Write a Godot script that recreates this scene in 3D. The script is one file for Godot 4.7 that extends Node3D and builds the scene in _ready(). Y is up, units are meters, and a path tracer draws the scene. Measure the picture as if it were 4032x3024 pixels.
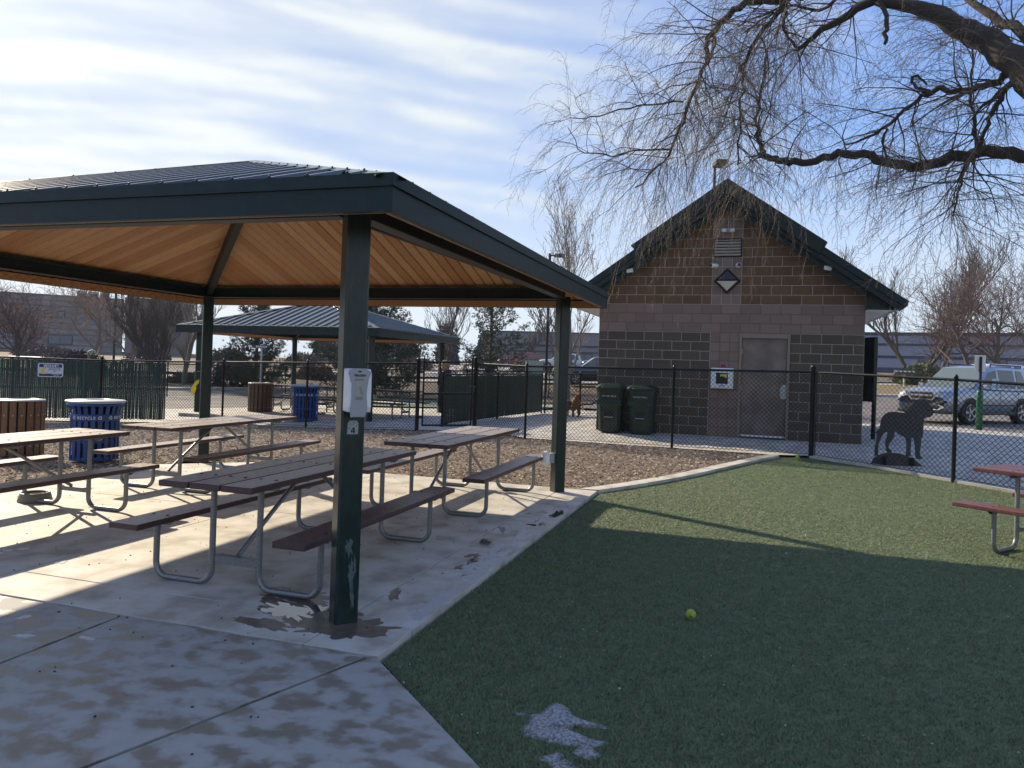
extends Node3D
# A dog park in winter sun: picnic shelter, restroom building, chain-link fences and a bare willow. Units are metres; x runs along the
# building's front, -z runs away from the camera.

class MB:
	var v := PackedVector3Array()
	var n := PackedVector3Array()
	var u := PackedVector2Array()
	var k := PackedColorArray()
	var i := PackedInt32Array()
	var col := Color(1, 1, 1)

	func pt(p: Vector3, nn: Vector3, q := Vector2.ZERO) -> int:
		v.append(p); n.append(nn); u.append(q); k.append(col)
		return v.size() - 1

	# corners counter-clockwise as seen from outside
	func tri(a: Vector3, b: Vector3, c: Vector3) -> void:
		var nn := (b - a).cross(c - a).normalized()
		var s := v.size()
		pt(a, nn, Vector2(0, 0)); pt(b, nn, Vector2(1, 0)); pt(c, nn, Vector2(1, 1))
		i.append_array(PackedInt32Array([s, s + 2, s + 1]))

	func quad(a: Vector3, b: Vector3, c: Vector3, d: Vector3) -> void:
		var nn := (c - a).cross(d - b).normalized()
		var s := v.size()
		pt(a, nn, Vector2(0, 1)); pt(b, nn, Vector2(1, 1)); pt(c, nn, Vector2(1, 0)); pt(d, nn, Vector2(0, 0))
		i.append_array(PackedInt32Array([s, s + 2, s + 1, s, s + 3, s + 2]))

	func box(c: Vector3, s: Vector3, b := Basis()) -> void:
		var x := b.x * s.x * 0.5
		var y := b.y * s.y * 0.5
		var z := b.z * s.z * 0.5
		quad(c - x - y + z, c + x - y + z, c + x + y + z, c - x + y + z)
		quad(c + x - y - z, c - x - y - z, c - x + y - z, c + x + y - z)
		quad(c + x - y + z, c + x - y - z, c + x + y - z, c + x + y + z)
		quad(c - x - y - z, c - x - y + z, c - x + y + z, c - x + y - z)
		quad(c - x + y + z, c + x + y + z, c + x + y - z, c - x + y - z)
		quad(c - x - y - z, c + x - y - z, c + x - y + z, c - x - y + z)

	# a box with every edge chamfered by r
	func rbox(c: Vector3, s: Vector3, r: float, b := Basis()) -> void:
		var h := s * 0.5
		var q := Vector3(h.x - r, h.y - r, h.z - r)
		for ax in 3:
			for sg in [-1.0, 1.0]:
				var a := Vector3.ZERO; a[ax] = sg * h[ax]
				var e := Vector3.ZERO; e[(ax + 1) % 3] = q[(ax + 1) % 3] * sg
				var f := Vector3.ZERO; f[(ax + 2) % 3] = q[(ax + 2) % 3]
				quad(c + b * (a - e - f), c + b * (a + e - f), c + b * (a + e + f), c + b * (a - e + f))
		for ax in 3:
			var j := (ax + 1) % 3
			var l := (ax + 2) % 3
			for s1 in [-1.0, 1.0]:
				for s2 in [-1.0, 1.0]:
					var p := Vector3.ZERO; p[j] = s1 * h[j]; p[l] = s2 * q[l]
					var t := Vector3.ZERO; t[j] = s1 * q[j]; t[l] = s2 * h[l]
					var w := Vector3.ZERO; w[ax] = -q[ax] * s1 * s2
					quad(c + b * (p - w), c + b * (p + w), c + b * (t + w), c + b * (t - w))
		for sx in [-1.0, 1.0]:
			for sy in [-1.0, 1.0]:
				for sz in [-1.0, 1.0]:
					var p1 := Vector3(sx * h.x, sy * q.y, sz * q.z)
					var p2 := Vector3(sx * q.x, sy * h.y, sz * q.z)
					var p3 := Vector3(sx * q.x, sy * q.y, sz * h.z)
					if sx * sy * sz > 0: tri(c + b * p1, c + b * p2, c + b * p3)
					else: tri(c + b * p1, c + b * p3, c + b * p2)

	# a tube along points; rad is one radius or one per point
	func tube(p: PackedVector3Array, rad, sides := 8, caps := true) -> void:
		var m := p.size()
		if m < 2: return
		var t := (p[1] - p[0]).normalized()
		var a := t.cross(Vector3(0.13, 0.97, 0.21)).normalized()
		if absf(t.y) > 0.95: a = t.cross(Vector3(0.97, 0.1, 0.2)).normalized()
		var s := v.size()
		for j in m:
			var t2 := t
			if j > 0 and j < m - 1: t2 = (p[j + 1] - p[j - 1]).normalized()
			elif j == m - 1: t2 = (p[j] - p[j - 1]).normalized()
			a = (a - t2 * a.dot(t2)).normalized()
			var bb := t2.cross(a)
			var r: float = rad if rad is float else rad[j]
			for e in sides:
				var ang := TAU * e / sides
				var d := a * cos(ang) + bb * sin(ang)
				pt(p[j] + d * r, d, Vector2(float(e) / sides, j))
		for j in m - 1:
			for e in sides:
				var q0 := s + j * sides + e
				var q1 := s + j * sides + (e + 1) % sides
				i.append_array(PackedInt32Array([q0, q1 + sides, q1, q0, q0 + sides, q1 + sides]))
		if caps:
			for en in 2:
				var c0 := s + (0 if en == 0 else (m - 1) * sides)
				var dd := (p[0] - p[1]).normalized() if en == 0 else (p[m - 1] - p[m - 2]).normalized()
				var cs := v.size()
				for e in sides: pt(v[c0 + e], dd)
				for e in range(1, sides - 1):
					if en == 0: i.append_array(PackedInt32Array([cs, cs + e, cs + e + 1]))
					else: i.append_array(PackedInt32Array([cs, cs + e + 1, cs + e]))

	func bar(a: Vector3, b: Vector3, r: float, sides := 8) -> void:
		tube(PackedVector3Array([a, b]), r, sides)

	# a polygon in the xy plane of t, extruded along +z by depth, its front edge chamfered by ch
	func prism(poly: PackedVector2Array, t: Transform3D, depth: float, ch := 0.0) -> void:
		var p := poly
		if Geometry2D.is_polygon_clockwise(p): p = p.duplicate(); p.reverse()
		var m := p.size()
		var front := p
		if ch > 0.0:
			var ins := PackedVector2Array()
			for j in m:
				var a := (p[j] - p[(j + m - 1) % m]).normalized()
				var b := (p[(j + 1) % m] - p[j]).normalized()
				var nrm := Vector2(-(a + b).y, (a + b).x).normalized()
				ins.append(p[j] + nrm * ch / maxf(0.35, nrm.dot(Vector2(-a.y, a.x))))
			front = ins
		var ix := Geometry2D.triangulate_polygon(p)
		var ff := t.basis.z.normalized()
		var s := v.size()
		for q in front: pt(t * Vector3(q.x, q.y, depth), ff, q)
		var s2 := v.size()
		for q in p: pt(t * Vector3(q.x, q.y, 0), -ff, q)
		for j in range(0, ix.size(), 3):
			var a := ix[j]; var b := ix[j + 1]; var c := ix[j + 2]
			if (p[b] - p[a]).cross(p[c] - p[a]) < 0: var x := b; b = c; c = x
			i.append_array(PackedInt32Array([s + a, s + c, s + b, s2 + a, s2 + b, s2 + c]))
		for j in m:
			var a := p[j]; var b := p[(j + 1) % m]
			var dz := depth - ch
			quad(t * Vector3(a.x, a.y, 0), t * Vector3(b.x, b.y, 0), t * Vector3(b.x, b.y, dz), t * Vector3(a.x, a.y, dz))
			if ch > 0.0:
				var fa := front[j]; var fb := front[(j + 1) % m]
				quad(t * Vector3(a.x, a.y, dz), t * Vector3(b.x, b.y, dz), t * Vector3(fb.x, fb.y, depth), t * Vector3(fa.x, fa.y, depth))

	# profile of (radius, height) turned about t's y axis
	func lathe(prof: PackedVector2Array, sides: int, t := Transform3D(), smooth := true) -> void:
		var m := prof.size()
		for j in m - 1:
			var d := (prof[j + 1] - prof[j]).normalized()
			var n0 := Vector2(d.y, -d.x)
			var na := n0; var nb := n0
			if smooth:
				if j > 0: na = (n0 + Vector2((prof[j] - prof[j - 1]).normalized().y, -(prof[j] - prof[j - 1]).normalized().x)).normalized()
				if j < m - 2: nb = (n0 + Vector2((prof[j + 2] - prof[j + 1]).normalized().y, -(prof[j + 2] - prof[j + 1]).normalized().x)).normalized()
				if na.dot(n0) < 0.6: na = n0
				if nb.dot(n0) < 0.6: nb = n0
			var s := v.size()
			for e in sides + 1:
				var ang := TAU * e / sides
				var x := Vector3(cos(ang), 0, -sin(ang))
				pt(t * (x * prof[j].x + Vector3(0, prof[j].y, 0)), (t.basis * (x * na.x + Vector3(0, na.y, 0))).normalized(), Vector2(float(e) / sides, 0))
				pt(t * (x * prof[j + 1].x + Vector3(0, prof[j + 1].y, 0)), (t.basis * (x * nb.x + Vector3(0, nb.y, 0))).normalized(), Vector2(float(e) / sides, 1))
			for e in sides:
				var q := s + e * 2
				i.append_array(PackedInt32Array([q, q + 3, q + 2, q, q + 1, q + 3]))

	# an ellipsoid
	func ball(c: Vector3, r: Vector3, b := Basis(), seg := 12, jitter := 0.0, rng: RandomNumberGenerator = null) -> void:
		var s := v.size()
		var rings := seg / 2
		for a in rings + 1:
			var th := PI * a / rings
			for e in seg + 1:
				var ph := TAU * (e % seg) / seg
				var d := Vector3(sin(th) * cos(ph), cos(th), sin(th) * sin(ph))
				var j := 1.0
				if jitter > 0.0 and a > 0 and a < rings and e < seg: j = 1.0 + rng.randf_range(-jitter, jitter)
				if e == seg and jitter > 0.0: pt(v[s + a * (seg + 1)], n[s + a * (seg + 1)])
				else: pt(c + b * (d * r * j), (b * (d / r)).normalized(), Vector2(float(e) / seg, float(a) / rings))
		for a in rings:
			for e in seg:
				var q := s + a * (seg + 1) + e
				i.append_array(PackedInt32Array([q, q + seg + 2, q + 1, q, q + seg + 1, q + seg + 2]))

	func add(m: MB, t: Transform3D) -> void:
		var s := v.size()
		for j in m.v.size():
			v.append(t * m.v[j]); n.append((t.basis * m.n[j]).normalized()); u.append(m.u[j]); k.append(m.k[j])
		for j in m.i: i.append(j + s)

	func mesh() -> ArrayMesh:
		var a := []
		a.resize(Mesh.ARRAY_MAX)
		a[Mesh.ARRAY_VERTEX] = v; a[Mesh.ARRAY_NORMAL] = n; a[Mesh.ARRAY_TEX_UV] = u; a[Mesh.ARRAY_COLOR] = k; a[Mesh.ARRAY_INDEX] = i
		var am := ArrayMesh.new()
		am.add_surface_from_arrays(Mesh.PRIMITIVE_TRIANGLES, a)
		return am

var used := {}
var M := {}
var rng := RandomNumberGenerator.new()

func numbered(called: String, parent: Node) -> String:
	var key := str(parent.get_instance_id()) + called
	if not used.has(key):
		used[key] = 0
		return called
	used[key] += 1
	return "%s_%03d" % [called, used[key]]

func thing(called: String, label: String, category: String, at := Vector3.ZERO, turn := 0.0, group := "") -> Node3D:
	var o := Node3D.new()
	o.name = numbered(called, self)
	add_child(o)
	o.position = at
	o.rotation.y = turn
	return tag(o, label, category, group)

func tag(o: Node3D, label: String, category: String, group := "") -> Node3D:
	o.set_meta("label", label)
	o.set_meta("category", category)
	if group: o.set_meta("group", group)
	return o

func obj(called: String, shape, m: Material, parent: Node = self, at := Transform3D()) -> MeshInstance3D:
	var o := MeshInstance3D.new()
	o.mesh = shape.mesh() if shape is MB else shape
	o.material_override = m
	o.name = numbered(called, parent)
	o.transform = at
	parent.add_child(o)
	return o

func stuff(called: String, shape, m: Material, parent: Node = self) -> MeshInstance3D:
	var o := obj(called, shape, m, parent)
	o.set_meta("kind", "stuff")
	return o

func struct(called: String, shape, m: Material) -> MeshInstance3D:
	var o := obj(called, shape, m)
	o.set_meta("kind", "structure")
	return o

func copy(src: Node3D, at: Vector3, turn: float, label: String, group := "") -> Node3D:
	var o: Node3D = src.duplicate()
	var base := String(src.name)
	o.name = numbered(base.get_slice("_0", 0), self)
	add_child(o)
	o.position = at
	o.rotation.y = turn
	o.set_meta("label", label)
	if group: o.set_meta("group", group)
	return o

func many(called: String, shape, m: Material, where: Array, cols: Array = [], parent: Node = self) -> MultiMeshInstance3D:
	var mm := MultiMesh.new()
	mm.transform_format = MultiMesh.TRANSFORM_3D
	mm.use_colors = cols.size() > 0
	mm.mesh = shape.mesh() if shape is MB else shape
	mm.instance_count = where.size()
	for j in where.size():
		mm.set_instance_transform(j, where[j])
		if cols.size(): mm.set_instance_color(j, cols[j])
	var o := MultiMeshInstance3D.new()
	o.multimesh = mm
	o.material_override = m
	o.name = numbered(called, parent)
	parent.add_child(o)
	o.set_meta("kind", "stuff")
	return o

# ---- materials: colours given as real-world (linear) values
func L(r: float, g: float, b: float) -> Color:
	return Color(r, g, b).linear_to_srgb()

func noise_tex(freq: float, oct: int, sd: int, ramp: Array, size := 512, type := FastNoiseLite.TYPE_SIMPLEX_SMOOTH, warp := 0.0) -> NoiseTexture2D:
	var f := FastNoiseLite.new()
	f.noise_type = type
	f.seed = sd
	f.frequency = freq
	f.fractal_octaves = oct
	f.fractal_gain = 0.55
	if warp > 0.0:
		f.domain_warp_enabled = true
		f.domain_warp_amplitude = warp
		f.domain_warp_frequency = freq * 0.6
	var t := NoiseTexture2D.new()
	t.width = size; t.height = size
	t.seamless = true
	t.seamless_blend_skirt = 0.12
	t.noise = f
	if ramp.size():
		var g := Gradient.new()
		var offs := PackedFloat32Array()
		var cs := PackedColorArray()
		for r in ramp:
			offs.append(r[0]); cs.append(r[1])
		g.offsets = offs; g.colors = cs
		t.color_ramp = g
	return t

# tex: tone texture multiplied with the colour; sc: repeats per metre along each axis; bump in centimetres
func mat(c: Color, rough := 0.7, o := {}) -> StandardMaterial3D:
	var m := StandardMaterial3D.new()
	m.albedo_color = c
	m.roughness = rough
	m.metallic = o.get("metal", 0.0)
	m.metallic_specular = o.get("spec", 0.5)
	if o.has("tex"): m.albedo_texture = o.tex
	if o.has("rtex"): m.roughness_texture = o.rtex; m.roughness = 1.0
	if o.has("bump"):
		m.heightmap_enabled = true
		m.heightmap_texture = o.btex
		m.heightmap_scale = o.bump
	if o.has("tex") or o.has("bump") or o.has("rtex"):
		m.uv1_triplanar = true
		m.uv1_world_triplanar = o.get("world", false)
		var s = o.get("sc", 1.0)
		m.uv1_scale = s if s is Vector3 else Vector3(s, s, s)
		m.uv1_triplanar_sharpness = 4.0
	if o.get("vc", false): m.vertex_color_use_as_albedo = true
	if o.has("back"): m.backlight_enabled = true; m.backlight = o.back
	if o.has("coat"): m.clearcoat_enabled = true; m.clearcoat = o.coat; m.clearcoat_roughness = 0.1
	m.cull_mode = BaseMaterial3D.CULL_DISABLED
	return m

func grey(a: float) -> Color: return Color(a, a, a)
# ---- terrain
const GX := [-60.0, -18.0, -14.0, -9.7, -7.1, -4.4, -1.4, 1.0, 4.0, 10.0, 60.0]
const GA := [-0.1, -0.1, -0.08, 0.02, 0.08, 0.11, 0.15, 0.18, 0.22, 0.25, 0.25]
const HX := [-60.0, -18.0, -12.0, -8.0, -5.0, -3.3, 2.2, 5.0, 12.0, 60.0]
const HA := [0.0, -0.03, 0.02, 0.12, 0.2, 0.235, 0.235, 0.26, 0.28, 0.3]

func lerp_list(xs: Array, ys: Array, x: float) -> float:
	if x <= xs[0]: return ys[0]
	for j in range(1, xs.size()):
		if x < xs[j]: return lerpf(ys[j - 1], ys[j], (x - xs[j - 1]) / (xs[j] - xs[j - 1]))
	return ys[-1]

func gy(x: float, z: float) -> float:
	var a := lerp_list(GX, GA, x)
	var b := lerp_list(HX, HA, x)
	var y := smoothstep(9.9, 14.6, -z) * a + smoothstep(14.6, 16.6, -z) * (b - a)
	var r := sqrt(x * x + z * z)
	return y + maxf(0.0, minf(r, 112.0) - 34.0) * lerpf(0.024, 0.034, smoothstep(-45.0, 15.0, x))

func gp(x: float, z: float, up := 0.0) -> Vector3: return Vector3(x, gy(x, z) + up, z)

# a sheet over the terrain inside poly (x, z), cut into cells of the given step, lifted by up
func sheet(poly0: PackedVector2Array, up: float, step: float, skirt := 0.0) -> MB:
	var m := MB.new()
	var poly := poly0
	if Geometry2D.is_polygon_clockwise(poly): poly = poly.duplicate(); poly.reverse()
	var lo := poly[0]; var hi := poly[0]
	for p in poly: lo = lo.min(p); hi = hi.max(p)
	var nx := int(ceil((hi.x - lo.x) / step)); var nz := int(ceil((hi.y - lo.y) / step))
	for a in nx:
		for b in nz:
			var c := PackedVector2Array([lo + Vector2(a, b) * step, lo + Vector2(a + 1, b) * step, lo + Vector2(a + 1, b + 1) * step, lo + Vector2(a, b + 1) * step])
			for piece in Geometry2D.intersect_polygons(c, poly):
				if Geometry2D.is_polygon_clockwise(piece): continue
				var ix := Geometry2D.triangulate_polygon(piece)
				var s := m.v.size()
				for p in piece:
					var e := 0.15
					var nn := Vector3(gy(p.x - e, p.y) - gy(p.x + e, p.y), 2 * e, gy(p.x, p.y - e) - gy(p.x, p.y + e)).normalized()
					m.pt(gp(p.x, p.y, up), nn, p)
				for j in range(0, ix.size(), 3):
					var q := [ix[j], ix[j + 1], ix[j + 2]]
					if (piece[q[1]] - piece[q[0]]).cross(piece[q[2]] - piece[q[0]]) < 0: q = [q[0], q[2], q[1]]
					m.i.append_array(PackedInt32Array([s + q[0], s + q[1], s + q[2]]))
	if skirt > 0.0:
		for j in poly.size():
			var a := poly[j]; var b := poly[(j + 1) % poly.size()]
			var cnt := maxi(1, int((b - a).length() / step))
			for t in cnt:
				var p := a.lerp(b, float(t) / cnt); var q := a.lerp(b, float(t + 1) / cnt)
				m.quad(gp(q.x, q.y, up - skirt), gp(p.x, p.y, up - skirt), gp(p.x, p.y, up), gp(q.x, q.y, up))
	return m

# an irregular rounded outline round c
func blob(c: Vector2, rx: float, rz: float, turn: float, sd: int, rough := 0.3, cnt := 28) -> PackedVector2Array:
	var f := FastNoiseLite.new()
	f.seed = sd; f.frequency = 0.9; f.fractal_octaves = 4
	var out := PackedVector2Array()
	for j in cnt:
		var a := TAU * j / cnt
		var r := 1.0 + rough * 2.0 * f.get_noise_2d(cos(a) * 1.6, sin(a) * 1.6)
		out.append(c + Vector2(cos(a) * rx * r, sin(a) * rz * r).rotated(turn))
	return out

# ---- sky: thin cirrus over winter blue, whiter towards the sun at the left; out-of-view veil added as fill
const SUN := Vector3(-1.75, 1.03, -0.96)
const EXPOSURE := 1.9

func sky_image() -> Image:
	var w := 1280; var h := 640
	var im := Image.create(w, h, false, Image.FORMAT_RGBF)
	var f := FastNoiseLite.new(); f.seed = 11; f.frequency = 0.9; f.fractal_octaves = 6; f.fractal_gain = 0.55
	var f2 := FastNoiseLite.new(); f2.seed = 5; f2.frequency = 0.35; f2.fractal_octaves = 3
	var sun := SUN.normalized()
	var deep := Vector3(0.145, 0.285, 0.70)
	var mid := Vector3(0.30, 0.50, 0.90)
	var low := Vector3(0.70, 0.82, 0.92)
	var white := Vector3(0.70, 0.745, 0.765)
	for y in h:
		var el := PI * 0.5 - PI * (y + 0.5) / h
		for x in w:
			var az := TAU * (x + 0.5) / w
			var d := Vector3(sin(az) * cos(el), sin(el), -cos(az) * cos(el))
			var c := low
			if el > -0.02:
				var s := maxf(0.0, d.y)
				var blue := mid.lerp(deep, smoothstep(0.10, 0.62, s))
				blue = low.lerp(blue, smoothstep(0.0, 0.30, s))
				var p := Vector2(d.x, d.z) / (s + 0.16)
				var q := p.rotated(0.62)
				var bend := f2.get_noise_2d(p.x * 1.2, p.y * 1.2)
				var n := f.get_noise_2d(q.x * 0.50 + bend * 0.3, q.y * 2.0 + bend * 0.6) * 0.5 + f.get_noise_2d(q.x * 1.5 + 9.0, q.y * 8.0 + bend * 1.0) * 0.45
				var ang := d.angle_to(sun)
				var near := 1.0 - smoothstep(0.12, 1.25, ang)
				var veil := clampf(0.0 + near * 0.88 + (0.22 + 0.55 * near) * n + 0.6 * maxf(0.0, n - 0.02) + 0.2 * bend * near + 0.55 * smoothstep(1.35, 2.2, ang), 0.0, 1.0)  # last term: unseen cloud added far from the sun to brighten the shadows
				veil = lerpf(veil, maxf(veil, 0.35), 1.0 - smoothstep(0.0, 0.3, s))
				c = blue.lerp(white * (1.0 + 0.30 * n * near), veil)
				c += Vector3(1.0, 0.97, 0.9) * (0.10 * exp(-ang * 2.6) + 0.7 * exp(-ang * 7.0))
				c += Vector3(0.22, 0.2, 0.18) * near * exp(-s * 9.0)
			else:
				c = Vector3(0.22, 0.2, 0.17)
			c *= 1.14 / EXPOSURE
			im.set_pixel(x, y, Color(c.x, c.y, c.z))
	return im

func setup_camera_and_light() -> void:
	var cam := Camera3D.new()
	cam.name = "camera"
	cam.projection = Camera3D.PROJECTION_FRUSTUM
	cam.near = 0.05
	cam.far = 1500.0
	cam.size = 2.0 * 0.05 * 1512.0 / 2965.57
	cam.frustum_offset = Vector2(0, -0.05 * (1512.0 - 1425.42) / 2965.57)
	cam.rotation = Vector3(0.0054477, 0.3088515, 0.0331820)
	cam.position = Vector3(0, 1.59783, 0)
	add_child(cam)
	cam.current = true
	var e := Environment.new()
	e.background_mode = Environment.BG_SKY
	var sm := PanoramaSkyMaterial.new()
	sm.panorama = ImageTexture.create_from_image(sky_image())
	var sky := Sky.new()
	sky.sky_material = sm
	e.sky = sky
	e.tonemap_mode = Environment.TONE_MAPPER_LINEAR
	e.tonemap_exposure = EXPOSURE
	e.fog_enabled = true
	e.fog_light_color = Color(0.80, 0.86, 0.95)
	e.fog_density = 0.0005
	e.sdfgi_enabled = true
	e.ssao_enabled = true
	e.ssil_enabled = true
	var we := WorldEnvironment.new()
	we.name = "sky"
	we.environment = e
	add_child(we)
	var sun := DirectionalLight3D.new()
	sun.name = "sun"
	sun.light_color = Color(1.0, 0.93, 0.82)
	sun.light_energy = 1.4
	sun.light_angular_distance = 0.53
	sun.shadow_enabled = true
	add_child(sun)
	sun.look_at_from_position(Vector3.ZERO, -SUN, Vector3.UP)
# ---- shared materials
func make_materials() -> void:
	var soft := noise_tex(0.012, 5, 3, [[0.25, grey(0.80)], [0.75, grey(1.0)]])
	var fine := noise_tex(0.06, 4, 4, [[0.2, grey(0.72)], [0.8, grey(1.0)]])
	var grit := noise_tex(0.35, 2, 6, [[0.15, grey(0.55)], [0.85, grey(1.0)]])
	var grain := noise_tex(0.05, 5, 8, [[0.3, grey(0.62)], [0.5, grey(0.9)], [0.72, grey(1.0)]])
	M.soft = soft; M.fine = fine; M.grit = grit; M.grain = grain
	M.green = mat(L(0.0045, 0.019, 0.019), 0.45, {"spec": 0.4, "tex": soft, "sc": 1.3, "bump": 0.04, "btex": fine})
	M.green_roof = mat(L(0.006, 0.020, 0.026), 0.25, {"spec": 0.65})
	M.green_post = mat(L(0.004, 0.024, 0.024), 0.33, {"spec": 0.5, "tex": noise_tex(0.02, 5, 31, [[0.0, grey(0.62)], [0.5, grey(0.86)], [0.78, grey(1.0)]]), "sc": Vector3(2.4, 0.5, 2.4)})
	M.scuff = mat(L(0.10, 0.15, 0.15), 0.6, {"tex": grain, "sc": 6.0})
	M.black = mat(L(0.005, 0.006, 0.008), 0.42, {"spec": 0.4})
	M.wire = mat(L(0.004, 0.005, 0.006), 0.6, {"spec": 0.25})
	M.slat = [mat(L(0.006, 0.030, 0.022), 0.5), mat(L(0.005, 0.024, 0.018), 0.55), mat(L(0.010, 0.075, 0.045), 0.5)]
	var worn := noise_tex(0.03, 5, 21, [[0.25, Color(0.78, 0.74, 0.73)], [0.5, Color(0.92, 0.90, 0.89)], [0.75, Color(1, 1, 1)]])
	var wornr := noise_tex(0.02, 4, 22, [[0.3, grey(0.30)], [0.7, grey(0.50)]])
	M.plank = mat(Color.WHITE, 0.5, {"vc": true, "tex": worn, "rtex": wornr, "sc": Vector3(9, 9, 1.5), "world": true, "bump": 0.10, "btex": grain})
	M.plank_red = mat(L(0.17, 0.062, 0.052), 0.42, {"tex": soft, "sc": Vector3(3, 3, 2), "bump": 0.05, "btex": grain})
	M.galv = mat(L(0.30, 0.31, 0.31), 0.42, {"metal": 0.55, "tex": noise_tex(0.03, 4, 41, [[0.25, grey(0.74)], [0.75, grey(1.0)]]), "sc": 6.0})
	var woodn := noise_tex(0.03, 5, 51, [[0.28, Color(0.74, 0.60, 0.50)], [0.45, Color(0.93, 0.86, 0.80)], [0.7, Color(1, 1, 1)]])
	var knots := noise_tex(0.045, 2, 52, [[0.0, Color(1, 1, 1)], [0.84, Color(1, 1, 1)], [0.90, Color(0.55, 0.40, 0.30)]])
	M.wood = []
	for c in [L(0.60, 0.395, 0.215), L(0.66, 0.455, 0.255), L(0.55, 0.34, 0.175), L(0.62, 0.41, 0.23), L(0.50, 0.285, 0.135)]:
		var m := mat(c, 0.55, {"tex": woodn, "sc": Vector3(5, 5, 0.55), "bump": 0.05, "btex": woodn})
		m.detail_enabled = true
		m.detail_albedo = knots
		m.detail_blend_mode = BaseMaterial3D.BLEND_MODE_MUL
		m.detail_uv_layer = BaseMaterial3D.DETAIL_UV_1
		M.wood.append(m)
	M.white = mat(L(0.72, 0.73, 0.74), 0.35)
	M.lightgrey = mat(L(0.30, 0.32, 0.35), 0.35)
	M.darkgrey = mat(L(0.04, 0.042, 0.045), 0.5)
	M.steel = mat(L(0.42, 0.42, 0.43), 0.35, {"metal": 0.7})
	M.ink = mat(L(0.01, 0.01, 0.012), 0.6)
	M.bark = mat(L(0.085, 0.065, 0.050), 0.9, {"tex": grain, "sc": Vector3(9, 3, 9), "bump": 1.6, "btex": grain})
	M.twig = mat(L(0.15, 0.115, 0.085), 0.8)
	M.twig_dark = mat(L(0.075, 0.056, 0.046), 0.85)
	M.twig_red = mat(L(0.10, 0.055, 0.050), 0.85)
	M.twig_pale = mat(L(0.19, 0.155, 0.125), 0.85)
	M.dryleaf = mat(L(0.24, 0.13, 0.055), 0.8, {"back": L(0.2, 0.1, 0.04)})
	M.needle = [mat(L(0.040, 0.058, 0.030), 0.7), mat(L(0.060, 0.075, 0.032), 0.7), mat(L(0.028, 0.044, 0.028), 0.7)]
	M.glass_dark = mat(L(0.02, 0.025, 0.03), 0.08, {"spec": 0.8})
	M.tyre = mat(L(0.012, 0.012, 0.013), 0.85)
	M.conc = mat(L(0.53, 0.51, 0.465), 0.72, {"tex": noise_tex(0.008, 6, 61, [[0.2, Color(0.80, 0.78, 0.75)], [0.5, Color(0.93, 0.92, 0.90)], [0.8, Color(1, 1, 1)]]), "sc": 0.45, "world": true, "bump": 0.10, "btex": grit})

func wet_concrete(sd: int) -> StandardMaterial3D:
	var t := noise_tex(0.0062, 6, sd, [[0.0, Color(0.70, 0.67, 0.62)], [0.38, Color(0.79, 0.76, 0.72)], [0.46, Color(0.88, 0.87, 0.86)], [0.6, Color(0.95, 0.95, 0.95)], [1.0, Color(1.0, 1.0, 1.0)]], 1024, FastNoiseLite.TYPE_SIMPLEX_SMOOTH, 30.0)
	var r := noise_tex(0.0062, 6, sd, [[0.0, grey(0.36)], [0.40, grey(0.42)], [0.46, grey(0.75)], [1.0, grey(0.8)]], 1024, FastNoiseLite.TYPE_SIMPLEX_SMOOTH, 30.0)
	return mat(L(0.335, 0.330, 0.305), 0.6, {"tex": t, "rtex": r, "sc": Vector3(0.6, 0.6, 0.75), "world": true, "bump": 0.10, "btex": M.grit})

func V2(a: Array) -> PackedVector2Array:
	var p := PackedVector2Array()
	for j in range(0, a.size(), 2): p.append(Vector2(a[j], a[j + 1]))
	return p

# a concrete panel as a solid with rounded arrises
func panel(poly: PackedVector2Array, top: float, thick := 0.14) -> MB:
	var m := MB.new()
	# (x, z) seen from above: flip z so that the prism's local y points to -z
	var p := PackedVector2Array()
	for q in poly: p.append(Vector2(q.x, -q.y))
	m.prism(p, Transform3D(Basis(Vector3(1, 0, 0), Vector3(0, 0, -1), Vector3(0, 1, 0)), Vector3(0, top - thick, 0)), thick, 0.002)
	return m

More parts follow.
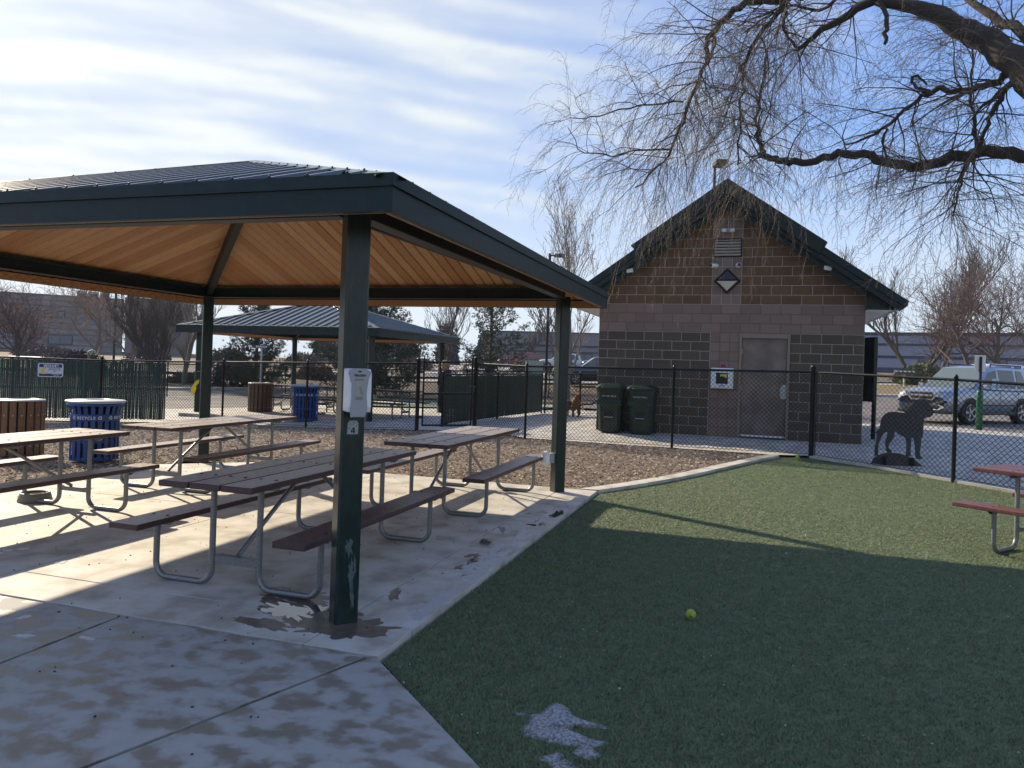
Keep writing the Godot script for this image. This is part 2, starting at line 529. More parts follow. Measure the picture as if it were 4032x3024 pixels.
func make_ground() -> void:
	var earth := mat(L(0.175, 0.130, 0.085), 0.95, {"tex": noise_tex(0.01, 6, 71, [[0.2, Color(0.62, 0.60, 0.55)], [0.5, Color(0.86, 0.83, 0.76)], [0.8, Color(1, 1, 1)]]), "sc": 0.12, "world": true, "bump": 2.0, "btex": M.fine})
	struct("ground", sheet(V2([-150, -150, 90, -150, 90, 30, -150, 30]), -0.09, 3.0), earth)
	struct("far_ground", sheet(V2([-900, -900, 900, -900, 900, 300, -900, 300]), -1.6, 60.0), earth)
	# the shelter's slab: six panels between control joints, and three pads in front of it
	var base := struct("concrete_slab", panel(V2([-8.2, -3.7, -1.95, -3.7, -1.95, -9.6, -7.1, -9.7, -8.15, -8.7]), -0.03, 0.1), mat(L(0.06, 0.055, 0.05), 0.9))
	var xs := [-8.26, -4.975, -2.34, -1.87]
	var zs := [-3.665, -4.10, -6.685, -9.70]
	var cut := V2([-8.26, -3.6, -1.87, -3.6, -1.87, -9.72, -7.17, -9.72, -8.26, -8.72])
	for a in 3:
		for b in 3:
			var g := 0.005
			var q := V2([xs[a] + g, zs[b] - g, xs[a + 1] - g, zs[b] - g, xs[a + 1] - g, zs[b + 1] + g, xs[a] + g, zs[b + 1] + g])
			for piece in Geometry2D.intersect_polygons(q, cut):
				obj("slab_panel", panel(piece, 0.012), M.conc, base)
	var pads := struct("concrete_apron", panel(V2([-13.9, -3.6, -1.95, -3.6, -0.98, -2.75, 1.5, -0.3, 1.5, 2.4, -13.9, 2.4]), -0.034, 0.1), mat(L(0.05, 0.046, 0.042), 0.9))
	var wa := wet_concrete(81); var wb := wet_concrete(82)
	obj("slab_panel", panel(V2([-13.9, -3.645, -3.595, -3.645, -3.57, -1.0, -3.5, 2.4, -13.9, 2.4]), 0.012), wa, pads)
	obj("slab_panel", panel(V2([-3.575, -3.645, -1.93, -3.645, -2.39, -2.29, -3.40, 0.75, -3.48, 2.4]), 0.012), wb, pads)
	obj("slab_panel", panel(V2([-1.905, -3.645, -1.865, -3.645, -0.99, -2.83, 1.6, -0.30, 1.6, 2.4, -3.9, 2.4, -3.37, 0.75, -2.365, -2.29]), 0.012), wb, pads)
	# turf
	var turf := mat(L(0.105, 0.140, 0.070), 0.9, {"tex": noise_tex(0.012, 6, 91, [[0.15, Color(0.72, 0.76, 0.72)], [0.5, Color(0.90, 0.92, 0.88)], [0.85, Color(1, 1, 0.98)]], 1024), "sc": 0.5, "world": true, "bump": 0.7, "btex": noise_tex(0.09, 3, 92, [[0.1, grey(0)], [0.9, grey(1)]], 1024)})
	M.turf = turf
	var tp := V2([-1.855, -3.69, -1.855, -9.74, -0.90, -11.42, 0.50, -14.07, 1.02, -14.25, 2.86, -12.62, 3.7, -11.9, 13, -4, 13, 4, 6, 4, -0.98, -2.84])
	struct("turf", sheet(tp, -0.022, 0.5), turf)
	var tuft := MB.new()
	rng.seed = 301
	for j in 6:
		var a := rng.randf() * TAU
		var o := Vector3(rng.randf_range(-0.012, 0.012), 0, rng.randf_range(-0.012, 0.012))
		var w := Vector3(cos(a + 1.57), 0, sin(a + 1.57)) * 0.0016
		var tip := o + Vector3(cos(a) * 0.010, rng.randf_range(0.010, 0.017), sin(a) * 0.010)
		tuft.tri(o - w, o + w, tip)
	var tuft_at := []; var tuft_tone := []
	while tuft_at.size() < 230000:
		var far := 12.0 * pow(rng.randf(), 1.45)
		var p := Vector2(-1.86 + (5.5 + far * 0.35) * rng.randf(), -2.2 - far)
		if not Geometry2D.is_point_in_polygon(p, tp): continue
		var sc := rng.randf_range(0.8, 1.3)
		tuft_at.append(Transform3D(Basis(Vector3.UP, rng.randf() * TAU).scaled(Vector3(sc, sc, sc)), gp(p.x, p.y, -0.024)))
		var g := rng.randf_range(0.7, 1.15)
		tuft_tone.append(Color(0.165, 0.215, 0.105) * g if rng.randf() < 0.85 else Color(0.24, 0.25, 0.13) * g)
	many("turf_blades", tuft, mat(Color.WHITE, 0.55, {"vc": true, "back": L(0.5, 0.5, 0.5)}), tuft_at, tuft_tone)
	var kerb := sheet(V2([-2.12, -9.71, -1.86, -9.74, -0.905, -11.40, 0.50, -14.05, 0.36, -14.16, -1.03, -11.58]), 0.022, 0.4, 0.15)
	struct("kerb", kerb, M.conc)
	var fk := sheet(V2([1.0, -14.2, 2.88, -12.55, 3.72, -11.83, 13, -3.9, 13.12, -4.05, 3.83, -12.0, 3.0, -12.72, 1.1, -14.36]), 0.022, 0.5, 0.12)
	struct("kerb", fk, M.conc)
	# wood chip bed between slab and fence
	var mp := V2([-1.9, -9.60, -2.05, -9.72, -1.0, -11.6, 0.38, -14.18, -1.4, -14.52, -4.4, -14.95, -5.6, -15.6, -7.0, -15.4, -9.7, -15.15, -12, -15.35, -13.8, -15.1, -17.3, -13.1, -21, -10.5, -21, -2.5, -8.2, -2.5, -8.2, -9.6])
	var mulch := mat(L(0.25, 0.190, 0.140), 0.95, {"tex": noise_tex(0.05, 4, 95, [[0.2, Color(0.5, 0.46, 0.44)], [0.55, Color(0.85, 0.8, 0.76)], [0.85, Color(1, 1, 1)]]), "sc": 0.6, "world": true, "bump": 2.5, "btex": M.fine})
	struct("wood_chip_bed", sheet(mp, -0.015, 0.5), mulch)
	var chip := MB.new()
	chip.box(Vector3.ZERO, Vector3(1, 0.16, 0.28))
	var where := []; var cols := []
	rng.seed = 101
	var tones := [Color(0.42, 0.34, 0.25), Color(0.34, 0.26, 0.185), Color(0.22, 0.16, 0.115), Color(0.50, 0.42, 0.32), Color(0.28, 0.21, 0.155), Color(0.54, 0.47, 0.38)]
	while where.size() < 62000:
		var p := Vector2(rng.randf_range(-15.5, 0.4), rng.randf_range(-15.6, -3.5))
		if p.x > -8.2 and p.y > -9.68: continue
		if not Geometry2D.is_point_in_polygon(p, mp): continue
		var l := rng.randf_range(0.02, 0.065)
		var b := Basis.from_euler(Vector3(rng.randf_range(-0.5, 0.5), rng.randf() * TAU, rng.randf_range(-0.45, 0.45))) * Basis.from_scale(Vector3(l, l * 0.5, l * rng.randf_range(0.5, 1.2)))
		where.append(Transform3D(b, gp(p.x, p.y, rng.randf_range(-0.012, 0.012))))
		cols.append(tones[rng.randi() % 6] * rng.randf_range(0.75, 1.1))
	many("wood_chips", chip, mat(Color.WHITE, 0.95, {"vc": true}), where, cols)
	# walks and lots beyond the fence
	var walk := V2([-22, -11.0, -18, -13.2, -13.7, -15.2, -9.7, -15.2, -7.0, -15.45, -5.6, -15.7, -4.4, -15.0, -1.4, -14.58, 0.3, -14.3, 1.05, -14.38, 3.0, -12.75, 13.2, -4.1, 20, -9, 10, -20, 5.5, -24.5, 2, -24.5, -4, -25, -8, -24, -14.5, -23, -16.4, -18.5, -19.9, -15.6, -24, -12.5])
	struct("pavement", sheet(walk, 0.0, 1.0), mat(L(0.50, 0.475, 0.43), 0.75, {"tex": M.soft, "sc": 0.3, "world": true, "bump": 0.08, "btex": M.grit}))
	var asphalt := mat(L(0.150, 0.140, 0.132), 0.85, {"tex": M.soft, "sc": 0.12, "world": true, "bump": 0.25, "btex": M.grit})
	struct("parking_lot", sheet(V2([-44, -4, -24, -12.5, -19.9, -15.6, -16.4, -18.5, -15, -23, -16, -29.5, -19.3, -33.8, -24.2, -27.2, -38, -14, -50, -6]), 0.0, 1.5), asphalt)
	struct("parking_lot", sheet(V2([20, -9, 10, -20, 5.5, -24.5, 2, -24.5, -4, -25, -6, -27, -7, -36, 6, -44, 14, -45, 60, -42, 60, -10]), 0.0, 1.5), mat(L(0.185, 0.165, 0.155), 0.85, {"tex": M.soft, "sc": 0.12, "world": true, "bump": 0.25, "btex": M.grit}))
	var kc := mat(L(0.55, 0.53, 0.49), 0.8, {"tex": M.soft, "sc": 0.5, "world": true})
	struct("kerb", sheet(V2([-50, -6, -38, -14, -24.2, -27.2, -19.3, -33.8, -16, -29.5, -15.8, -30, -19.4, -34.4, -24.6, -27.5, -38.2, -14.4, -50, -6.5]), 0.11, 1.5, 0.2), kc)
	struct("kerb", sheet(V2([-7, -36, 6, -44, 14, -45, 60, -42, 60, -42.5, 14, -45.6, 5.9, -44.6, -7, -36.6]), 0.12, 1.5, 0.2), kc)
	var olive := mat(L(0.170, 0.150, 0.075), 0.95, {"tex": noise_tex(0.01, 5, 97, [[0.3, Color(0.72, 0.8, 0.62)], [0.6, Color(0.92, 0.9, 0.8)], [0.8, Color(1, 1, 1)]]), "sc": 0.1, "world": true, "bump": 2.0, "btex": M.grit})
	struct("grass_verge", sheet(V2([-50, -6.5, -38.2, -14.4, -24.6, -27.5, -21, -32, -27, -40, -46, -20, -60, -8]), 0.03, 2.0), olive)
	struct("grass_verge", sheet(V2([-7, -36.6, 5.9, -44.6, 14, -45.6, 60, -42.5, 60, -60, 14, -60, -8, -50]), 0.05, 2.0), mat(L(0.25, 0.195, 0.10), 0.95, {"tex": M.fine, "sc": 0.2, "world": true, "bump": 2.0, "btex": M.grit}))
	struct("planting_bed", sheet(V2([-21, -32, -19.4, -34.4, -15.8, -30, -6, -29, -7, -38, -14, -44, -24, -42, -27, -40]), 0.06, 2.0), mat(L(0.11, 0.075, 0.052), 0.95, {"tex": M.fine, "sc": 0.5, "world": true, "bump": 3.0, "btex": M.fine}))
	struct("footpath", sheet(V2([-62, -6, -46, -20, -30, -36.8, -24, -43, -12, -50, 14, -60.5, 60, -60.5, 60, -62, 13.5, -62, -13, -51.8, -25, -44.5, -31.4, -37.8, -47, -21.2, -63, -7.5]), 0.05, 2.0), kc)
	struct("road", sheet(V2([13, -64, 60, -64, 60, -71, 10, -71, -20, -62, -34, -50, -70, -16, -65, -12, -31, -44, -18, -55]), 0.04, 3.0), asphalt)
	struct("dog_run_turf", sheet(V2([-14.5, -23.8, -7, -24.6, -6.5, -26.6, -15.3, -26.2]), 0.02, 1.0), turf)
	struct("dog_run_turf", sheet(V2([-15.4, -27.6, -6.3, -28, -5.8, -35, -12, -36, -15.8, -29.4]), 0.02, 1.0), turf)
	struct("dog_run_path", sheet(V2([-15.3, -26.1, -6.5, -26.5, -6.2, -28.1, -15.5, -27.7]), 0.015, 1.0), kc)
# ---- picnic shelters: steel posts set on the diagonal, hipped metal roof, boarded soffit
func shelter(label: String, at: Vector3, hx: float, hz: float, ov: float, eave: float, apex: float, post: float, fine: bool) -> Node3D:
	var t := thing("picnic_shelter", label, "picnic shelter", at)
	var beam_lo := eave - 0.11; var beam_hi := eave + 0.036
	for s in [[1, 1], [1, -1], [-1, -1], [-1, 1]]:
		var p := MB.new()
		p.rbox(Vector3(0, (beam_lo + 0.03) * 0.5 - 0.02, 0), Vector3(post, beam_lo + 0.07, post), 0.012)
		obj("post", p, M.green_post, t, Transform3D(Basis(Vector3.UP, PI / 4), Vector3(s[0] * hx, 0, s[1] * hz)))
	for k in 4:
		var o := Vector3(0, 0, 1).rotated(Vector3.UP, k * PI / 2)   # outward
		var a := o.cross(Vector3.UP)                                # along the eave
		var odd := k % 2 == 1
		var run := (hx if odd else hz) + ov
		var la := (hz if odd else hx) + ov
		var sl := (apex - eave) / run
		var hyp := sqrt(1.0 + sl * sl)
		var ln := 2.0 * (la - ov)
		var bas := Basis(a, Vector3.UP, a.cross(Vector3.UP))
		var b := MB.new()
		var bc := o * (run - ov)
		b.box(bc + Vector3(0, (beam_lo + beam_hi) * 0.5, 0), Vector3(ln - post * 1.2, beam_hi - beam_lo - 0.03, 0.05), bas)
		b.rbox(bc + Vector3(0, beam_lo + 0.008, 0), Vector3(ln - post * 1.2, 0.016, 0.12), 0.004, bas)
		b.rbox(bc + Vector3(0, beam_hi - 0.008, 0), Vector3(ln - post * 1.2, 0.016, 0.12), 0.004, bas)
		obj("beam", b, M.green, t)
		var f := MB.new()
		f.box(o * (run - 0.02) + Vector3(0, eave - 0.112, 0), Vector3(2 * la - 0.082, 0.14, 0.04), bas)
		obj("fascia", f, M.green, t)
		var sf := MB.new()
		sf.box(o * (run - 0.062) + Vector3(0, eave - 0.135, 0), Vector3(2 * la - 0.17, 0.082, 0.038), bas)
		obj("sub_fascia", sf, M.wood[2], t)
		var fl := MB.new()
		# drip flashing: upright face, small kick at its foot and a lip over the roof
		fl.box(o * (run + 0.004) + Vector3(0, eave - 0.009, 0), Vector3(2 * la + 0.010, 0.068, 0.006), bas)
		fl.box(o * (run + 0.010) + Vector3(0, eave - 0.044, 0), Vector3(2 * la + 0.022, 0.008, 0.012), bas)
		fl.quad(o * (run + 0.007) - a * (la + 0.006) + Vector3(0, eave + 0.0252, 0), o * (run + 0.007) + a * (la + 0.006) + Vector3(0, eave + 0.0252, 0), o * (run - 0.10) + a * (la - 0.06) + Vector3(0, eave + 0.024 + 0.06 * sl, 0), o * (run - 0.06) - a * (la - 0.06) + Vector3(0, eave + 0.024 + 0.06 * sl, 0))
		obj("eave_flashing", fl, M.green, t)
		var cc := MB.new()
		cc.rbox((o * (run - 0.02) + a * (la - 0.02)) + Vector3(0, eave - 0.113, 0), Vector3(0.046, 0.145, 0.046), 0.004, bas)
		cc.box((o * (run + 0.0005) + a * (la - 0.045)) + Vector3(0, eave - 0.113, 0), Vector3(0.07, 0.145, 0.003), bas)
		obj("corner_cover", cc, M.green, t)
		# metal roof facet
		var rp := MB.new()
		var e0 := o * run - a * la + Vector3(0, eave, 0); var e1 := o * run + a * la + Vector3(0, eave, 0)
		rp.tri(e0, e1, Vector3(0, apex, 0))
		obj("roof_panel", rp, M.green_roof, t)
		var up := (-o + Vector3(0, sl, 0)).normalized()
		var nrm := a.cross(up).normalized()
		if nrm.y < 0: nrm = -nrm
		var screws := MB.new()
		var pitch := 0.254
		var cnt := int(2 * la / pitch)
		for j in cnt + 1:
			var s := (j - cnt * 0.5) * pitch
			var d1 := run * (1.0 - absf(s) / la) - 0.05
			if d1 < 0.12: continue
			var q0 := o * (run - 0.05) + a * s + Vector3(0, eave + 0.05 * sl, 0)
			var q1 := o * (run - d1) + a * s + Vector3(0, eave + d1 * sl, 0)
			var rb := MB.new()
			var w0 := a * 0.032; var w1 := a * 0.016
			var hh := nrm * 0.030
			rb.quad(q0 + w0, q1 + w0, q1 + w1 + hh, q0 + w1 + hh)
			rb.quad(q0 + w1 + hh, q1 + w1 + hh, q1 - w1 + hh, q0 - w1 + hh)
			rb.quad(q0 - w1 + hh, q1 - w1 + hh, q1 - w0, q0 - w0)
			rb.quad(q0 - w0, q0 + w0, q0 + w1 + hh, q0 - w1 + hh)
			obj("roof_rib", rb, M.green_roof, t)
			for q in ([0.012, 0.985]):
				screws.ball(q0.lerp(q1, q) + hh + nrm * 0.003, Vector3(0.009, 0.009, 0.009), Basis(), 6)
		stuff("roof_screws", screws, M.darkgrey, t)
		# hip cap over the joint with the next facet
		var hc := MB.new()
		var c0 := o * (run - 0.02) + a * (la - 0.02) + Vector3(0, eave + 0.030, 0)
		var c1 := Vector3(0, apex + 0.042, 0)
		var hd := (c1 - c0).normalized()
		var side := hd.cross(Vector3.UP).normalized() * 0.085
		hc.quad(c0, c1, c1 + side - Vector3(0, 0.022, 0), c0 + side - Vector3(0, 0.022, 0))
		hc.quad(c0 - side - Vector3(0, 0.022, 0), c1 - side - Vector3(0, 0.022, 0), c1, c0)
		hc.quad(c0 + side - Vector3(0, 0.022, 0), c1 + side - Vector3(0, 0.022, 0), c1 + side - Vector3(0, 0.034, 0), c0 + side - Vector3(0, 0.034, 0))
		hc.quad(c1 - side - Vector3(0, 0.022, 0), c0 - side - Vector3(0, 0.022, 0), c0 - side - Vector3(0, 0.034, 0), c1 - side - Vector3(0, 0.034, 0))
		obj("hip_cap", hc, M.green_roof, t)
		# hip rafter under the boards
		var hr := MB.new()
		var deck := eave - 0.095
		var k0 := o * (run - ov + 0.02) + a * (la - ov + 0.02) + Vector3(0, deck + (ov - 0.02) * sl, 0)
		var k1 := Vector3(0, deck + run * sl, 0)
		var kd := (k1 - k0).normalized()
		var ks := kd.cross(Vector3.UP).normalized()
		var ku := ks.cross(kd)
		hr.rbox((k0 + k1) * 0.5 - ku * 0.075, Vector3(0.09, 0.15, (k1 - k0).length()), 0.006, Basis(ks, ku, -kd))
		obj("hip_rafter", hr, M.green, t)
		# boarded soffit: tongue and groove boards up the slope
		var nd := -nrm
		var xx := up.cross(nd).normalized()
		var ft := Transform3D(Basis(xx, up, nd), o * (run - 0.045) + Vector3(0, deck + 0.045 * sl, 0) - nd * 0.03)
		var bw := 0.140 if fine else 0.4
		var nb := int(2 * la / bw)
		var all := MB.new()
		for j in nb + 1:
			var s0 := maxf(-la + 0.05, -la + j * bw + 0.0035); var s1 := minf(la - 0.05, -la + (j + 1) * bw - 0.0035)
			if s1 - s0 < 0.03: continue
			var l0 := (run * (1.0 - absf(s0) / la) - 0.045) * hyp; var l1 := (run * (1.0 - absf(s1) / la) - 0.045) * hyp
			var pl := PackedVector2Array([Vector2(s0, 0), Vector2(s1, 0)])
			if l1 > 0.01: pl.append(Vector2(s1, l1))
			if s0 < 0 and s1 > 0: pl.append(Vector2(0, (run - 0.045) * hyp))
			if l0 > 0.01: pl.append(Vector2(s0, l0))
			if pl.size() < 3: continue
			if fine:
				var pm := MB.new()
				pm.prism(pl, Transform3D(), 0.03, 0.010)
				obj("soffit_plank", pm, M.wood[rng.randi() % 5 if rng.randf() < 0.8 else 4], t, ft)
			else: all.prism(pl, ft, 0.03, 0.007)
		if not fine: stuff("soffit_boards", all, M.wood[0], t)
	return t

# ---- picnic table: three top planks and two seat planks on bent galvanised tube
func u_tube(x0: float, x1: float, y0: float, y1: float, z: float) -> PackedVector3Array:
	var p := PackedVector3Array()
	var r := 0.10; var lo := 0.022
	p.append(Vector3(x0, y0, z))
	for j in 7:
		var a := PI * 0.5 * j / 6
		p.append(Vector3(x0 + signf(x1 - x0) * r * (1 - cos(a)), lo + r * (1 - sin(a)), z))
	for j in 7:
		var a := PI * 0.5 * j / 6
		p.append(Vector3(x1 - signf(x1 - x0) * r * (1 - sin(a)), lo + r * (1 - cos(a)), z))
	p.append(Vector3(x1, y1, z))
	return p

func picnic_table(label: String, at: Vector3, turn: float, tops: Array, seats: Array, group: String) -> Node3D:
	var t := thing("picnic_table", label, "picnic table", at, turn, group)
	var ln := 2.44
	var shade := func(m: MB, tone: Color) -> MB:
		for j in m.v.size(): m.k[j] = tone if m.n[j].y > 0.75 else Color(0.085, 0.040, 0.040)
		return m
	var bolts := MB.new()
	for j in 3:
		var p := MB.new()
		p.rbox(Vector3((j - 1) * 0.244, 0.745, 0), Vector3(0.235, 0.040, ln), 0.006)
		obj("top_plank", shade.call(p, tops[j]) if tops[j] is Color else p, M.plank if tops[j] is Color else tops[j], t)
		for z in [-0.88, 0.0, 0.88]:
			for x in [-0.06, 0.06]: bolts.lathe(V2([0.013, 0, 0.011, 0.004, 0.0, 0.005]), 8, Transform3D(Basis(), Vector3((j - 1) * 0.244 + x, 0.7655, z)))
	for s in [-1.0, 1.0]:
		var p := MB.new()
		p.rbox(Vector3(s * 0.64, 0.430, 0), Vector3(0.24, 0.040, ln), 0.006)
		var sp = seats[0 if s < 0 else 1]
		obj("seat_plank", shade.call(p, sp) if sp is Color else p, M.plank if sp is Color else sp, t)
		for z in [-0.88, 0.88]:
			for x in [-0.06, 0.06]: bolts.lathe(V2([0.013, 0, 0.011, 0.004, 0.0, 0.005]), 8, Transform3D(Basis(), Vector3(s * 0.64 + x, 0.4505, z)))
			var l := MB.new()
			l.tube(u_tube(s * 0.19, s * 0.665, 0.725, 0.408, z), 0.0215, 12)
			obj("leg", l, M.galv, t)
			var br := MB.new()
			br.prism(V2([-0.11, 0.0, -0.06, -0.032, 0.06, -0.032, 0.11, 0.0]), Transform3D(Basis(), Vector3(s * 0.64, 0.409, z - 0.026)), 0.004)
			obj("seat_bracket", br, M.galv, t)
	for z in [-0.88, 0.88]:
		var c := MB.new()
		c.box(Vector3(0, 0.185, z + 0.001), Vector3(0.34, 0.05, 0.005))
		c.box(Vector3(0, 0.2125, z - signf(z) * 0.026), Vector3(0.34, 0.005, 0.052))
		obj("crossbar", c, M.galv, t)
		var b := MB.new()
		b.tube(PackedVector3Array([Vector3(0, 0.222, z - signf(z) * 0.03), Vector3(0, 0.30, z - signf(z) * 0.15), Vector3(0, 0.70, signf(z) * 0.09), Vector3(0, 0.722, signf(z) * 0.05)]), 0.0165, 10)
		obj("brace", b, M.galv, t)
		var k := MB.new()
		k.prism(V2([-0.34, 0.0, -0.30, -0.036, 0.30, -0.036, 0.34, 0.0]), Transform3D(Basis(), Vector3(0, 0.724, z - 0.024)), 0.004)
		obj("top_cleat", k, M.galv, t)
	var k2 := MB.new()
	k2.prism(V2([-0.34, 0.0, -0.30, -0.03, 0.30, -0.03, 0.34, 0.0]), Transform3D(Basis(), Vector3(0, 0.724, -0.002)), 0.004)
	obj("top_cleat", k2, M.galv, t)
	stuff("bolts", bolts, M.darkgrey, t)
	return t

func make_shelters_and_tables() -> void:
	rng.seed = 7
	var c := Vector3(-5.0755, 0.012, -6.7446)
	shelter("large green steel picnic shelter with boarded soffit over the four near tables", c, 2.742, 2.65, 0.478, 2.573, 3.637, 0.145, true)
	shelter("smaller green picnic shelter with ribbed roof beyond the chain-link fence", Vector3(-11.75, 0.03, -19.2), 2.62, 2.25, 0.42, 2.37, 3.27, 0.14, false)
	var p2 := struct("concrete_slab", panel(V2([-14.4, -16.3, -8.5, -16.3, -8.5, -22.2, -14.4, -22.2]), 0.075, 0.2), M.conc)
	p2.name = "shelter_slab"
	var w := [Color(0.36, 0.315, 0.305), Color(0.31, 0.27, 0.26), Color(0.40, 0.36, 0.345)]
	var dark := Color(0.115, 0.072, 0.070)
	var g := "picnic tables with maroon planks on bent tube legs"
	picnic_table("weathered maroon picnic table nearest the front shelter post, its legs by the puddle", Vector3(-3.325, 0.012, -5.23), 0.0, [w[0], w[1], w[2]], [w[2], dark], g)
	picnic_table("weathered picnic table beside the back shelter post with the white outlet box", Vector3(-3.25, 0.012, -8.26), 0.0, [w[2], w[0], w[1]], [w[1], Color(0.24, 0.19, 0.18)], g)
	picnic_table("sunlit pale picnic table beside the back corner post of the shelter", Vector3(-6.52, 0.012, -8.10), 0.0, [w[1], w[2], w[0]], [w[2], w[1]], g)
	picnic_table("sunlit picnic table with the water bowl under its bench", Vector3(-6.56, 0.012, -5.11), 0.0, [w[0], w[2], w[1]], [w[0], w[0]], g)
	picnic_table("bright red picnic table standing alone on the turf", Vector3(3.31, -0.022, -8.12), 0.904, [M.plank_red, M.plank_red, M.plank_red], [M.plank_red, M.plank_red], g)
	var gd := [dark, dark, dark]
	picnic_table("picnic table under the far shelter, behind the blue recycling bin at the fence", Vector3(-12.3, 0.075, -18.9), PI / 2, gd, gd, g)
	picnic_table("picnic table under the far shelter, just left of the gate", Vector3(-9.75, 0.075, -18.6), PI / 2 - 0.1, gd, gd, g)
# ---- restroom building of coloured concrete block
func text_mesh(s: String, size: float, bold := false, fname := "Droid Sans") -> TextMesh:
	var f := SystemFont.new()
	f.font_names = PackedStringArray([fname])
	if bold: f.font_weight = 700
	var t := TextMesh.new()
	t.font = f
	t.text = s
	t.font_size = 32
	t.pixel_size = size / 32.0
	t.depth = 0.002
	t.curve_step = 4.0
	return t

func block_mesh(poly: PackedVector2Array, depth: float) -> MB:
	var m := MB.new()
	m.prism(poly, Transform3D(Basis(), Vector3(0, 0, -0.06)), 0.06 + depth, 0.003)
	return m

func make_building() -> void:
	var at := Vector3(-0.579, 0.2315, -16.81)
	var t := thing("restroom_building", "brown concrete block restroom building with steep green metal gable roof", "building", at)
	var bw := 0.4064; var bh := 0.2032
	var hw := 13.5 * bw * 0.5
	var split := noise_tex(0.05, 5, 111, [[0.2, grey(0.55)], [0.5, grey(0.86)], [0.8, grey(1.0)]])
	var rough := noise_tex(0.035, 5, 112, [[0.1, grey(0)], [0.9, grey(1)]])
	var speck := noise_tex(0.16, 3, 113, [[0.25, grey(0.62)], [0.5, grey(0.88)], [0.75, Color(1, 0.98, 0.97)]])
	var low := []; var tan := []; var high := []
	for f in [1.0, 0.9, 1.08]:
		low.append(mat(L(0.205 * f, 0.160 * f, 0.118 * f), 0.95, {"tex": split, "sc": 2.6, "world": true, "bump": 2.2, "btex": rough}))
		tan.append(mat(L(0.305 * f, 0.225 * f, 0.178 * f), 0.9, {"tex": speck, "sc": 2.0, "world": true, "bump": 0.35, "btex": speck}))
		high.append(mat(L(0.305 * f, 0.170 * f, 0.088 * f), 0.95, {"tex": split, "sc": 2.6, "world": true, "bump": 2.2, "btex": rough}))
	var mortar := mat(L(0.50, 0.46, 0.40), 0.95, {"tex": M.fine, "sc": 3.0})
	var mortar_tan := mat(L(0.20, 0.13, 0.105), 0.95, {"tex": M.fine, "sc": 3.0})
	# front wall: mortar core with every block laid on it
	var sl := 0.69
	var side := 3.10; var top := side + hw * sl
	var gable := V2([-hw, 0, hw, 0, hw, side, 0, top, -hw, side])
	var door_l := 7.5 * bw - hw; var door_r := 10.0 * bw - hw; var door_t := 11 * bh
	var wall := MB.new()
	for q in [V2([-hw, 0, door_l, 0, door_l, door_t, -hw, door_t]), V2([door_r, 0, hw, 0, hw, door_t, door_r, door_t]), V2([-hw, door_t, hw, door_t, hw, side, 0, top, -hw, side])]:
		wall.prism(q, Transform3D(Basis(), Vector3(0, 0, -0.2)), 0.1965)
	var wn := obj("front_wall", wall, mortar, t)
	var tm := MB.new()
	var pl0 := 6.0 * bw - hw + 0.004; var pl1 := 7.5 * bw - hw - 0.004
	for q in [V2([pl0, 0, pl1, 0, pl1, door_t, pl0, door_t]), V2([-hw + 0.004, door_t + 0.002, hw - 0.004, door_t + 0.002, hw - 0.004, 14 * bh - 0.004, -hw + 0.004, 14 * bh - 0.004])]:
		tm.prism(q, Transform3D(Basis(), Vector3(0, 0, -0.010)), 0.0078)
	obj("tinted_mortar", tm, mortar_tan, wn)
	rng.seed = 55
	var vent := Rect2(-0.30, 19 * bh, 0.60, 2 * bh)
	for row in 27:
		var y0 := row * bh
		var tanrow := row >= 11 and row < 14
		var xs := []
		var x := 0.0
		while x < 13.49:
			var w := 1.0
			if x == 0.0 and row % 2 == (0 if row < 11 or row >= 14 else 1): w = 0.5
			if (x == 10.0 and row % 2 == 0 and row < 11) or (x == 7.5 and row % 2 == 1 and row >= 14): w = 0.5
			var nx: float = x + w
			for edge in ([6.0, 7.5, 10.0] if row < 11 else ([6.0, 7.5] if not tanrow else [])):
				if x < edge - 0.01 and nx > edge: nx = edge
			nx = minf(nx, 13.5)
			if x >= 6.0 and nx <= 7.51 and (row < 11 or row >= 14): nx = x + 0.5
			xs.append([x, nx])
			x = nx
		for b in xs:
			var bx0: float = b[0] * bw - hw; var bx1: float = b[1] * bw - hw
			if row < 11 and b[0] >= 7.49 and b[1] <= 10.01: continue
			var pil: bool = b[0] >= 5.99 and b[1] <= 7.51
			var is_tan: bool = tanrow or (pil)
			var gap := 0.0068
			var r := V2([bx0 + gap, y0 + gap, bx1 - gap, y0 + gap, bx1 - gap, y0 + bh - gap, bx0 + gap, y0 + bh - gap])
			if vent.intersects(Rect2(bx0 + 0.01, y0 + 0.01, bx1 - bx0 - 0.02, bh - 0.02)): continue
			for piece in Geometry2D.intersect_polygons(r, gable):
				if piece.size() < 3: continue
				var set: Array = tan if is_tan else (low if row < 11 else high)
				obj("block", block_mesh(piece, rng.randf_range(-0.001, 0.0015) + (0.0 if is_tan else 0.003)), set[rng.randi() % 3], wn)
	# other three walls
	var dp := 7.2
	var ow := MB.new()
	ow.prism(V2([-hw, 0, hw, 0, hw, side, 0, top, -hw, side]), Transform3D(Basis(), Vector3(0, 0, -dp)), 0.2)
	for s in [-1.0, 1.0]: ow.box(Vector3(s * (hw - 0.1), side * 0.5, -dp * 0.5), Vector3(0.198, side, dp - 0.42))
	obj("wall", ow, low[0], t)
	for s in [-1.0, 1.0]:
		var ends := MB.new()
		for row in 15:
			var set_off := 0.0 if row % 2 == 0 else bw * 0.5
			ends.rbox(Vector3(s * (hw - 0.005), (row + 0.5) * bh, -0.10 - (0.0 if row % 2 == 0 else 0.05)), Vector3(0.02, bh - 0.012, 0.18), 0.004)
		obj("quoin_blocks", ends, low[1], t)
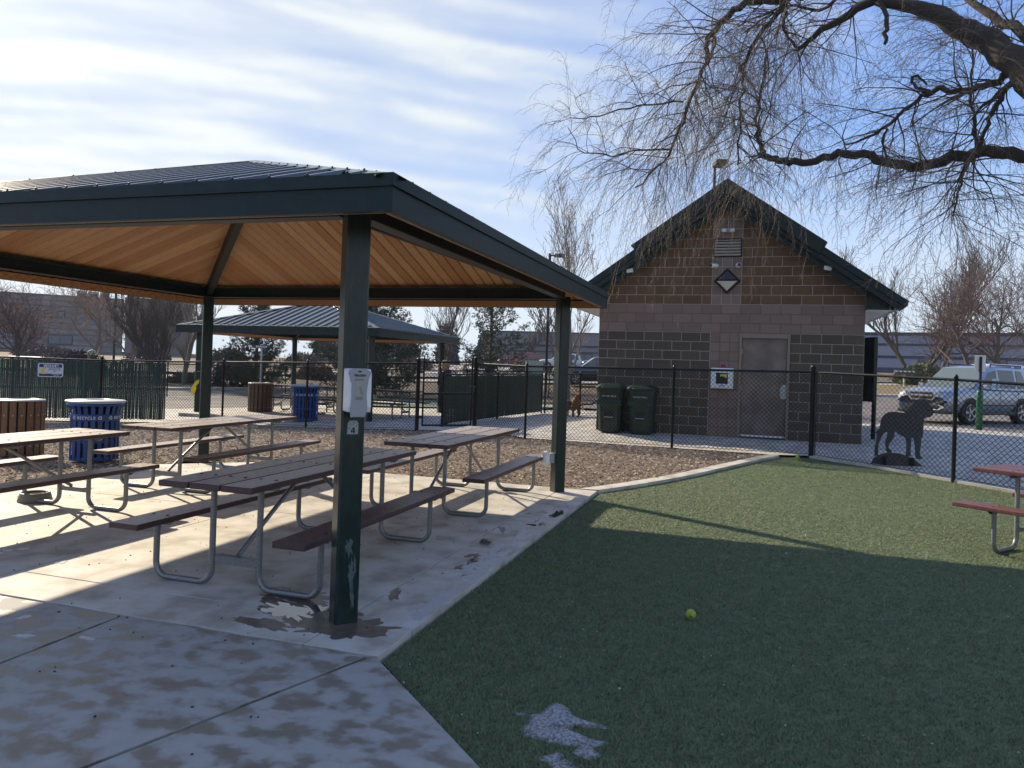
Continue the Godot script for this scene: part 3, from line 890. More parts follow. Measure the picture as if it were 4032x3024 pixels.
	# roof: two slopes, a raised upper section and dark green rakes
	var xc := -0.03; var rt := 5.33; var tipx := 3.50; var rs := 0.696; var zr := 0.42
	for s in [-1.0, 1.0]:
		var r := MB.new()
		var p := V2([xc, rt, xc + s * tipx, rt - rs * tipx, xc + s * (tipx - 0.06), rt - rs * tipx - 0.10, xc, rt - 0.16])
		r.prism(p, Transform3D(Basis(), Vector3(0, 0, -dp - 0.3)), dp + 0.3 + zr - 0.03)
		obj("roof_slope", r, M.green_roof, t)
		var u := MB.new()
		var ux := 1.945
		p = V2([xc, rt + 0.115, xc + s * ux, rt + 0.115 - rs * ux, xc + s * (ux - 0.03), rt + 0.075 - rs * ux, xc + s * (ux - 0.04), rt + 0.003 - rs * (ux - 0.04), xc, rt + 0.003])
		u.prism(p, Transform3D(Basis(), Vector3(0, 0, -dp - 0.35)), dp + 0.35 + zr + 0.05)
		obj("raised_roof_section", u, M.green_roof, t)
		# rake boards, stepped back in three layers
		for layer in [[0.0, 0.165, 0.03, zr - 0.03, 0.0], [0.150, 0.30, 0.03, zr - 0.065, 0.05], [0.29, 0.45, 0.03, zr - 0.17, 0.20]]:
			var k := MB.new()
			var e: float = tipx - layer[4]
			var a: float = layer[0]; var b: float = layer[1]
			if layer[4] > 0.1: e = 2.79
			p = V2([xc, rt - a, xc + s * e, rt - a - rs * e, xc + s * (e - b * 0.35), rt - b - rs * (e - b * 0.35), xc, rt - b])
			k.prism(p, Transform3D(Basis(), Vector3(0, 0, layer[3])), layer[2] + 0.002, 0.004)
			obj("rake_board", k, M.green, t)
		var k2 := MB.new()
		var e2 := ux + 0.01
		p = V2([xc, rt + 0.09, xc + s * e2, rt + 0.09 - rs * e2, xc + s * (e2 - 0.12), rt - 0.20 - rs * (e2 - 0.12), xc, rt - 0.20])
		k2.prism(p, Transform3D(Basis(), Vector3(0, 0, zr + 0.004)), 0.05, 0.006)
		obj("upper_rake_board", k2, M.green, t)
		var k3 := MB.new()
		p = V2([xc, rt + 0.119, xc + s * (e2 + 0.02), rt + 0.119 - rs * (e2 + 0.02), xc + s * (e2 + 0.02), rt + 0.10 - rs * (e2 + 0.02), xc, rt + 0.10])
		k3.prism(p, Transform3D(Basis(), Vector3(0, 0, -dp - 0.36)), dp + 0.36 + zr + 0.075)
		obj("roof_edge_trim", k3, M.green_roof, t)
		var ribs := MB.new()
		for j in 30:
			var z := zr - 0.3 - j * 0.254
			ribs.box(Vector3(xc + s * 2.73, rt + 0.016 - rs * 2.73, z), Vector3(1.9, 0.035, 0.04), Basis(Vector3(0, 0, 1), -s * atan(rs)))
		stuff("roof_ribs", ribs, M.green_roof, t)
		# boxed eave: end board, ribbed pale soffit, gutter fascia
		var eb := MB.new()
		eb.prism(V2([s * (hw + 0.002), 2.735, s * 3.24, 2.735, s * 3.24, 2.90, s * (hw + 0.002), 3.40]), Transform3D(Basis(), Vector3(0, 0, 0.16)), 0.03)
		obj("eave_end_board", eb, M.green, t)
		var so := MB.new()
		for j in 36:
			so.box(Vector3(s * (hw + 0.25), 2.728 + (0.004 if j % 2 == 0 else 0.0), 0.10 - j * 0.2), Vector3(0.50, 0.008, 0.199))
		obj("soffit", so, M.white, t)
		var gf := MB.new()
		gf.prism(V2([s * 3.24, 2.715, s * 3.475, 2.815, s * 3.475, 2.86, s * 3.24, 2.76]), Transform3D(Basis(), Vector3(0, 0, -dp - 0.2)), dp + 0.2 + 0.30)
		obj("eave_fascia", gf, M.lightgrey, t)
	# door
	var brown := mat(L(0.200, 0.155, 0.122), 0.5, {"tex": M.soft, "sc": 0.25})
	var d := MB.new()
	d.rbox(Vector3((door_l + 0.05 + door_r - 0.05) * 0.5, 0.012 + (door_t - 0.112) * 0.5, -0.05), Vector3(door_r - door_l - 0.112, door_t - 0.122, 0.045), 0.003)
	var dn := obj("door", d, brown, t)
	var fr := MB.new()
	fr.rbox(Vector3(door_l + 0.0255, door_t * 0.5, -0.03), Vector3(0.05, door_t - 0.004, 0.11), 0.004)
	fr.rbox(Vector3(door_r - 0.0255, door_t * 0.5, -0.03), Vector3(0.05, door_t - 0.004, 0.11), 0.004)
	fr.rbox(Vector3((door_l + door_r) * 0.5, door_t - 0.054, -0.031), Vector3(door_r - door_l - 0.104, 0.10, 0.108), 0.004)
	obj("door_frame", fr, mat(L(0.225, 0.175, 0.140), 0.5), t)
	for y in [0.27, 1.06, 1.84]:
		var h := MB.new()
		h.bar(Vector3(door_l + 0.052, y - 0.06, -0.020), Vector3(door_l + 0.052, y + 0.06, -0.020), 0.010, 8)
		obj("hinge", h, M.steel, dn)
	var pl := MB.new()
	pl.rbox(Vector3(1.222, 1.01, -0.022), Vector3(0.105, 0.30, 0.012), 0.003)
	pl.rbox(Vector3(1.158, 1.00, -0.012), Vector3(0.028, 0.20, 0.03), 0.008)
	pl.rbox(Vector3(1.222, 1.03, -0.006), Vector3(0.06, 0.10, 0.026), 0.008)
	obj("handle_plate", pl, M.steel, dn)
	var sw := MB.new()
	sw.rbox(Vector3((door_l + door_r) * 0.5, 0.055, -0.022), Vector3(door_r - door_l - 0.12, 0.035, 0.014), 0.003)
	obj("door_sweep", sw, M.white, dn)
	var th := MB.new()
	th.box(Vector3((door_l + door_r) * 0.5, 0.012, -0.03), Vector3(door_r - door_l - 0.11, 0.022, 0.13))
	obj("threshold", th, M.darkgrey, t)
	# louvred vent
	var vm := MB.new()
	var vc := Vector2(0.0, 20 * bh)
	for s in [-1.0, 1.0]:
		vm.box(Vector3(s * 0.288, vc.y, -0.01), Vector3(0.024, 0.40, 0.05))
		vm.box(Vector3(0, vc.y + s * 0.191, -0.0102), Vector3(0.552, 0.022, 0.05))
	M.vent = mat(L(0.006, 0.009, 0.016), 0.6, {"spec": 0.3})
	var vn := obj("vent", vm, M.vent, t)
	for j in 6:
		var b := MB.new()
		b.box(Vector3(0, vc.y - 0.16 + j * 0.064, -0.015), Vector3(0.55, 0.006, 0.075), Basis(Vector3.RIGHT, 0.7))
		obj("slat", b, M.vent, vn)
	# things mounted on the wall
	var lamp := thing("wall_lamp", "diamond-shaped wall lamp with dark hood and pale lens below the vent", "wall lamp", at + Vector3(0.01, 3.345, 0.006))
	var lm := MB.new()
	lm.prism(V2([0, -0.275, 0.275, 0, 0, 0.275, -0.275, 0]), Transform3D(), 0.07, 0.02)
	obj("housing", lm, M.black, lamp)
	lm = MB.new()
	lm.prism(V2([-0.225, 0.01, 0.225, 0.01, 0, 0.235]), Transform3D(Basis(), Vector3(0, 0, 0.071)), 0.045, 0.02)
	obj("hood", lm, mat(L(0.010, 0.010, 0.035), 0.25), lamp)
	lm = MB.new()
	lm.prism(V2([-0.215, -0.004, 0, -0.22, 0.215, -0.004]), Transform3D(Basis(), Vector3(0, 0, 0.071)), 0.03, 0.015)
	obj("lens", lm, mat(L(0.52, 0.46, 0.36), 0.4), lamp)
	var cams := [[Vector3(-0.23, 3.665, 0.0), -0.9, "small white security camera left of the diamond lamp, pointing sideways"], [Vector3(0.22, 3.672, 0.0), 0.25, "small white security camera right of the diamond lamp, facing the lawn"]]
	for cdef in cams:
		var cm := thing("security_camera", cdef[2], "camera", at + cdef[0] + Vector3(0, 0, 0.006), 0.0, "security cameras on the building")
		var b := MB.new()
		b.lathe(V2([0.0, 0.0, 0.05, 0.0, 0.05, 0.025, 0.02, 0.03, 0.018, 0.06]), 14, Transform3D(Basis(Vector3.RIGHT, PI / 2), Vector3.ZERO))
		obj("mount", b, M.white, cm)
		var bb := Basis(Vector3.UP, cdef[1])
		b = MB.new()
		b.lathe(V2([0.0, -0.07, 0.042, -0.07, 0.046, -0.05, 0.046, 0.08, 0.036, 0.09]), 14, Transform3D(bb * Basis(Vector3.RIGHT, PI / 2), Vector3(0, 0.0, 0.09) + bb * Vector3(0, 0, 0.03)))
		obj("body", b, M.white, cm)
		b = MB.new()
		b.lathe(V2([0.036, 0.0, 0.03, 0.006, 0.0, 0.008]), 12, Transform3D(bb * Basis(Vector3.RIGHT, PI / 2), Vector3(0, 0.0, 0.09) + bb * Vector3(0, 0, 0.119)))
		obj("lens", b, M.ink, cm)
	for cdef in [[Vector3(1.985, 3.555, 0.24), "white dome camera under the right rake of the gable roof"], [Vector3(-2.05, 3.53, 0.24), "white dome camera under the left rake of the gable roof"]]:
		var cm := thing("dome_camera", cdef[1], "camera", at + cdef[0], 0.0, "security cameras on the building")
		var b := MB.new()
		b.rbox(Vector3(0, 0.02, 0), Vector3(0.15, 0.09, 0.14), 0.015, Basis(Vector3(0, 0, 1), 0.2 * signf(-cdef[0].x)))
		obj("body", b, M.white, cm)
		b = MB.new()
		b.ball(Vector3(0, -0.035, 0.01), Vector3(0.05, 0.05, 0.05), Basis(), 12)
		obj("dome", b, M.ink, cm)
	var fl := thing("flood_light", "white twin flood light high on the gable above the vent", "flood light", at + Vector3(0.0, 4.43, 0.006))
	var fb := MB.new()
	fb.rbox(Vector3(0, 0, 0.04), Vector3(0.09, 0.09, 0.08), 0.01)
	fb.bar(Vector3(0, 0.04, 0.04), Vector3(0, 0.32, 0.04), 0.012)
	obj("mount", fb, M.lightgrey, fl)
	for s in [-1.0, 1.0]:
		fb = MB.new()
		fb.rbox(Vector3(s * 0.085, -0.01, 0.10), Vector3(0.10, 0.07, 0.10), 0.012)
		obj("lamp_head", fb, M.white, fl)
	var aed := thing("defibrillator_cabinet", "white defibrillator wall cabinet with dark window and red strobe, left of the door", "cabinet", at + Vector3(-0.03, 1.255, 0.006))
	var ab := MB.new()
	ab.rbox(Vector3(0, 0, 0.07), Vector3(0.46, 0.44, 0.14), 0.010)
	obj("case", ab, M.white, aed)
	ab = MB.new()
	ab.rbox(Vector3(0, -0.005, 0.146), Vector3(0.40, 0.38, 0.012), 0.004)
	obj("door", ab, M.white, aed)
	ab = MB.new()
	ab.box(Vector3(0, 0.0, 0.153), Vector3(0.245, 0.235, 0.004))
	obj("window", ab, M.ink, aed)
	ab = MB.new()
	ab.rbox(Vector3(0.035, 0.065, 0.158), Vector3(0.14, 0.05, 0.008), 0.003)
	ab.rbox(Vector3(0.08, 0.03, 0.158), Vector3(0.04, 0.03, 0.008), 0.003)
	obj("device", ab, mat(L(0.55, 0.62, 0.05), 0.5), aed)
	obj("lettering", text_mesh("AED", 0.055, true), mat(L(0.02, 0.06, 0.35), 0.5), aed, Transform3D(Basis(), Vector3(0, -0.155, 0.1535)))
	ab = MB.new()
	ab.lathe(V2([0.05, 0.0, 0.05, 0.03, 0.04, 0.065, 0.0, 0.075]), 14, Transform3D(Basis(), Vector3(0.02, 0.221, 0.07)))
	obj("strobe", ab, mat(L(0.22, 0.006, 0.008), 0.25), aed)
# ---- chain-link fences
func links(a: Vector3, b: Vector3, lo: float, hi: float, pitch: float, r: float) -> MB:
	var m := MB.new()
	var ln := Vector2(b.x - a.x, b.z - a.z).length()
	var along := (b - a) / ln
	var side := Vector3(-(b.z - a.z), 0, b.x - a.x).normalized()
	var cnt := int(ln / (pitch * 0.5))
	var rows := int((hi - lo) / (pitch * 0.5))
	for j in cnt:
		var x0 := (j + 0.02) * pitch * 0.5; var x1 := (j + 0.98) * pitch * 0.5
		var s := m.v.size()
		for k in rows + 1:
			var odd := (k + j) % 2 == 0
			var p := a + along * (x0 if odd else x1) + Vector3(0, lo + k * pitch * 0.5, 0) + side * (0.004 if odd else -0.004)
			for e in 3:
				var ang := TAU * e / 3.0 + 0.5
				var d := along * cos(ang) + side * sin(ang)
				m.pt(p + d * r, d)
		for k in rows:
			for e in 3:
				var q0 := s + k * 3 + e; var q1 := s + k * 3 + (e + 1) % 3
				m.i.append_array(PackedInt32Array([q0, q1 + 3, q1, q0, q0 + 3, q1 + 3]))
	return m

func fence_post(p: Vector3, h: float, r: float) -> MB:
	var m := MB.new()
	m.lathe(V2([r, -0.1, r, h, r * 1.08, h + 0.004, r * 1.08, h + 0.02, r * 0.6, h + 0.045, 0.0, h + 0.05]), 12, Transform3D(Basis(), p))
	return m

# posts: list of [x, z, radius, extra height]; one thing with posts, rails and mesh
func fence(label: String, posts: Array, h: float, pitch: float, r: float, group := "", skip_mesh: Array = []) -> Node3D:
	var t := thing("chain_link_fence", label, "fence", Vector3.ZERO, 0.0, group)
	for j in posts.size():
		var a: Array = posts[j]
		var pa := gp(a[0], a[1])
		if a[2] > 0.0: obj("post", fence_post(pa, h + a[3], a[2]), M.black, t)
		if j == posts.size() - 1: break
		var b: Array = posts[j + 1]
		var pb := gp(b[0], b[1])
		var rail := MB.new()
		rail.bar(pa + Vector3(0, h - 0.03, 0), pb + Vector3(0, h - 0.03, 0), 0.0215, 10)
		obj("top_rail", rail, M.black, t)
		if j in skip_mesh: continue
		stuff("chain_link_mesh", links(pa, pb, 0.03, h + 0.02, pitch, r), M.wire, t)
		var tw := MB.new()
		tw.bar(pa + Vector3(0, 0.05, 0), pb + Vector3(0, 0.05, 0), 0.004, 5)
		var d := (pb - pa).normalized()
		for q in [0.3, 0.65]:
			var c := pa.lerp(pb, q) + Vector3(0, h - 0.03, 0)
			tw.bar(c - d * 0.012, c + d * 0.012, 0.027, 8)
		obj("tension_wire", tw, M.black, t)
		if a[2] > 0.035:
			var bands := MB.new()
			for y in [0.2, 0.55, 0.95, 1.32]:
				bands.lathe(V2([a[2] + 0.004, y - 0.012, a[2] + 0.006, y, a[2] + 0.004, y + 0.012]), 10, Transform3D(Basis(), pa))
				bands.box(pa + d * (a[2] + 0.02) + Vector3(0, y, 0), Vector3(0.03, 0.022, 0.02), Basis(d, Vector3.UP, d.cross(Vector3.UP)))
			bands.box(pa + d * (a[2] + 0.03) + Vector3(0, h * 0.5, 0), Vector3(0.018, h - 0.1, 0.006), Basis(d, Vector3.UP, d.cross(Vector3.UP)))
			obj("tension_bands", bands, M.black, t)
	return t

# upright privacy slats woven into a fence between two points
func slats(t: Node3D, a: Vector3, b: Vector3, h: float, sd: int) -> void:
	var ln := Vector2(b.x - a.x, b.z - a.z).length()
	var d := (b - a) / ln
	var bas := Basis(Vector3(d.x, 0, d.z).normalized(), Vector3.UP, Vector3(d.x, 0, d.z).normalized().cross(Vector3.UP))
	rng.seed = sd
	var sm := []
	for f in 3:
		var m := MB.new()
		m.box(Vector3.ZERO, Vector3(0.0375, h - 0.12 - f * 0.010, 0.004))
		sm.append(m.mesh())
	var cnt := int(ln / 0.0405)
	for j in cnt:
		var o := obj("slat", sm[rng.randi() % 3], M.slat[0 if rng.randf() < 0.62 else 1] if rng.randf() > 0.05 else M.slat[2], t)
		o.transform = Transform3D(bas * Basis(Vector3(0, 0, 1), rng.randf_range(-0.006, 0.006)) * Basis(Vector3.UP, rng.randf_range(-0.12, 0.12)), a + d * (j + 0.5) * 0.0405 + Vector3(0, h * 0.5 - 0.005, 0))

func make_fences() -> void:
	var h := 1.52
	fence("black chain-link fence from the gate past the building to the far side of the turf", [[-5.83, -15.66, 0.040, 0.08], [-4.41, -14.86, 0.0255, 0.0], [-1.40, -14.46, 0.0255, 0.0], [1.03, -14.24, 0.044, 0.05], [2.87, -12.58, 0.030, 0.0], [5.25, -10.62, 0.030, 0.0], [7.7, -8.6, 0.030, 0.0]], h, 0.08, 0.0056)
	fence("black chain-link fence between the green-slatted section and the gate", [[-13.72, -15.08, 0.0, 0.0], [-12.2, -15.28, 0.0255, 0.0], [-9.72, -15.06, 0.0255, 0.0], [-7.05, -15.30, 0.044, 0.05]], h, 0.08, 0.0056)
	var sa := Vector3(-19.4, 0, -11.75); var sb := Vector3(-13.72, 0, -15.08)
	var sf := fence("chain-link fence filled with dark green privacy slats, with a dog sign on it", [[-19.4, -11.75, 0.0255, 0.0], [-17.0, -13.16, 0.0255, 0.0], [-14.98, -14.34, 0.0255, 0.03], [-13.72, -15.08, 0.0, 0.0]], h, 0.08, 0.0056)
	slats(sf, gp(-17.6, -12.80), gp(sb.x, sb.z), h, 61)
	# gate
	var ga := gp(-7.05, -15.30); var gb := gp(-5.83, -15.66)
	var gd := (gb - ga).normalized()
	var g := thing("gate", "black chain-link walk gate with a middle rail, left of the slatted screen", "gate", ga)
	var fr := MB.new()
	var x0 := gd * 0.12; var x1 := gd * ((gb - ga).length() - 0.08)
	for x in [x0, x1]: fr.bar(x + Vector3(0, 0.10, 0), x + Vector3(0, 1.60, 0), 0.0215, 10)
	for x in [x0, x1]: fr.ball(x + Vector3(0, 1.60, 0), Vector3(0.024, 0.024, 0.024), Basis(), 8)
	for y in [0.12, 0.82, 1.52]: fr.bar(x0 + Vector3(0, y, 0), x1 + Vector3(0, y, 0), 0.0205, 10)
	obj("frame", fr, M.black, g)
	stuff("chain_link_mesh", links(x0, x1, 0.08, 1.56, 0.08, 0.0056), M.wire, g)
	var la := MB.new()
	la.box(x1 + Vector3(0.02, 0.98, 0.03), Vector3(0.16, 0.035, 0.04), Basis(gd, Vector3.UP, gd.cross(Vector3.UP)))
	la.box(x1 + Vector3(0.06, 0.93, 0.03), Vector3(0.03, 0.14, 0.03), Basis(gd, Vector3.UP, gd.cross(Vector3.UP)))
	obj("latch", la, M.darkgrey, g)
	for y in [0.30, 1.30]:
		var hi := MB.new()
		hi.box(x0 * 0.5 + Vector3(0, y, 0), Vector3(0.14, 0.05, 0.05), Basis(gd, Vector3.UP, gd.cross(Vector3.UP)))
		obj("hinge", hi, M.black, g)
	# slatted screen running back beyond the gate
	var s2 := fence("low fence screened with dark green slats running back from the gate", [[-6.83, -16.2, 0.0255, 0.0], [-6.5, -19.2, 0.0255, 0.0], [-6.15, -22.4, 0.0255, 0.0]], 1.24, 0.08, 0.0056, "", [0, 1])
	slats(s2, gp(-6.83, -16.2), gp(-6.15, -22.4), 1.24, 62)
	# fences of the second run, farther back
	fence("plain chain-link fence along the back of the second dog run, beyond the far shelter", [[-25.5, -20.5, 0.025, 0.0], [-21.6, -23.8, 0.025, 0.0], [-18.6, -27.2, 0.025, 0.0], [-16.2, -30.2, 0.025, 0.0], [-12.5, -32.5, 0.025, 0.0], [-9.0, -34.0, 0.025, 0.0], [-5.6, -35.2, 0.025, 0.0]], 1.3, 0.10, 0.0055, "fences of the second dog run")
	fence("short chain-link fence between the slatted screen and the restroom building", [[-6.1, -22.6, 0.03, 0.0], [-4.9, -22.2, 0.03, 0.0], [-3.3, -22.0, 0.03, 0.0], [-3.3, -24.0, 0.03, 0.0]], 1.25, 0.10, 0.0055, "fences of the second dog run")
	# a woven dog sign
	var sd2 := (sb - sa).normalized()
	var bas := Basis(sd2, Vector3.UP, sd2.cross(Vector3.UP))
	var sp := gp(-15.93, -13.79) + bas.z * 0.04
	var sg := thing("sign", "white and blue WOOF! clean-up sign on the slatted fence", "sign", sp)
	sg.basis = bas
	var pl := MB.new()
	var rr := V2([-0.275, -0.135, -0.25, -0.165, 0.25, -0.165, 0.275, -0.135, 0.275, 0.135, 0.25, 0.165, -0.25, 0.165, -0.275, 0.135])
	pl.prism(rr, Transform3D(Basis(), Vector3(0, 1.22, 0)), 0.004)
	obj("plate", pl, mat(L(0.55, 0.58, 0.62), 0.5), sg)
	var navy := mat(L(0.012, 0.018, 0.13), 0.5)
	var bl := MB.new()
	bl.prism(V2([-0.245, 0.065, 0.245, 0.065, 0.245, 0.13, 0.23, 0.145, -0.23, 0.145, -0.245, 0.13]), Transform3D(Basis(), Vector3(0, 1.22, 0.004)), 0.0012)
	bl.prism(V2([-0.245, -0.13, -0.23, -0.145, 0.23, -0.145, 0.245, -0.13, 0.245, -0.085, -0.245, -0.085]), Transform3D(Basis(), Vector3(0, 1.22, 0.004)), 0.0012)
	obj("panel", bl, navy, sg)
	obj("lettering", text_mesh("WOOF!", 0.085, true), M.white, sg, Transform3D(Basis().scaled(Vector3(1.15, 1, 1)), Vector3(0.01, 1.322, 0.0055)))
	var ly := 0.045
	for s in ["PLEASE CLEAN", "UP AFTER YOUR", "PET"]:
		obj("lettering", text_mesh(s, 0.036, true), navy, sg, Transform3D(Basis(), Vector3(0.085, 1.22 + ly, 0.0045)))
		ly -= 0.037
	ly = -0.102
	for s in ["All Groundskeepers", "Thank You!"]:
		obj("lettering", text_mesh(s, 0.020, true), M.white, sg, Transform3D(Basis(), Vector3(0.12, 1.22 + ly, 0.0055)))
		ly -= 0.022
	# the print of a sitting yellow dog, kept plain
	var dg := MB.new()
	dg.prism(blob(Vector2(-0.165, 0.0), 0.045, 0.07, -0.3, 5, 0.1, 16), Transform3D(Basis(), Vector3(0, 1.21, 0.0042)), 0.001)
	dg.prism(blob(Vector2(-0.135, 0.062), 0.03, 0.028, 0.2, 6, 0.1, 14), Transform3D(Basis(), Vector3(0, 1.205, 0.0042)), 0.0011)
	dg.prism(blob(Vector2(-0.14, -0.07), 0.075, 0.018, 0.0, 8, 0.1, 16), Transform3D(Basis(), Vector3(0, 1.212, 0.0042)), 0.0012)
	obj("print", dg, mat(L(0.62, 0.48, 0.10), 0.6), sg)
# ---- bins, fittings and small things
func txt(m: MB, s: String, size: float, t: Transform3D, bold := true) -> void:
	var a := text_mesh(s, size, bold).get_mesh_arrays()
	var st := m.v.size()
	for j in a[Mesh.ARRAY_VERTEX].size():
		m.pt(t * a[Mesh.ARRAY_VERTEX][j], (t.basis * a[Mesh.ARRAY_NORMAL][j]).normalized())
	for j in a[Mesh.ARRAY_INDEX]: m.i.append(j + st)

# a place on a drum of radius r at angle ang, its z pointing outwards
func on_drum(r: float, ang: float, y: float) -> Transform3D:
	var o := Vector3(cos(ang), 0, -sin(ang))
	return Transform3D(Basis(Vector3.UP.cross(o), Vector3.UP, o), o * r + Vector3(0, y, 0))

func recycle_mark(m: MB, t: Transform3D, r: float) -> void:
	for k in 3:
		var b := Basis(Vector3(0, 0, 1), k * TAU / 3)
		m.prism(V2([-r * 0.62, -r * 0.62, r * 0.30, -r * 0.62, r * 0.30, -r * 0.85, r * 0.72, -r * 0.48, r * 0.30, -r * 0.12, r * 0.30, -r * 0.34, -r * 0.45, -r * 0.34]), t * Transform3D(b, Vector3.ZERO), 0.002)

func recycling_bin(label: String, at: Vector3, phase: float) -> Node3D:
	var t := thing("recycling_bin", label, "recycling bin", at, 0.0, "blue slatted recycling bins")
	var blue := mat(L(0.008, 0.060, 0.24), 0.38)
	var r := 0.315
	for j in 22:
		var a := TAU * j / 22
		var p := on_drum(r, a, 0.0)
		var m := MB.new()
		var pr := PackedVector3Array()
		var w := 0.026
		var ys := [0.04, 0.70, 0.80, 0.88]; var ro := [0.0, 0.0, 0.022, 0.062]
		for k in 3:
			var a0 := p * Vector3(-w, ys[k], ro[k]); var a1 := p * Vector3(w, ys[k], ro[k])
			var b0 := p * Vector3(-w * 1.1, ys[k + 1], ro[k + 1]); var b1 := p * Vector3(w * 1.1, ys[k + 1], ro[k + 1])
			var th := p.basis.z * 0.006
			m.quad(a0 + th, a1 + th, b1 + th, b0 + th)
			m.quad(a1, a0, b0, b1)
			m.quad(a0, a0 + th, b0 + th, b0)
			m.quad(a1 + th, a1, b1, b1 + th)
		obj("slat", m, blue, t)
	var b := MB.new()
	b.lathe(V2([r + 0.012, 0.615, r + 0.014, 0.62, r + 0.014, 0.71, r + 0.012, 0.715, r - 0.004, 0.71, r - 0.004, 0.62, r + 0.012, 0.615]), 40)
	for y in [0.045, 0.30]: b.lathe(V2([r - 0.002, y, r - 0.006, y + 0.05, r - 0.010, y, r - 0.002, y]), 40)
	b.lathe(V2([r + 0.066, 0.835, r + 0.070, 0.875, r + 0.05, 0.875, r + 0.04, 0.835, r + 0.066, 0.835]), 40)
	obj("band", b, blue, t)
	var liner := MB.new()
	liner.lathe(V2([0.0, 0.05, 0.26, 0.05, 0.285, 0.84, 0.275, 0.84, 0.25, 0.07, 0.0, 0.06]), 32)
	obj("liner", liner, M.ink, t)
	var lid := MB.new()
	lid.lathe(V2([r + 0.072, 0.872, r + 0.086, 0.885, r + 0.086, 0.900, r + 0.07, 0.908, 0.20, 0.922, 0.14, 0.918, 0.13, 0.89]), 44)
	obj("rim", lid, mat(L(0.42, 0.45, 0.47), 0.4), t)
	var le := MB.new()
	for g in 4:
		var a := phase + g * TAU / 4
		var s := "RECYCLE"
		for k in 7: txt(le, s[k], 0.058, on_drum(r + 0.0145, a + (k - 3) * 0.113, 0.645 + 0.018))
		for e in [-1, 1]: recycle_mark(le, on_drum(r + 0.0145, a + e * 0.56, 0.665), 0.034)
	obj("lettering", le, mat(L(0.62, 0.66, 0.70), 0.5), t)
	return t

func litter_bin(label: String, at: Vector3, tone: Color) -> Node3D:
	var t := thing("litter_bin", label, "litter bin", at, 0.0, "round litter bins clad in brown boards")
	var brown := mat(tone, 0.6, {"tex": M.soft, "sc": Vector3(8, 1, 8), "bump": 0.05, "btex": M.grain})
	var r := 0.315
	for j in 18:
		var p := on_drum(r, TAU * (j + 0.3) / 18, 0.43)
		var m := MB.new()
		m.rbox(Vector3.ZERO, Vector3(0.088, 0.80, 0.036), 0.005)
		obj("slat", m, brown, t, p)
		var b := MB.new()
		b.lathe(V2([0.012, 0.0, 0.010, 0.004, 0.0, 0.005]), 8, Transform3D(Basis(Vector3.RIGHT, PI / 2), Vector3(0, 0.20, 0.018)))
		b.lathe(V2([0.012, 0.0, 0.010, 0.004, 0.0, 0.005]), 8, Transform3D(Basis(Vector3.RIGHT, PI / 2), Vector3(0, -0.26, 0.018)))
		obj("bolt", b, M.steel, t, p)
	var f := MB.new()
	for y in [0.16, 0.62]: f.lathe(V2([r - 0.02, y, r - 0.02, y + 0.04, r - 0.03, y + 0.04, r - 0.03, y, r - 0.02, y]), 36)
	obj("frame", f, M.black, t)
	var l := MB.new()
	l.lathe(V2([0.0, 0.05, 0.27, 0.05, 0.275, 0.80, 0.265, 0.80, 0.262, 0.07, 0.0, 0.06]), 32)
	obj("liner", l, M.ink, t)
	var t2 := MB.new()
	t2.lathe(V2([0.335, 0.832, 0.345, 0.842, 0.335, 0.856, 0.26, 0.864, 0.17, 0.870, 0.16, 0.84]), 40)
	obj("lid", t2, mat(L(0.34, 0.31, 0.26), 0.45), t)
	return t

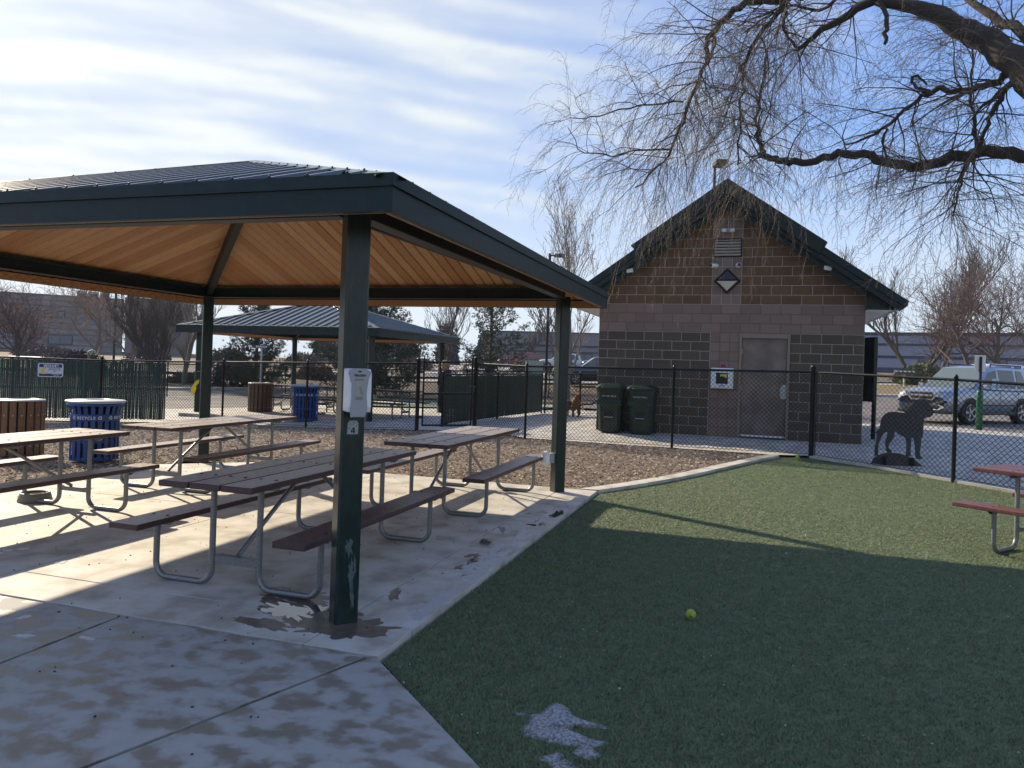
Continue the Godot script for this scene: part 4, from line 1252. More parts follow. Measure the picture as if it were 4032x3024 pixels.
func wheeled_bin(label: String, at: Vector3, turn: float) -> void:
	var t := thing("wheeled_bin", label, "wheeled bin", at, turn, "dark green wheeled bins against the wall")
	var g := mat(L(0.014, 0.036, 0.024), 0.45, {"tex": M.soft, "sc": 1.5})
	var m := MB.new()
	# tapered hopper built from stacked rounded rings
	var ring := func(w: float, d: float, y: float) -> PackedVector3Array:
		var o := PackedVector3Array()
		for e in 24:
			var a := TAU * (e + 0.5) / 24
			var ca := cos(a); var sa := sin(a)
			var q := pow(pow(absf(ca), 7.0) + pow(absf(sa), 7.0), -1.0 / 7.0)
			o.append(Vector3(ca * q * w * 0.5, y, -sa * q * d * 0.5))
		return o
	var loft := func(mm: MB, rows: Array) -> void:
		for k in rows.size() - 1:
			for e in 24:
				var f := (e + 1) % 24
				mm.quad(rows[k][e], rows[k][f], rows[k + 1][f], rows[k + 1][e])
	loft.call(m, [ring.call(0.44, 0.46, 0.02), ring.call(0.47, 0.49, 0.10), ring.call(0.525, 0.56, 0.58), ring.call(0.55, 0.575, 0.60), ring.call(0.575, 0.62, 0.90), ring.call(0.60, 0.65, 0.91), ring.call(0.60, 0.65, 0.955), ring.call(0.50, 0.55, 0.956)])
	m.box(Vector3(0, 0.022, 0), Vector3(0.40, 0.01, 0.42))
	obj("body", m, g, t)
	var l := MB.new()
	loft.call(l, [ring.call(0.62, 0.68, 0.955), ring.call(0.635, 0.69, 0.96), ring.call(0.635, 0.69, 0.985), ring.call(0.58, 0.63, 1.01), ring.call(0.42, 0.46, 1.055), ring.call(0.30, 0.3, 1.06), ring.call(0.02, 0.02, 1.062)])
	l.rbox(Vector3(0, 0.972, 0.355), Vector3(0.30, 0.025, 0.05), 0.008)
	obj("lid", l, g, t)
	var p := MB.new()
	p.box(Vector3(0, 0.40, 0.263), Vector3(0.20, 0.16, 0.05))
	p.box(Vector3(-0.16, 0.26, 0.248), Vector3(0.035, 0.36, 0.03))
	obj("recess", p, M.ink, t)
	p = MB.new()
	p.bar(Vector3(-0.10, 0.345, 0.292), Vector3(0.10, 0.345, 0.292), 0.011, 8)
	obj("catch_bar", p, M.steel, t)
	p = MB.new()
	p.rbox(Vector3(-0.15, 0.66, 0.292), Vector3(0.22, 0.13, 0.02), 0.006)
	p.rbox(Vector3(0.15, 0.66, 0.292), Vector3(0.22, 0.13, 0.02), 0.006)
	obj("rib", p, g, t)
	for s in [-1.0, 1.0]:
		p = MB.new()
		p.lathe(V2([0.0, -0.03, 0.10, -0.03, 0.12, -0.015, 0.12, 0.015, 0.10, 0.03, 0.0, 0.03]), 20, Transform3D(Basis(Vector3(0, 0, 1), PI / 2), Vector3(s * 0.24, 0.125, -0.27)))
		obj("wheel", p, M.tyre, t)
	obj("lettering", text_mesh("No Hot Ashes", 0.048, true), mat(L(0.45, 0.5, 0.5), 0.6), t, Transform3D(Basis(Vector3.RIGHT, -0.08), Vector3(0, 0.80, 0.315)))

func bar_of(a: Vector3, b: Vector3, r: float) -> MB:
	var m := MB.new()
	m.bar(a, b, r)
	return m

# low uneven lump of old ice over an outline on the turf
func lump(poly: PackedVector2Array, h: float, step: float, y0: float, sd: int) -> MB:
	var f := FastNoiseLite.new(); f.seed = sd; f.frequency = 9.0; f.fractal_octaves = 4
	var m := MB.new()
	var lo := poly[0]; var hi := poly[0]
	for p in poly: lo = lo.min(p); hi = hi.max(p)
	var nx := int((hi.x - lo.x) / step) + 1; var nz := int((hi.y - lo.y) / step) + 1
	var ht := func(p: Vector2) -> float:
		var d := 9.0
		for j in poly.size():
			d = minf(d, p.distance_to(Geometry2D.get_closest_point_to_segment(p, poly[j], poly[(j + 1) % poly.size()])))
		return y0 - 0.004 + h * minf(1.0, d / 0.045) * (0.75 + 0.7 * f.get_noise_2d(p.x, p.y)) * (1.0 if d > 0.0005 else 0.0)
	for a in nx:
		for b in nz:
			var c := PackedVector2Array([lo + Vector2(a, b) * step, lo + Vector2(a + 1, b) * step, lo + Vector2(a + 1, b + 1) * step, lo + Vector2(a, b + 1) * step])
			for piece in Geometry2D.intersect_polygons(c, poly):
				if Geometry2D.is_polygon_clockwise(piece): continue
				var ix := Geometry2D.triangulate_polygon(piece)
				for j in range(0, ix.size(), 3):
					var q := [piece[ix[j]], piece[ix[j + 1]], piece[ix[j + 2]]]
					if (q[1] - q[0]).cross(q[2] - q[0]) < 0: q = [q[0], q[2], q[1]]
					m.tri(Vector3(q[0].x, ht.call(q[0]), q[0].y), Vector3(q[2].x, ht.call(q[2]), q[2].y), Vector3(q[1].x, ht.call(q[1]), q[1].y))
	return m

func make_props() -> void:
	recycling_bin("blue slatted RECYCLE bin with pale rim standing on wood chips inside the fence", Vector3(-9.19, -0.012, -8.72), -1.14)
	recycling_bin("blue RECYCLE bin beyond the chain-link fence, beside the brown board litter bin", Vector3(-10.6, gy(-10.6, -16.35), -16.35), -1.05)
	litter_bin("brown board-clad litter bin at the picture's left edge beside the blue bin", Vector3(-10.60, -0.012, -8.66), L(0.250, 0.120, 0.050))
	litter_bin("dull brown board-clad litter bin beyond the fence, under the far shelter", Vector3(-13.3, 0.03, -18.25), L(0.120, 0.070, 0.042))
	wheeled_bin("left dark green wheeled bin at the corner of the block building", Vector3(-2.93, 0.225, -16.43), 0.02)
	wheeled_bin("right dark green wheeled bin, nearer the defibrillator cabinet", Vector3(-2.24, 0.225, -16.43), -0.05)
	# soap dispenser and number sticker on the front shelter post
	var nr := Vector3(0.70711, 0, 0.70711)
	var pb := Basis(Vector3.UP.cross(nr), Vector3.UP, nr)
	var pa := Vector3(-2.3335, 0, -4.0946) + nr * 0.0735
	var d := thing("soap_dispenser", "white and grey hand sanitiser dispenser on the front shelter post", "dispenser", pa + Vector3(0, 1.265, 0))
	d.basis = pb
	var m := MB.new()
	m.prism(V2([0.0, 0.03, 0.095, 0.03, 0.105, 0.06, 0.10, 0.26, 0.075, 0.285, 0.0, 0.288]), Transform3D(Basis(Vector3(0, 0, 1), Vector3(0, 1, 0), Vector3(-1, 0, 0)), Vector3(0.074, 0, 0)), 0.143, 0.008)
	obj("body", m, M.white, d)
	m = MB.new()
	# grey front plate, waisted, with a push bar below
	m.prism(V2([-0.045, 0.0, 0.04, 0.0, 0.052, 0.06, 0.044, 0.14, 0.055, 0.23, 0.069, 0.268, 0.04, 0.288, -0.02, 0.290, -0.06, 0.280, -0.069, 0.268, -0.047, 0.20, -0.046, 0.12, -0.052, 0.06]), Transform3D(Basis(), Vector3(0.0, 0, 0.098)), 0.014, 0.005)
	obj("front_plate", m, M.lightgrey, d)
	m = MB.new()
	m.rbox(Vector3(-0.002, 0.172, 0.1125), Vector3(0.05, 0.115, 0.006), 0.003)
	obj("window", m, mat(L(0.34, 0.33, 0.28), 0.15), d)
	m = MB.new()
	for q in [[0.222, 0.012, 0.052], [0.116, 0.018, 0.046]]: m.rbox(Vector3(-0.002, q[0], 0.1135), Vector3(q[2], q[1], 0.007), 0.003)
	m.rbox(Vector3(0.008, 0.158, 0.1155), Vector3(0.012, 0.05, 0.004), 0.0015, Basis(Vector3(0, 0, 1), 0.3))
	obj("bottle", m, mat(L(0.24, 0.24, 0.23), 0.12), d)
	m = MB.new()
	txt(m, "Gem State", 0.014, Transform3D(Basis(), Vector3(0.0, 0.2515, 0.1125)))
	txt(m, "PAPER & SUPPLY", 0.0082, Transform3D(Basis(), Vector3(0.0, 0.2440, 0.1125)))
	m.prism(V2([-0.014, 0.270, -0.004, 0.2755, 0.012, 0.2755, 0.003, 0.266, -0.005, 0.266]), Transform3D(Basis(), Vector3(0, 0, 0.112)), 0.0012)
	obj("lettering", m, M.ink, d)
	var st := thing("number_sticker", "worn white sticker with a black 4 below the dispenser", "sticker", pa + Vector3(0, 1.155, 0))
	st.basis = pb
	m = MB.new()
	m.prism(V2([-0.036, 0, 0.032, 0, 0.032, 0.066, 0.022, 0.083, -0.022, 0.083, -0.034, 0.068]), Transform3D(), 0.0012)
	obj("label", m, mat(L(0.40, 0.45, 0.48), 0.6, {"tex": noise_tex(0.04, 4, 131, [[0.3, grey(0.35)], [0.42, grey(0.95)], [1.0, grey(1.0)]], 256), "sc": 12.0}), st)
	obj("number", text_mesh("4", 0.05, true), M.ink, st, Transform3D(Basis(), Vector3(-0.002, 0.024, 0.0015)))
	# scuffs low on the post
	var sc := MB.new()
	for q in [[0.018, 0.30, 0.016, 0.10, 3], [0.03, 0.17, 0.010, 0.07, 4], [0.04, 0.36, 0.007, 0.05, 5], [0.0, 0.47, 0.02, 0.05, 9]]: sc.prism(blob(Vector2(q[0], q[1]), q[2], q[3], 0.06, q[4], 0.5, 40), Transform3D(pb, Vector3(-2.3335, 0.0, -4.0946) + nr * 0.0727), 0.0008)
	obj("paint_scuff", sc, M.scuff, get_node("picnic_shelter"), Transform3D(Basis(), -Vector3(-5.0755, 0.012, -6.7446)))
	# outlet box on the back post
	var nl := Vector3(-0.70711, 0, 0.70711)
	var o := thing("outlet_box", "white weatherproof outlet box on the back shelter post above the bench", "outlet", Vector3(-2.3335, 0.36, -9.3947) + nl * 0.0735)
	o.basis = Basis(Vector3.UP.cross(nl), Vector3.UP, nl)
	m = MB.new()
	m.rbox(Vector3(0, 0.085, 0.035), Vector3(0.085, 0.125, 0.07), 0.006)
	obj("box", m, M.lightgrey, o)
	m = MB.new()
	m.rbox(Vector3(0.005, 0.085, 0.115), Vector3(0.105, 0.165, 0.09), 0.022)
	m.rbox(Vector3(0.0, 0.0, 0.10), Vector3(0.05, 0.03, 0.05), 0.008)
	obj("cover", m, M.white, o)
	# dog waste bag post
	var wx := Vector3(-12.55, gy(-12.55, -15.0), -15.0)
	var w := thing("bag_dispenser_post", "slim post with green bag box and hanging yellow bag by the slatted fence", "bag dispenser", wx)
	obj("post", bar_of(Vector3(0, -0.05, 0), Vector3(0, 1.58, 0), 0.024), M.black, w)
	m = MB.new()
	m.rbox(Vector3(-0.03, 1.06, 0.06), Vector3(0.17, 0.42, 0.12), 0.01)
	obj("bag_box", m, M.green, w)
	m = MB.new()
	m.rbox(Vector3(0.0, 1.53, 0.03), Vector3(0.07, 0.16, 0.03), 0.006)
	obj("tag", m, mat(L(0.5, 0.32, 0.03), 0.5), w)
	m = MB.new()
	for k in 3: m.prism(V2([-0.15, 0.96, -0.06, 1.02, -0.07, 0.92, -0.15, 0.84, -0.20, 0.72, -0.26, 0.70, -0.23, 0.83]), Transform3D(Basis(Vector3.UP, 0.2 * k), Vector3(0.02 * k, 0.03 * k, 0.06 + 0.02 * k)), 0.003)
	obj("bag", m, mat(L(0.70, 0.58, 0.02), 0.5, {"back": L(0.4, 0.35, 0.02)}), w)
	# water bowl
	var bo := thing("water_bowl", "round grey water bowl on the slab below the sunlit bench", "bowl", Vector3(-7.16, 0.012, -6.06))
	m = MB.new()
	m.lathe(V2([0.0, 0.0, 0.158, 0.0, 0.164, 0.008, 0.140, 0.088, 0.132, 0.094, 0.124, 0.09, 0.105, 0.03, 0.0, 0.026]), 36)
	obj("bowl", m, mat(L(0.19, 0.175, 0.145), 0.5), bo)
	m = MB.new()
	m.lathe(V2([0.120, 0.0775, 0.0, 0.078]), 30)
	obj("water", m, mat(L(0.02, 0.022, 0.022), 0.05), bo)
	# tennis balls
	var felt := mat(L(0.40, 0.50, 0.060), 0.95, {"tex": M.fine, "sc": 30.0, "bump": 0.2, "btex": M.grit})
	var bi := 0
	for q in [[Vector3(-0.335, -0.022, -5.08), "yellow green tennis ball with a dark mark lying on the shaded turf"], [Vector3(0.79, 0, -13.9), "tennis ball on the sunlit turf beside the fence corner post"], [Vector3(-1.30, 0, -11.15), "tennis ball against the kerb at the edge of the wood chips"]]:
		var p: Vector3 = q[0]
		if bi > 0: p.y = gy(p.x, p.z) - 0.015
		var tb := thing("tennis_ball", q[1], "ball", p, 0.3 * bi, "tennis balls")
		m = MB.new()
		m.ball(Vector3(0, 0.0335, 0), Vector3(0.0335, 0.0335, 0.0335), Basis(), 24)
		obj("felt", m, felt, tb)
		m = MB.new()
		var sp := PackedVector3Array()
		for k in 41:
			var a := TAU * k / 40
			var dd := Vector3(cos(a) + 0.42 * cos(3 * a), 1.25 * sin(2 * a) * 0.85, sin(a) - 0.42 * sin(3 * a)).normalized()
			sp.append(Basis(Vector3(1, 0.3, 0).normalized(), 0.9) * dd * 0.0336 + Vector3(0, 0.0335, 0))
		m.tube(sp, 0.0011, 5, false)
		obj("seam", m, mat(L(0.62, 0.64, 0.45), 0.9), tb)
		if bi == 0:
			m = MB.new()
			for k in 3: m.prism(V2([-0.004 + k * 0.0065, -0.007, 0.0005 + k * 0.0065, -0.007, 0.0005 + k * 0.0065 - 0.004, 0.006, -0.004 + k * 0.0065 - 0.004, 0.006]), Transform3D(Basis(Vector3(0, 0, 1), -0.5) * Basis(), Vector3(0.002, 0.030, 0.0312)), 0.0022)
			obj("mark", m, M.ink, tb)
		bi += 1
	# ice on the turf
	var ice := mat(L(0.36, 0.36, 0.37), 0.45, {"tex": noise_tex(0.03, 5, 141, [[0.2, Color(0.60, 0.58, 0.56)], [0.5, Color(0.86, 0.86, 0.87)], [0.8, Color(1, 1, 1)]]), "sc": 3.0, "bump": 0.5, "btex": M.fine})
	var i1 := lump(V2([-0.894, -3.54, -0.862, -3.578, -0.801, -3.554, -0.754, -3.501, -0.711, -3.458, -0.653, -3.436, -0.595, -3.437, -0.541, -3.388, -0.638, -3.363, -0.706, -3.35, -0.707, -3.326, -0.65, -3.296, -0.598, -3.287, -0.496, -3.271, -0.577, -3.213, -0.592, -3.195, -0.537, -3.16, -0.541, -3.122, -0.598, -3.082, -0.69, -3.119, -0.678, -3.174, -0.761, -3.16, -0.844, -3.166, -0.93, -3.186, -0.952, -3.246, -0.938, -3.308, -0.946, -3.382, -0.989, -3.344, -1.041, -3.379, -1.021, -3.402, -0.947, -3.409, -0.9, -3.458]), 0.022, 0.017, -0.022, 3)
	i1.add(lump(V2([-0.811, -3.059, -0.782, -3.074, -0.744, -3.116, -0.708, -3.118, -0.672, -3.071, -0.646, -3.058, -0.622, -3.032, -0.58, -3.026, -0.582, -2.98, -0.718, -2.927, -0.753, -2.993, -0.789, -3.002]), 0.018, 0.02, -0.022, 4), Transform3D())
	i1.add(lump(V2([-0.43, -3.19, -0.415, -3.214, -0.392, -3.211, -0.365, -3.185, -0.392, -3.169, -0.418, -3.171]), 0.014, 0.012, -0.022, 5), Transform3D())
	tag(stuff("ice", i1, ice), "patch of dirty melting ice on the turf near the concrete", "ice")
	# puddles and damp on the slab, salt bloom along its edge
	var water := mat(L(0.035, 0.030, 0.026), 0.045, {"spec": 0.6})
	var damp := mat(L(0.115, 0.092, 0.072), 0.34, {"tex": M.soft, "sc": 1.5, "world": true, "bump": 0.06, "btex": M.grit})
	var up := Basis(Vector3(1, 0, 0), Vector3(0, 0, -1), Vector3(0, 1, 0))
	var flip := func(p: PackedVector2Array) -> PackedVector2Array:
		var r := PackedVector2Array()
		for q in p: r.append(Vector2(q.x, -q.y))
		return r
	var pm := MB.new()
	for q in [[-2.72, -4.10, 0.20, 0.085, 0.5, 711], [-2.60, -4.20, 0.10, 0.07, -0.2, 712], [-2.86, -4.06, 0.06, 0.03, 0.2, 713], [-1.965, -7.95, 0.055, 0.22, 0.1, 714], [-1.97, -7.38, 0.035, 0.09, 0.0, 715], [-2.06, -7.28, 0.05, 0.03, 0.3, 716]]:
		pm.prism(flip.call(blob(Vector2(q[0], q[1]), q[2], q[3], q[4], q[5], 0.42, 90)), Transform3D(up, Vector3(0, 0.0118, 0)), 0.0024 + 0.0001 * (q[5] - 711))
	struct("puddle", pm, water)
	var dm := MB.new()
	for q in [[-2.55, -4.10, 0.42, 0.20, 0.35, 701], [-2.25, -3.98, 0.26, 0.16, -0.2, 702], [-2.88, -4.40, 0.30, 0.13, 0.1, 703], [-2.75, -3.86, 0.20, 0.07, 0.1, 704]]:
		dm.prism(flip.call(blob(Vector2(q[0], q[1]), q[2], q[3], q[4], q[5], 0.35, 70)), Transform3D(up, Vector3(0, 0.0112, 0)), 0.0014 + 0.0001 * (q[5] - 700))
	for j in 16:
		dm.prism(flip.call(blob(Vector2(rng.randf_range(-2.3, -1.97), rng.randf_range(-8.6, -4.4)), rng.randf_range(0.015, 0.05), rng.randf_range(0.03, 0.16), rng.randf_range(-0.4, 0.4), 300 + j, 0.5, 26)), Transform3D(up, Vector3(0, 0.0113, 0)), 0.0012)
	struct("damp_patch", dm, damp)
	rng.seed = 77
	var fm := MB.new()
	for j in 46:
		var z := rng.randf_range(-8.3, -4.3)
		fm.prism(flip.call(blob(Vector2(-1.93 - absf(rng.randfn(0.0, 0.07)), z), rng.randf_range(0.012, 0.055), rng.randf_range(0.03, 0.20), rng.randf_range(-0.3, 0.3), 400 + j, 0.6, 30)), Transform3D(up, Vector3(0, 0.0114 + j * 0.00002, 0)), 0.0022)
	for j in 70:
		var c := Vector2(rng.randf_range(-6.2, -3.3), rng.randf_range(-3.55, -2.2))
		if j > 45: c = Vector2(rng.randf_range(-6.4, -4.9), rng.randf_range(-4.6, -3.7))
		fm.prism(flip.call(blob(c, rng.randf_range(0.015, 0.06), rng.randf_range(0.015, 0.05), rng.randf() * 3.0, 500 + j, 0.4, 22)), Transform3D(up, Vector3(0, 0.0114 + j * 0.00002, 0)), 0.0018)
	tag(stuff("thin_ice", fm, mat(L(0.50, 0.52, 0.54), 0.4, {"tex": M.fine, "sc": 8.0, "world": true})), "thin pale ice and salt along the concrete's edge and apron", "ice")
	# crumbs: pale grit on the turf, dark pellets on the slab
	rng.seed = 78
	var gm := MB.new()
	gm.ball(Vector3.ZERO, Vector3(1, 0.7, 0.85), Basis(), 6, 0.2, rng)
	var where := []; var cols := []
	while where.size() < 300:
		var p := Vector2(rng.randf_range(-1.8, 2.6), -2.5 - 6.0 * pow(rng.randf(), 1.6))
		if where.size() > 230: p = Vector2(rng.randf_range(-1.85, 4.5), rng.randf_range(-12.5, -5.0))
		if p.x < -0.9 and p.y > -3.6 and p.y > -2.83 - (p.x + 0.99) * 0.966 - 0.05: continue
		if p.y < -10 and p.x < -1.2: continue
		var r := rng.randf_range(0.002, 0.0055) * (1.9 if rng.randf() < 0.06 else 1.0)
		where.append(Transform3D(Basis(Vector3.UP, rng.randf() * TAU).scaled(Vector3(r, r, r)), gp(p.x, p.y, -0.018)))
		var g := rng.randf_range(0.42, 0.72)
		cols.append(Color(g, g * 0.97, g * 0.9))
	many("pale_grit", gm, mat(Color.WHITE, 0.8, {"vc": true}), where, cols)
	where = []; cols = []
	while where.size() < 520:
		var p := Vector2(rng.randf_range(-8.2, -1.9), rng.randf_range(-9.6, -2.4))
		if where.size() < 130: p = Vector2(rng.randfn(-6.8, 0.8), rng.randfn(-9.0, 0.5))
		if p.x < -8.2 or p.x > -1.95 or p.y < -9.6: continue
		var r := rng.randf_range(0.0035, 0.0075)
		where.append(Transform3D(Basis(Vector3.UP, rng.randf() * TAU).scaled(Vector3(r, r, r)), Vector3(p.x, 0.0145, p.y)))
		var g := rng.randf_range(0.015, 0.06)
		cols.append(Color(g, g * 0.85, g * 0.7))
	many("dark_pellets", gm, mat(Color.WHITE, 0.8, {"vc": true}), where, cols)
	# flat steel dog cutout behind the fence
	var dg := thing("dog_cutout", "flat grey steel cutout of a standing dog behind the fence", "cutout", Vector3(2.33, gy(2.33, -13.72), -13.72), 0.22)
	var cv := func(a: Array) -> PackedVector2Array:
		var r := PackedVector2Array()
		for k in range(0, a.size(), 2): r.append(Vector2((a[k] - 280.0) / 718.0, (1462.0 - a[k + 1]) / 718.0))
		return r
	m = MB.new()
	m.prism(cv.call([500, 670, 560, 667, 592, 678, 606, 705, 612, 735, 640, 762, 655, 800, 650, 850, 620, 880, 575, 885, 552, 905, 550, 960, 546, 1090, 528, 1140, 528, 1200, 515, 1290, 522, 1330, 548, 1376, 474, 1376, 462, 1290, 455, 1200, 440, 1136, 418, 1130, 415, 1200, 412, 1290, 418, 1350, 358, 1350, 362, 1270, 360, 1190, 345, 1130, 300, 1110, 250, 1080, 228, 1062, 225, 1110, 200, 1170, 165, 1215, 160, 1260, 200, 1290, 197, 1322, 150, 1318, 130, 1270, 122, 1200, 140, 1120, 145, 1070, 110, 1085, 70, 1150, 45, 1230, 45, 1330, 52, 1360, 3, 1360, 5, 1260, 20, 1170, 22, 1095, 0, 1085, 30, 1055, 55, 1030, 62, 960, 75, 905, 105, 865, 150, 838, 230, 831, 300, 840, 350, 841, 375, 800, 410, 760, 432, 716, 440, 690]), Transform3D(), 0.008)
	var sm := mat(L(0.075, 0.078, 0.078), 0.55, {"tex": M.grain, "sc": 5.0})
	obj("dog_plate", m, sm, dg)
	m = MB.new()
	m.prism(cv.call([-40, 1470, -10, 1385, 60, 1343, 130, 1320, 270, 1316, 370, 1343, 450, 1378, 530, 1438, 560, 1470]), Transform3D(Basis(), Vector3(0, 0, 0.009)), 0.008)
	obj("base_plate", m, sm, dg)
	m = MB.new()
	for x in [110.0, 425.0]: m.box(Vector3((x - 280.0) / 718.0, 0.06, 0.035), Vector3(0.05, 0.16, 0.035))
	obj("stake", m, M.black, dg)
	# notice board seen nearly edge on
	var kx := Vector3(2.60, gy(2.6, -18.4), -18.4)
	var nb := thing("notice_board", "dark green framed notice board seen edge-on beside the building", "notice board", kx, 0.35)
	obj("post", bar_of(Vector3(0, -0.1, 0), Vector3(0, 2.2, 0), 0.05), M.black, nb)
	m = MB.new()
	m.rbox(Vector3(-0.02, 1.55, -0.45), Vector3(0.09, 1.45, 1.0), 0.01)
	obj("board", m, M.green, nb)
	# bollard with a sign
	var bx := Vector3(6.02, gy(6.02, -23.8), -23.8)
	var bd := thing("sign_post", "black sign post in a green bollard sleeve before the silver car", "sign post", bx, 0.25)
	m = MB.new()
	m.lathe(V2([0.0, 0.0, 0.085, 0.0, 0.085, 1.05, 0.07, 1.08, 0.0, 1.09]), 18)
	obj("bollard_sleeve", m, mat(L(0.008, 0.095, 0.045), 0.35), bd)
	m = MB.new()
	m.box(Vector3(0, 1.45, 0), Vector3(0.055, 1.15, 0.045))
	obj("post", m, M.black, bd)
	m = MB.new()
	m.rbox(Vector3(0, 1.84, -0.03), Vector3(0.30, 0.46, 0.006), 0.002)
	obj("plate", m, mat(L(0.62, 0.62, 0.55), 0.5), bd)
# ---- trees
const WILLOW := {
	"L1": [3.26, 4.49, -9.63, 0.207, 2.93, 5.1, -9.94, 0.18, 2.71, 5.5, -10.19, 0.156, 2.5, 5.82, -10.43, 0.143, 2.25, 6.07, -10.56, 0.12, 1.98, 6.29, -10.68, 0.097, 1.74, 6.46, -10.81, 0.079, 1.39, 6.59, -10.91, 0.064, 1.1, 6.5, -11.03, 0.055, 0.85, 6.42, -11.16, 0.046, 0.63, 6.28, -11.2, 0.035, 0.47, 6.17, -11.25, 0.025],
	"L1b": [3.17, 4.87, -9.6, 0.07, 2.97, 5.75, -10.37, 0.063, 2.82, 6.11, -10.74, 0.056, 2.63, 6.44, -10.99, 0.045, 2.37, 6.94, -11.33, 0.034],
	"L2": [3.43, 4.08, -9.9, 0.085, 2.95, 4.25, -10.16, 0.077, 2.69, 4.35, -10.29, 0.073, 2.49, 4.36, -10.43, 0.068, 2.25, 4.35, -10.46, 0.066, 1.93, 4.3, -10.57, 0.064, 1.7, 4.33, -10.61, 0.058, 1.39, 4.47, -10.71, 0.056, 1.09, 4.54, -10.72, 0.053, 0.87, 4.5, -10.76, 0.051, 0.66, 4.48, -10.79, 0.048, 0.4, 4.48, -10.82, 0.048, 0.21, 4.54, -10.86, 0.045, -0.01, 4.62, -10.9, 0.042],
	"L2c": [0.08, 4.6, -10.87, 0.035, 0.04, 4.7, -10.91, 0.032, -0.02, 4.88, -11.0, 0.025, -0.04, 5.11, -11.09, 0.021, -0.01, 5.47, -11.21, 0.02, 0.02, 5.87, -11.32, 0.018, 0.07, 6.28, -11.44, 0.015],
	"L3": [2.96, 5.33, -10.06, 0.059, 2.81, 5.23, -10.22, 0.048, 2.61, 5.15, -10.26, 0.042, 2.41, 5.12, -10.3, 0.04, 2.2, 5.13, -10.34, 0.034, 2.01, 5.15, -10.38, 0.031, 1.86, 5.08, -10.44, 0.025, 1.67, 4.93, -10.48, 0.022, 1.48, 4.77, -10.53, 0.019, 1.28, 4.66, -10.57, 0.015, 1.07, 4.62, -10.61, 0.01],
	"L3s": [1.98, 5.16, -10.37, 0.022, 1.82, 5.19, -10.27, 0.02, 1.75, 5.27, -10.19, 0.019, 1.81, 5.31, -10.21, 0.016, 1.94, 5.22, -10.31, 0.012],
	"L4": [2.95, 5.15, -9.84, 0.046, 2.76, 5.05, -9.99, 0.035, 2.64, 4.89, -10.06, 0.03, 2.59, 4.74, -10.1, 0.027, 2.54, 4.55, -10.14, 0.024, 2.49, 4.36, -10.23, 0.021],
	"L4b": [2.8, 5.14, -10.01, 0.026, 2.59, 4.92, -10.15, 0.021, 2.46, 4.82, -10.21, 0.015, 2.48, 4.61, -10.33, 0.015, 2.49, 4.38, -10.38, 0.012],
	"L5": [0.74, 7.0, -11.12, 0.07, 0.38, 6.93, -11.22, 0.061, -0.03, 6.96, -11.3, 0.058, -0.34, 6.96, -11.41, 0.052, -0.55, 6.81, -11.45, 0.045, -0.73, 6.61, -11.49, 0.042, -0.83, 6.5, -11.57, 0.038, -0.79, 6.31, -11.69, 0.031, -0.87, 6.08, -11.66, 0.029, -1.03, 5.76, -11.72, 0.027, -1.14, 5.44, -11.79, 0.025, -1.28, 5.12, -11.85, 0.02, -1.5, 4.78, -11.89, 0.016, -1.85, 4.48, -11.88, 0.012],
	"L5b": [-0.79, 6.31, -11.69, 0.023, -0.71, 6.51, -11.82, 0.019, -0.69, 6.78, -11.72, 0.017, -0.52, 6.81, -11.56, 0.015],
	"L6": [0.41, 6.97, -11.12, 0.042, 0.19, 6.66, -11.16, 0.032, -0.05, 6.45, -11.29, 0.031, -0.18, 6.24, -11.36, 0.029, -0.26, 6.05, -11.44, 0.026, -0.25, 5.87, -11.55, 0.019, -0.26, 5.53, -11.54, 0.017, -0.27, 5.19, -11.65, 0.015, -0.3, 4.72, -11.75, 0.011],
	"L7": [0.17, 7.03, -11.05, 0.032, 0.25, 6.75, -11.07, 0.028, 0.28, 6.48, -11.19, 0.021, 0.4, 6.27, -11.23, 0.018, 0.47, 6.18, -11.25, 0.018],
	"L8": [1.42, 6.55, -10.82, 0.03, 1.52, 6.31, -10.8, 0.03, 1.53, 6.09, -10.75, 0.028, 1.51, 5.94, -10.74, 0.02],
	"L9": [-1.13, 5.72, -11.69, 0.016, -1.63, 5.74, -11.74, 0.014, -2.12, 5.71, -11.79, 0.012, -2.58, 5.62, -11.86, 0.01, -2.97, 5.68, -11.94, 0.006],
	"L10": [-1.31, 5.04, -11.84, 0.016, -1.87, 5.04, -11.88, 0.014, -2.36, 5.04, -11.93, 0.012, -2.8, 5.18, -12.0, 0.008, -3.01, 5.56, -12.03, 0.006],
	"L11": [1.52, 4.8, -10.54, 0.016, 1.51, 4.61, -10.54, 0.015, 1.54, 4.35, -10.55, 0.013],
	"L12": [1.03, 6.89, -11.11, 0.028, 0.75, 6.65, -11.13, 0.021, 0.42, 6.76, -11.12, 0.018, 0.08, 6.7, -11.23, 0.014, -0.26, 6.53, -11.33, 0.011],
	"L13": [2.49, 4.39, -10.43, 0.025, 2.4, 4.14, -10.41, 0.019, 2.35, 3.92, -10.5, 0.013, 2.3, 3.63, -10.48, 0.009],
	"L14": [2.49, 4.37, -10.23, 0.021, 2.45, 4.73, -10.32, 0.018, 2.45, 5.08, -10.42, 0.016, 2.49, 5.52, -10.54, 0.013, 2.54, 6.04, -10.65, 0.01],
}

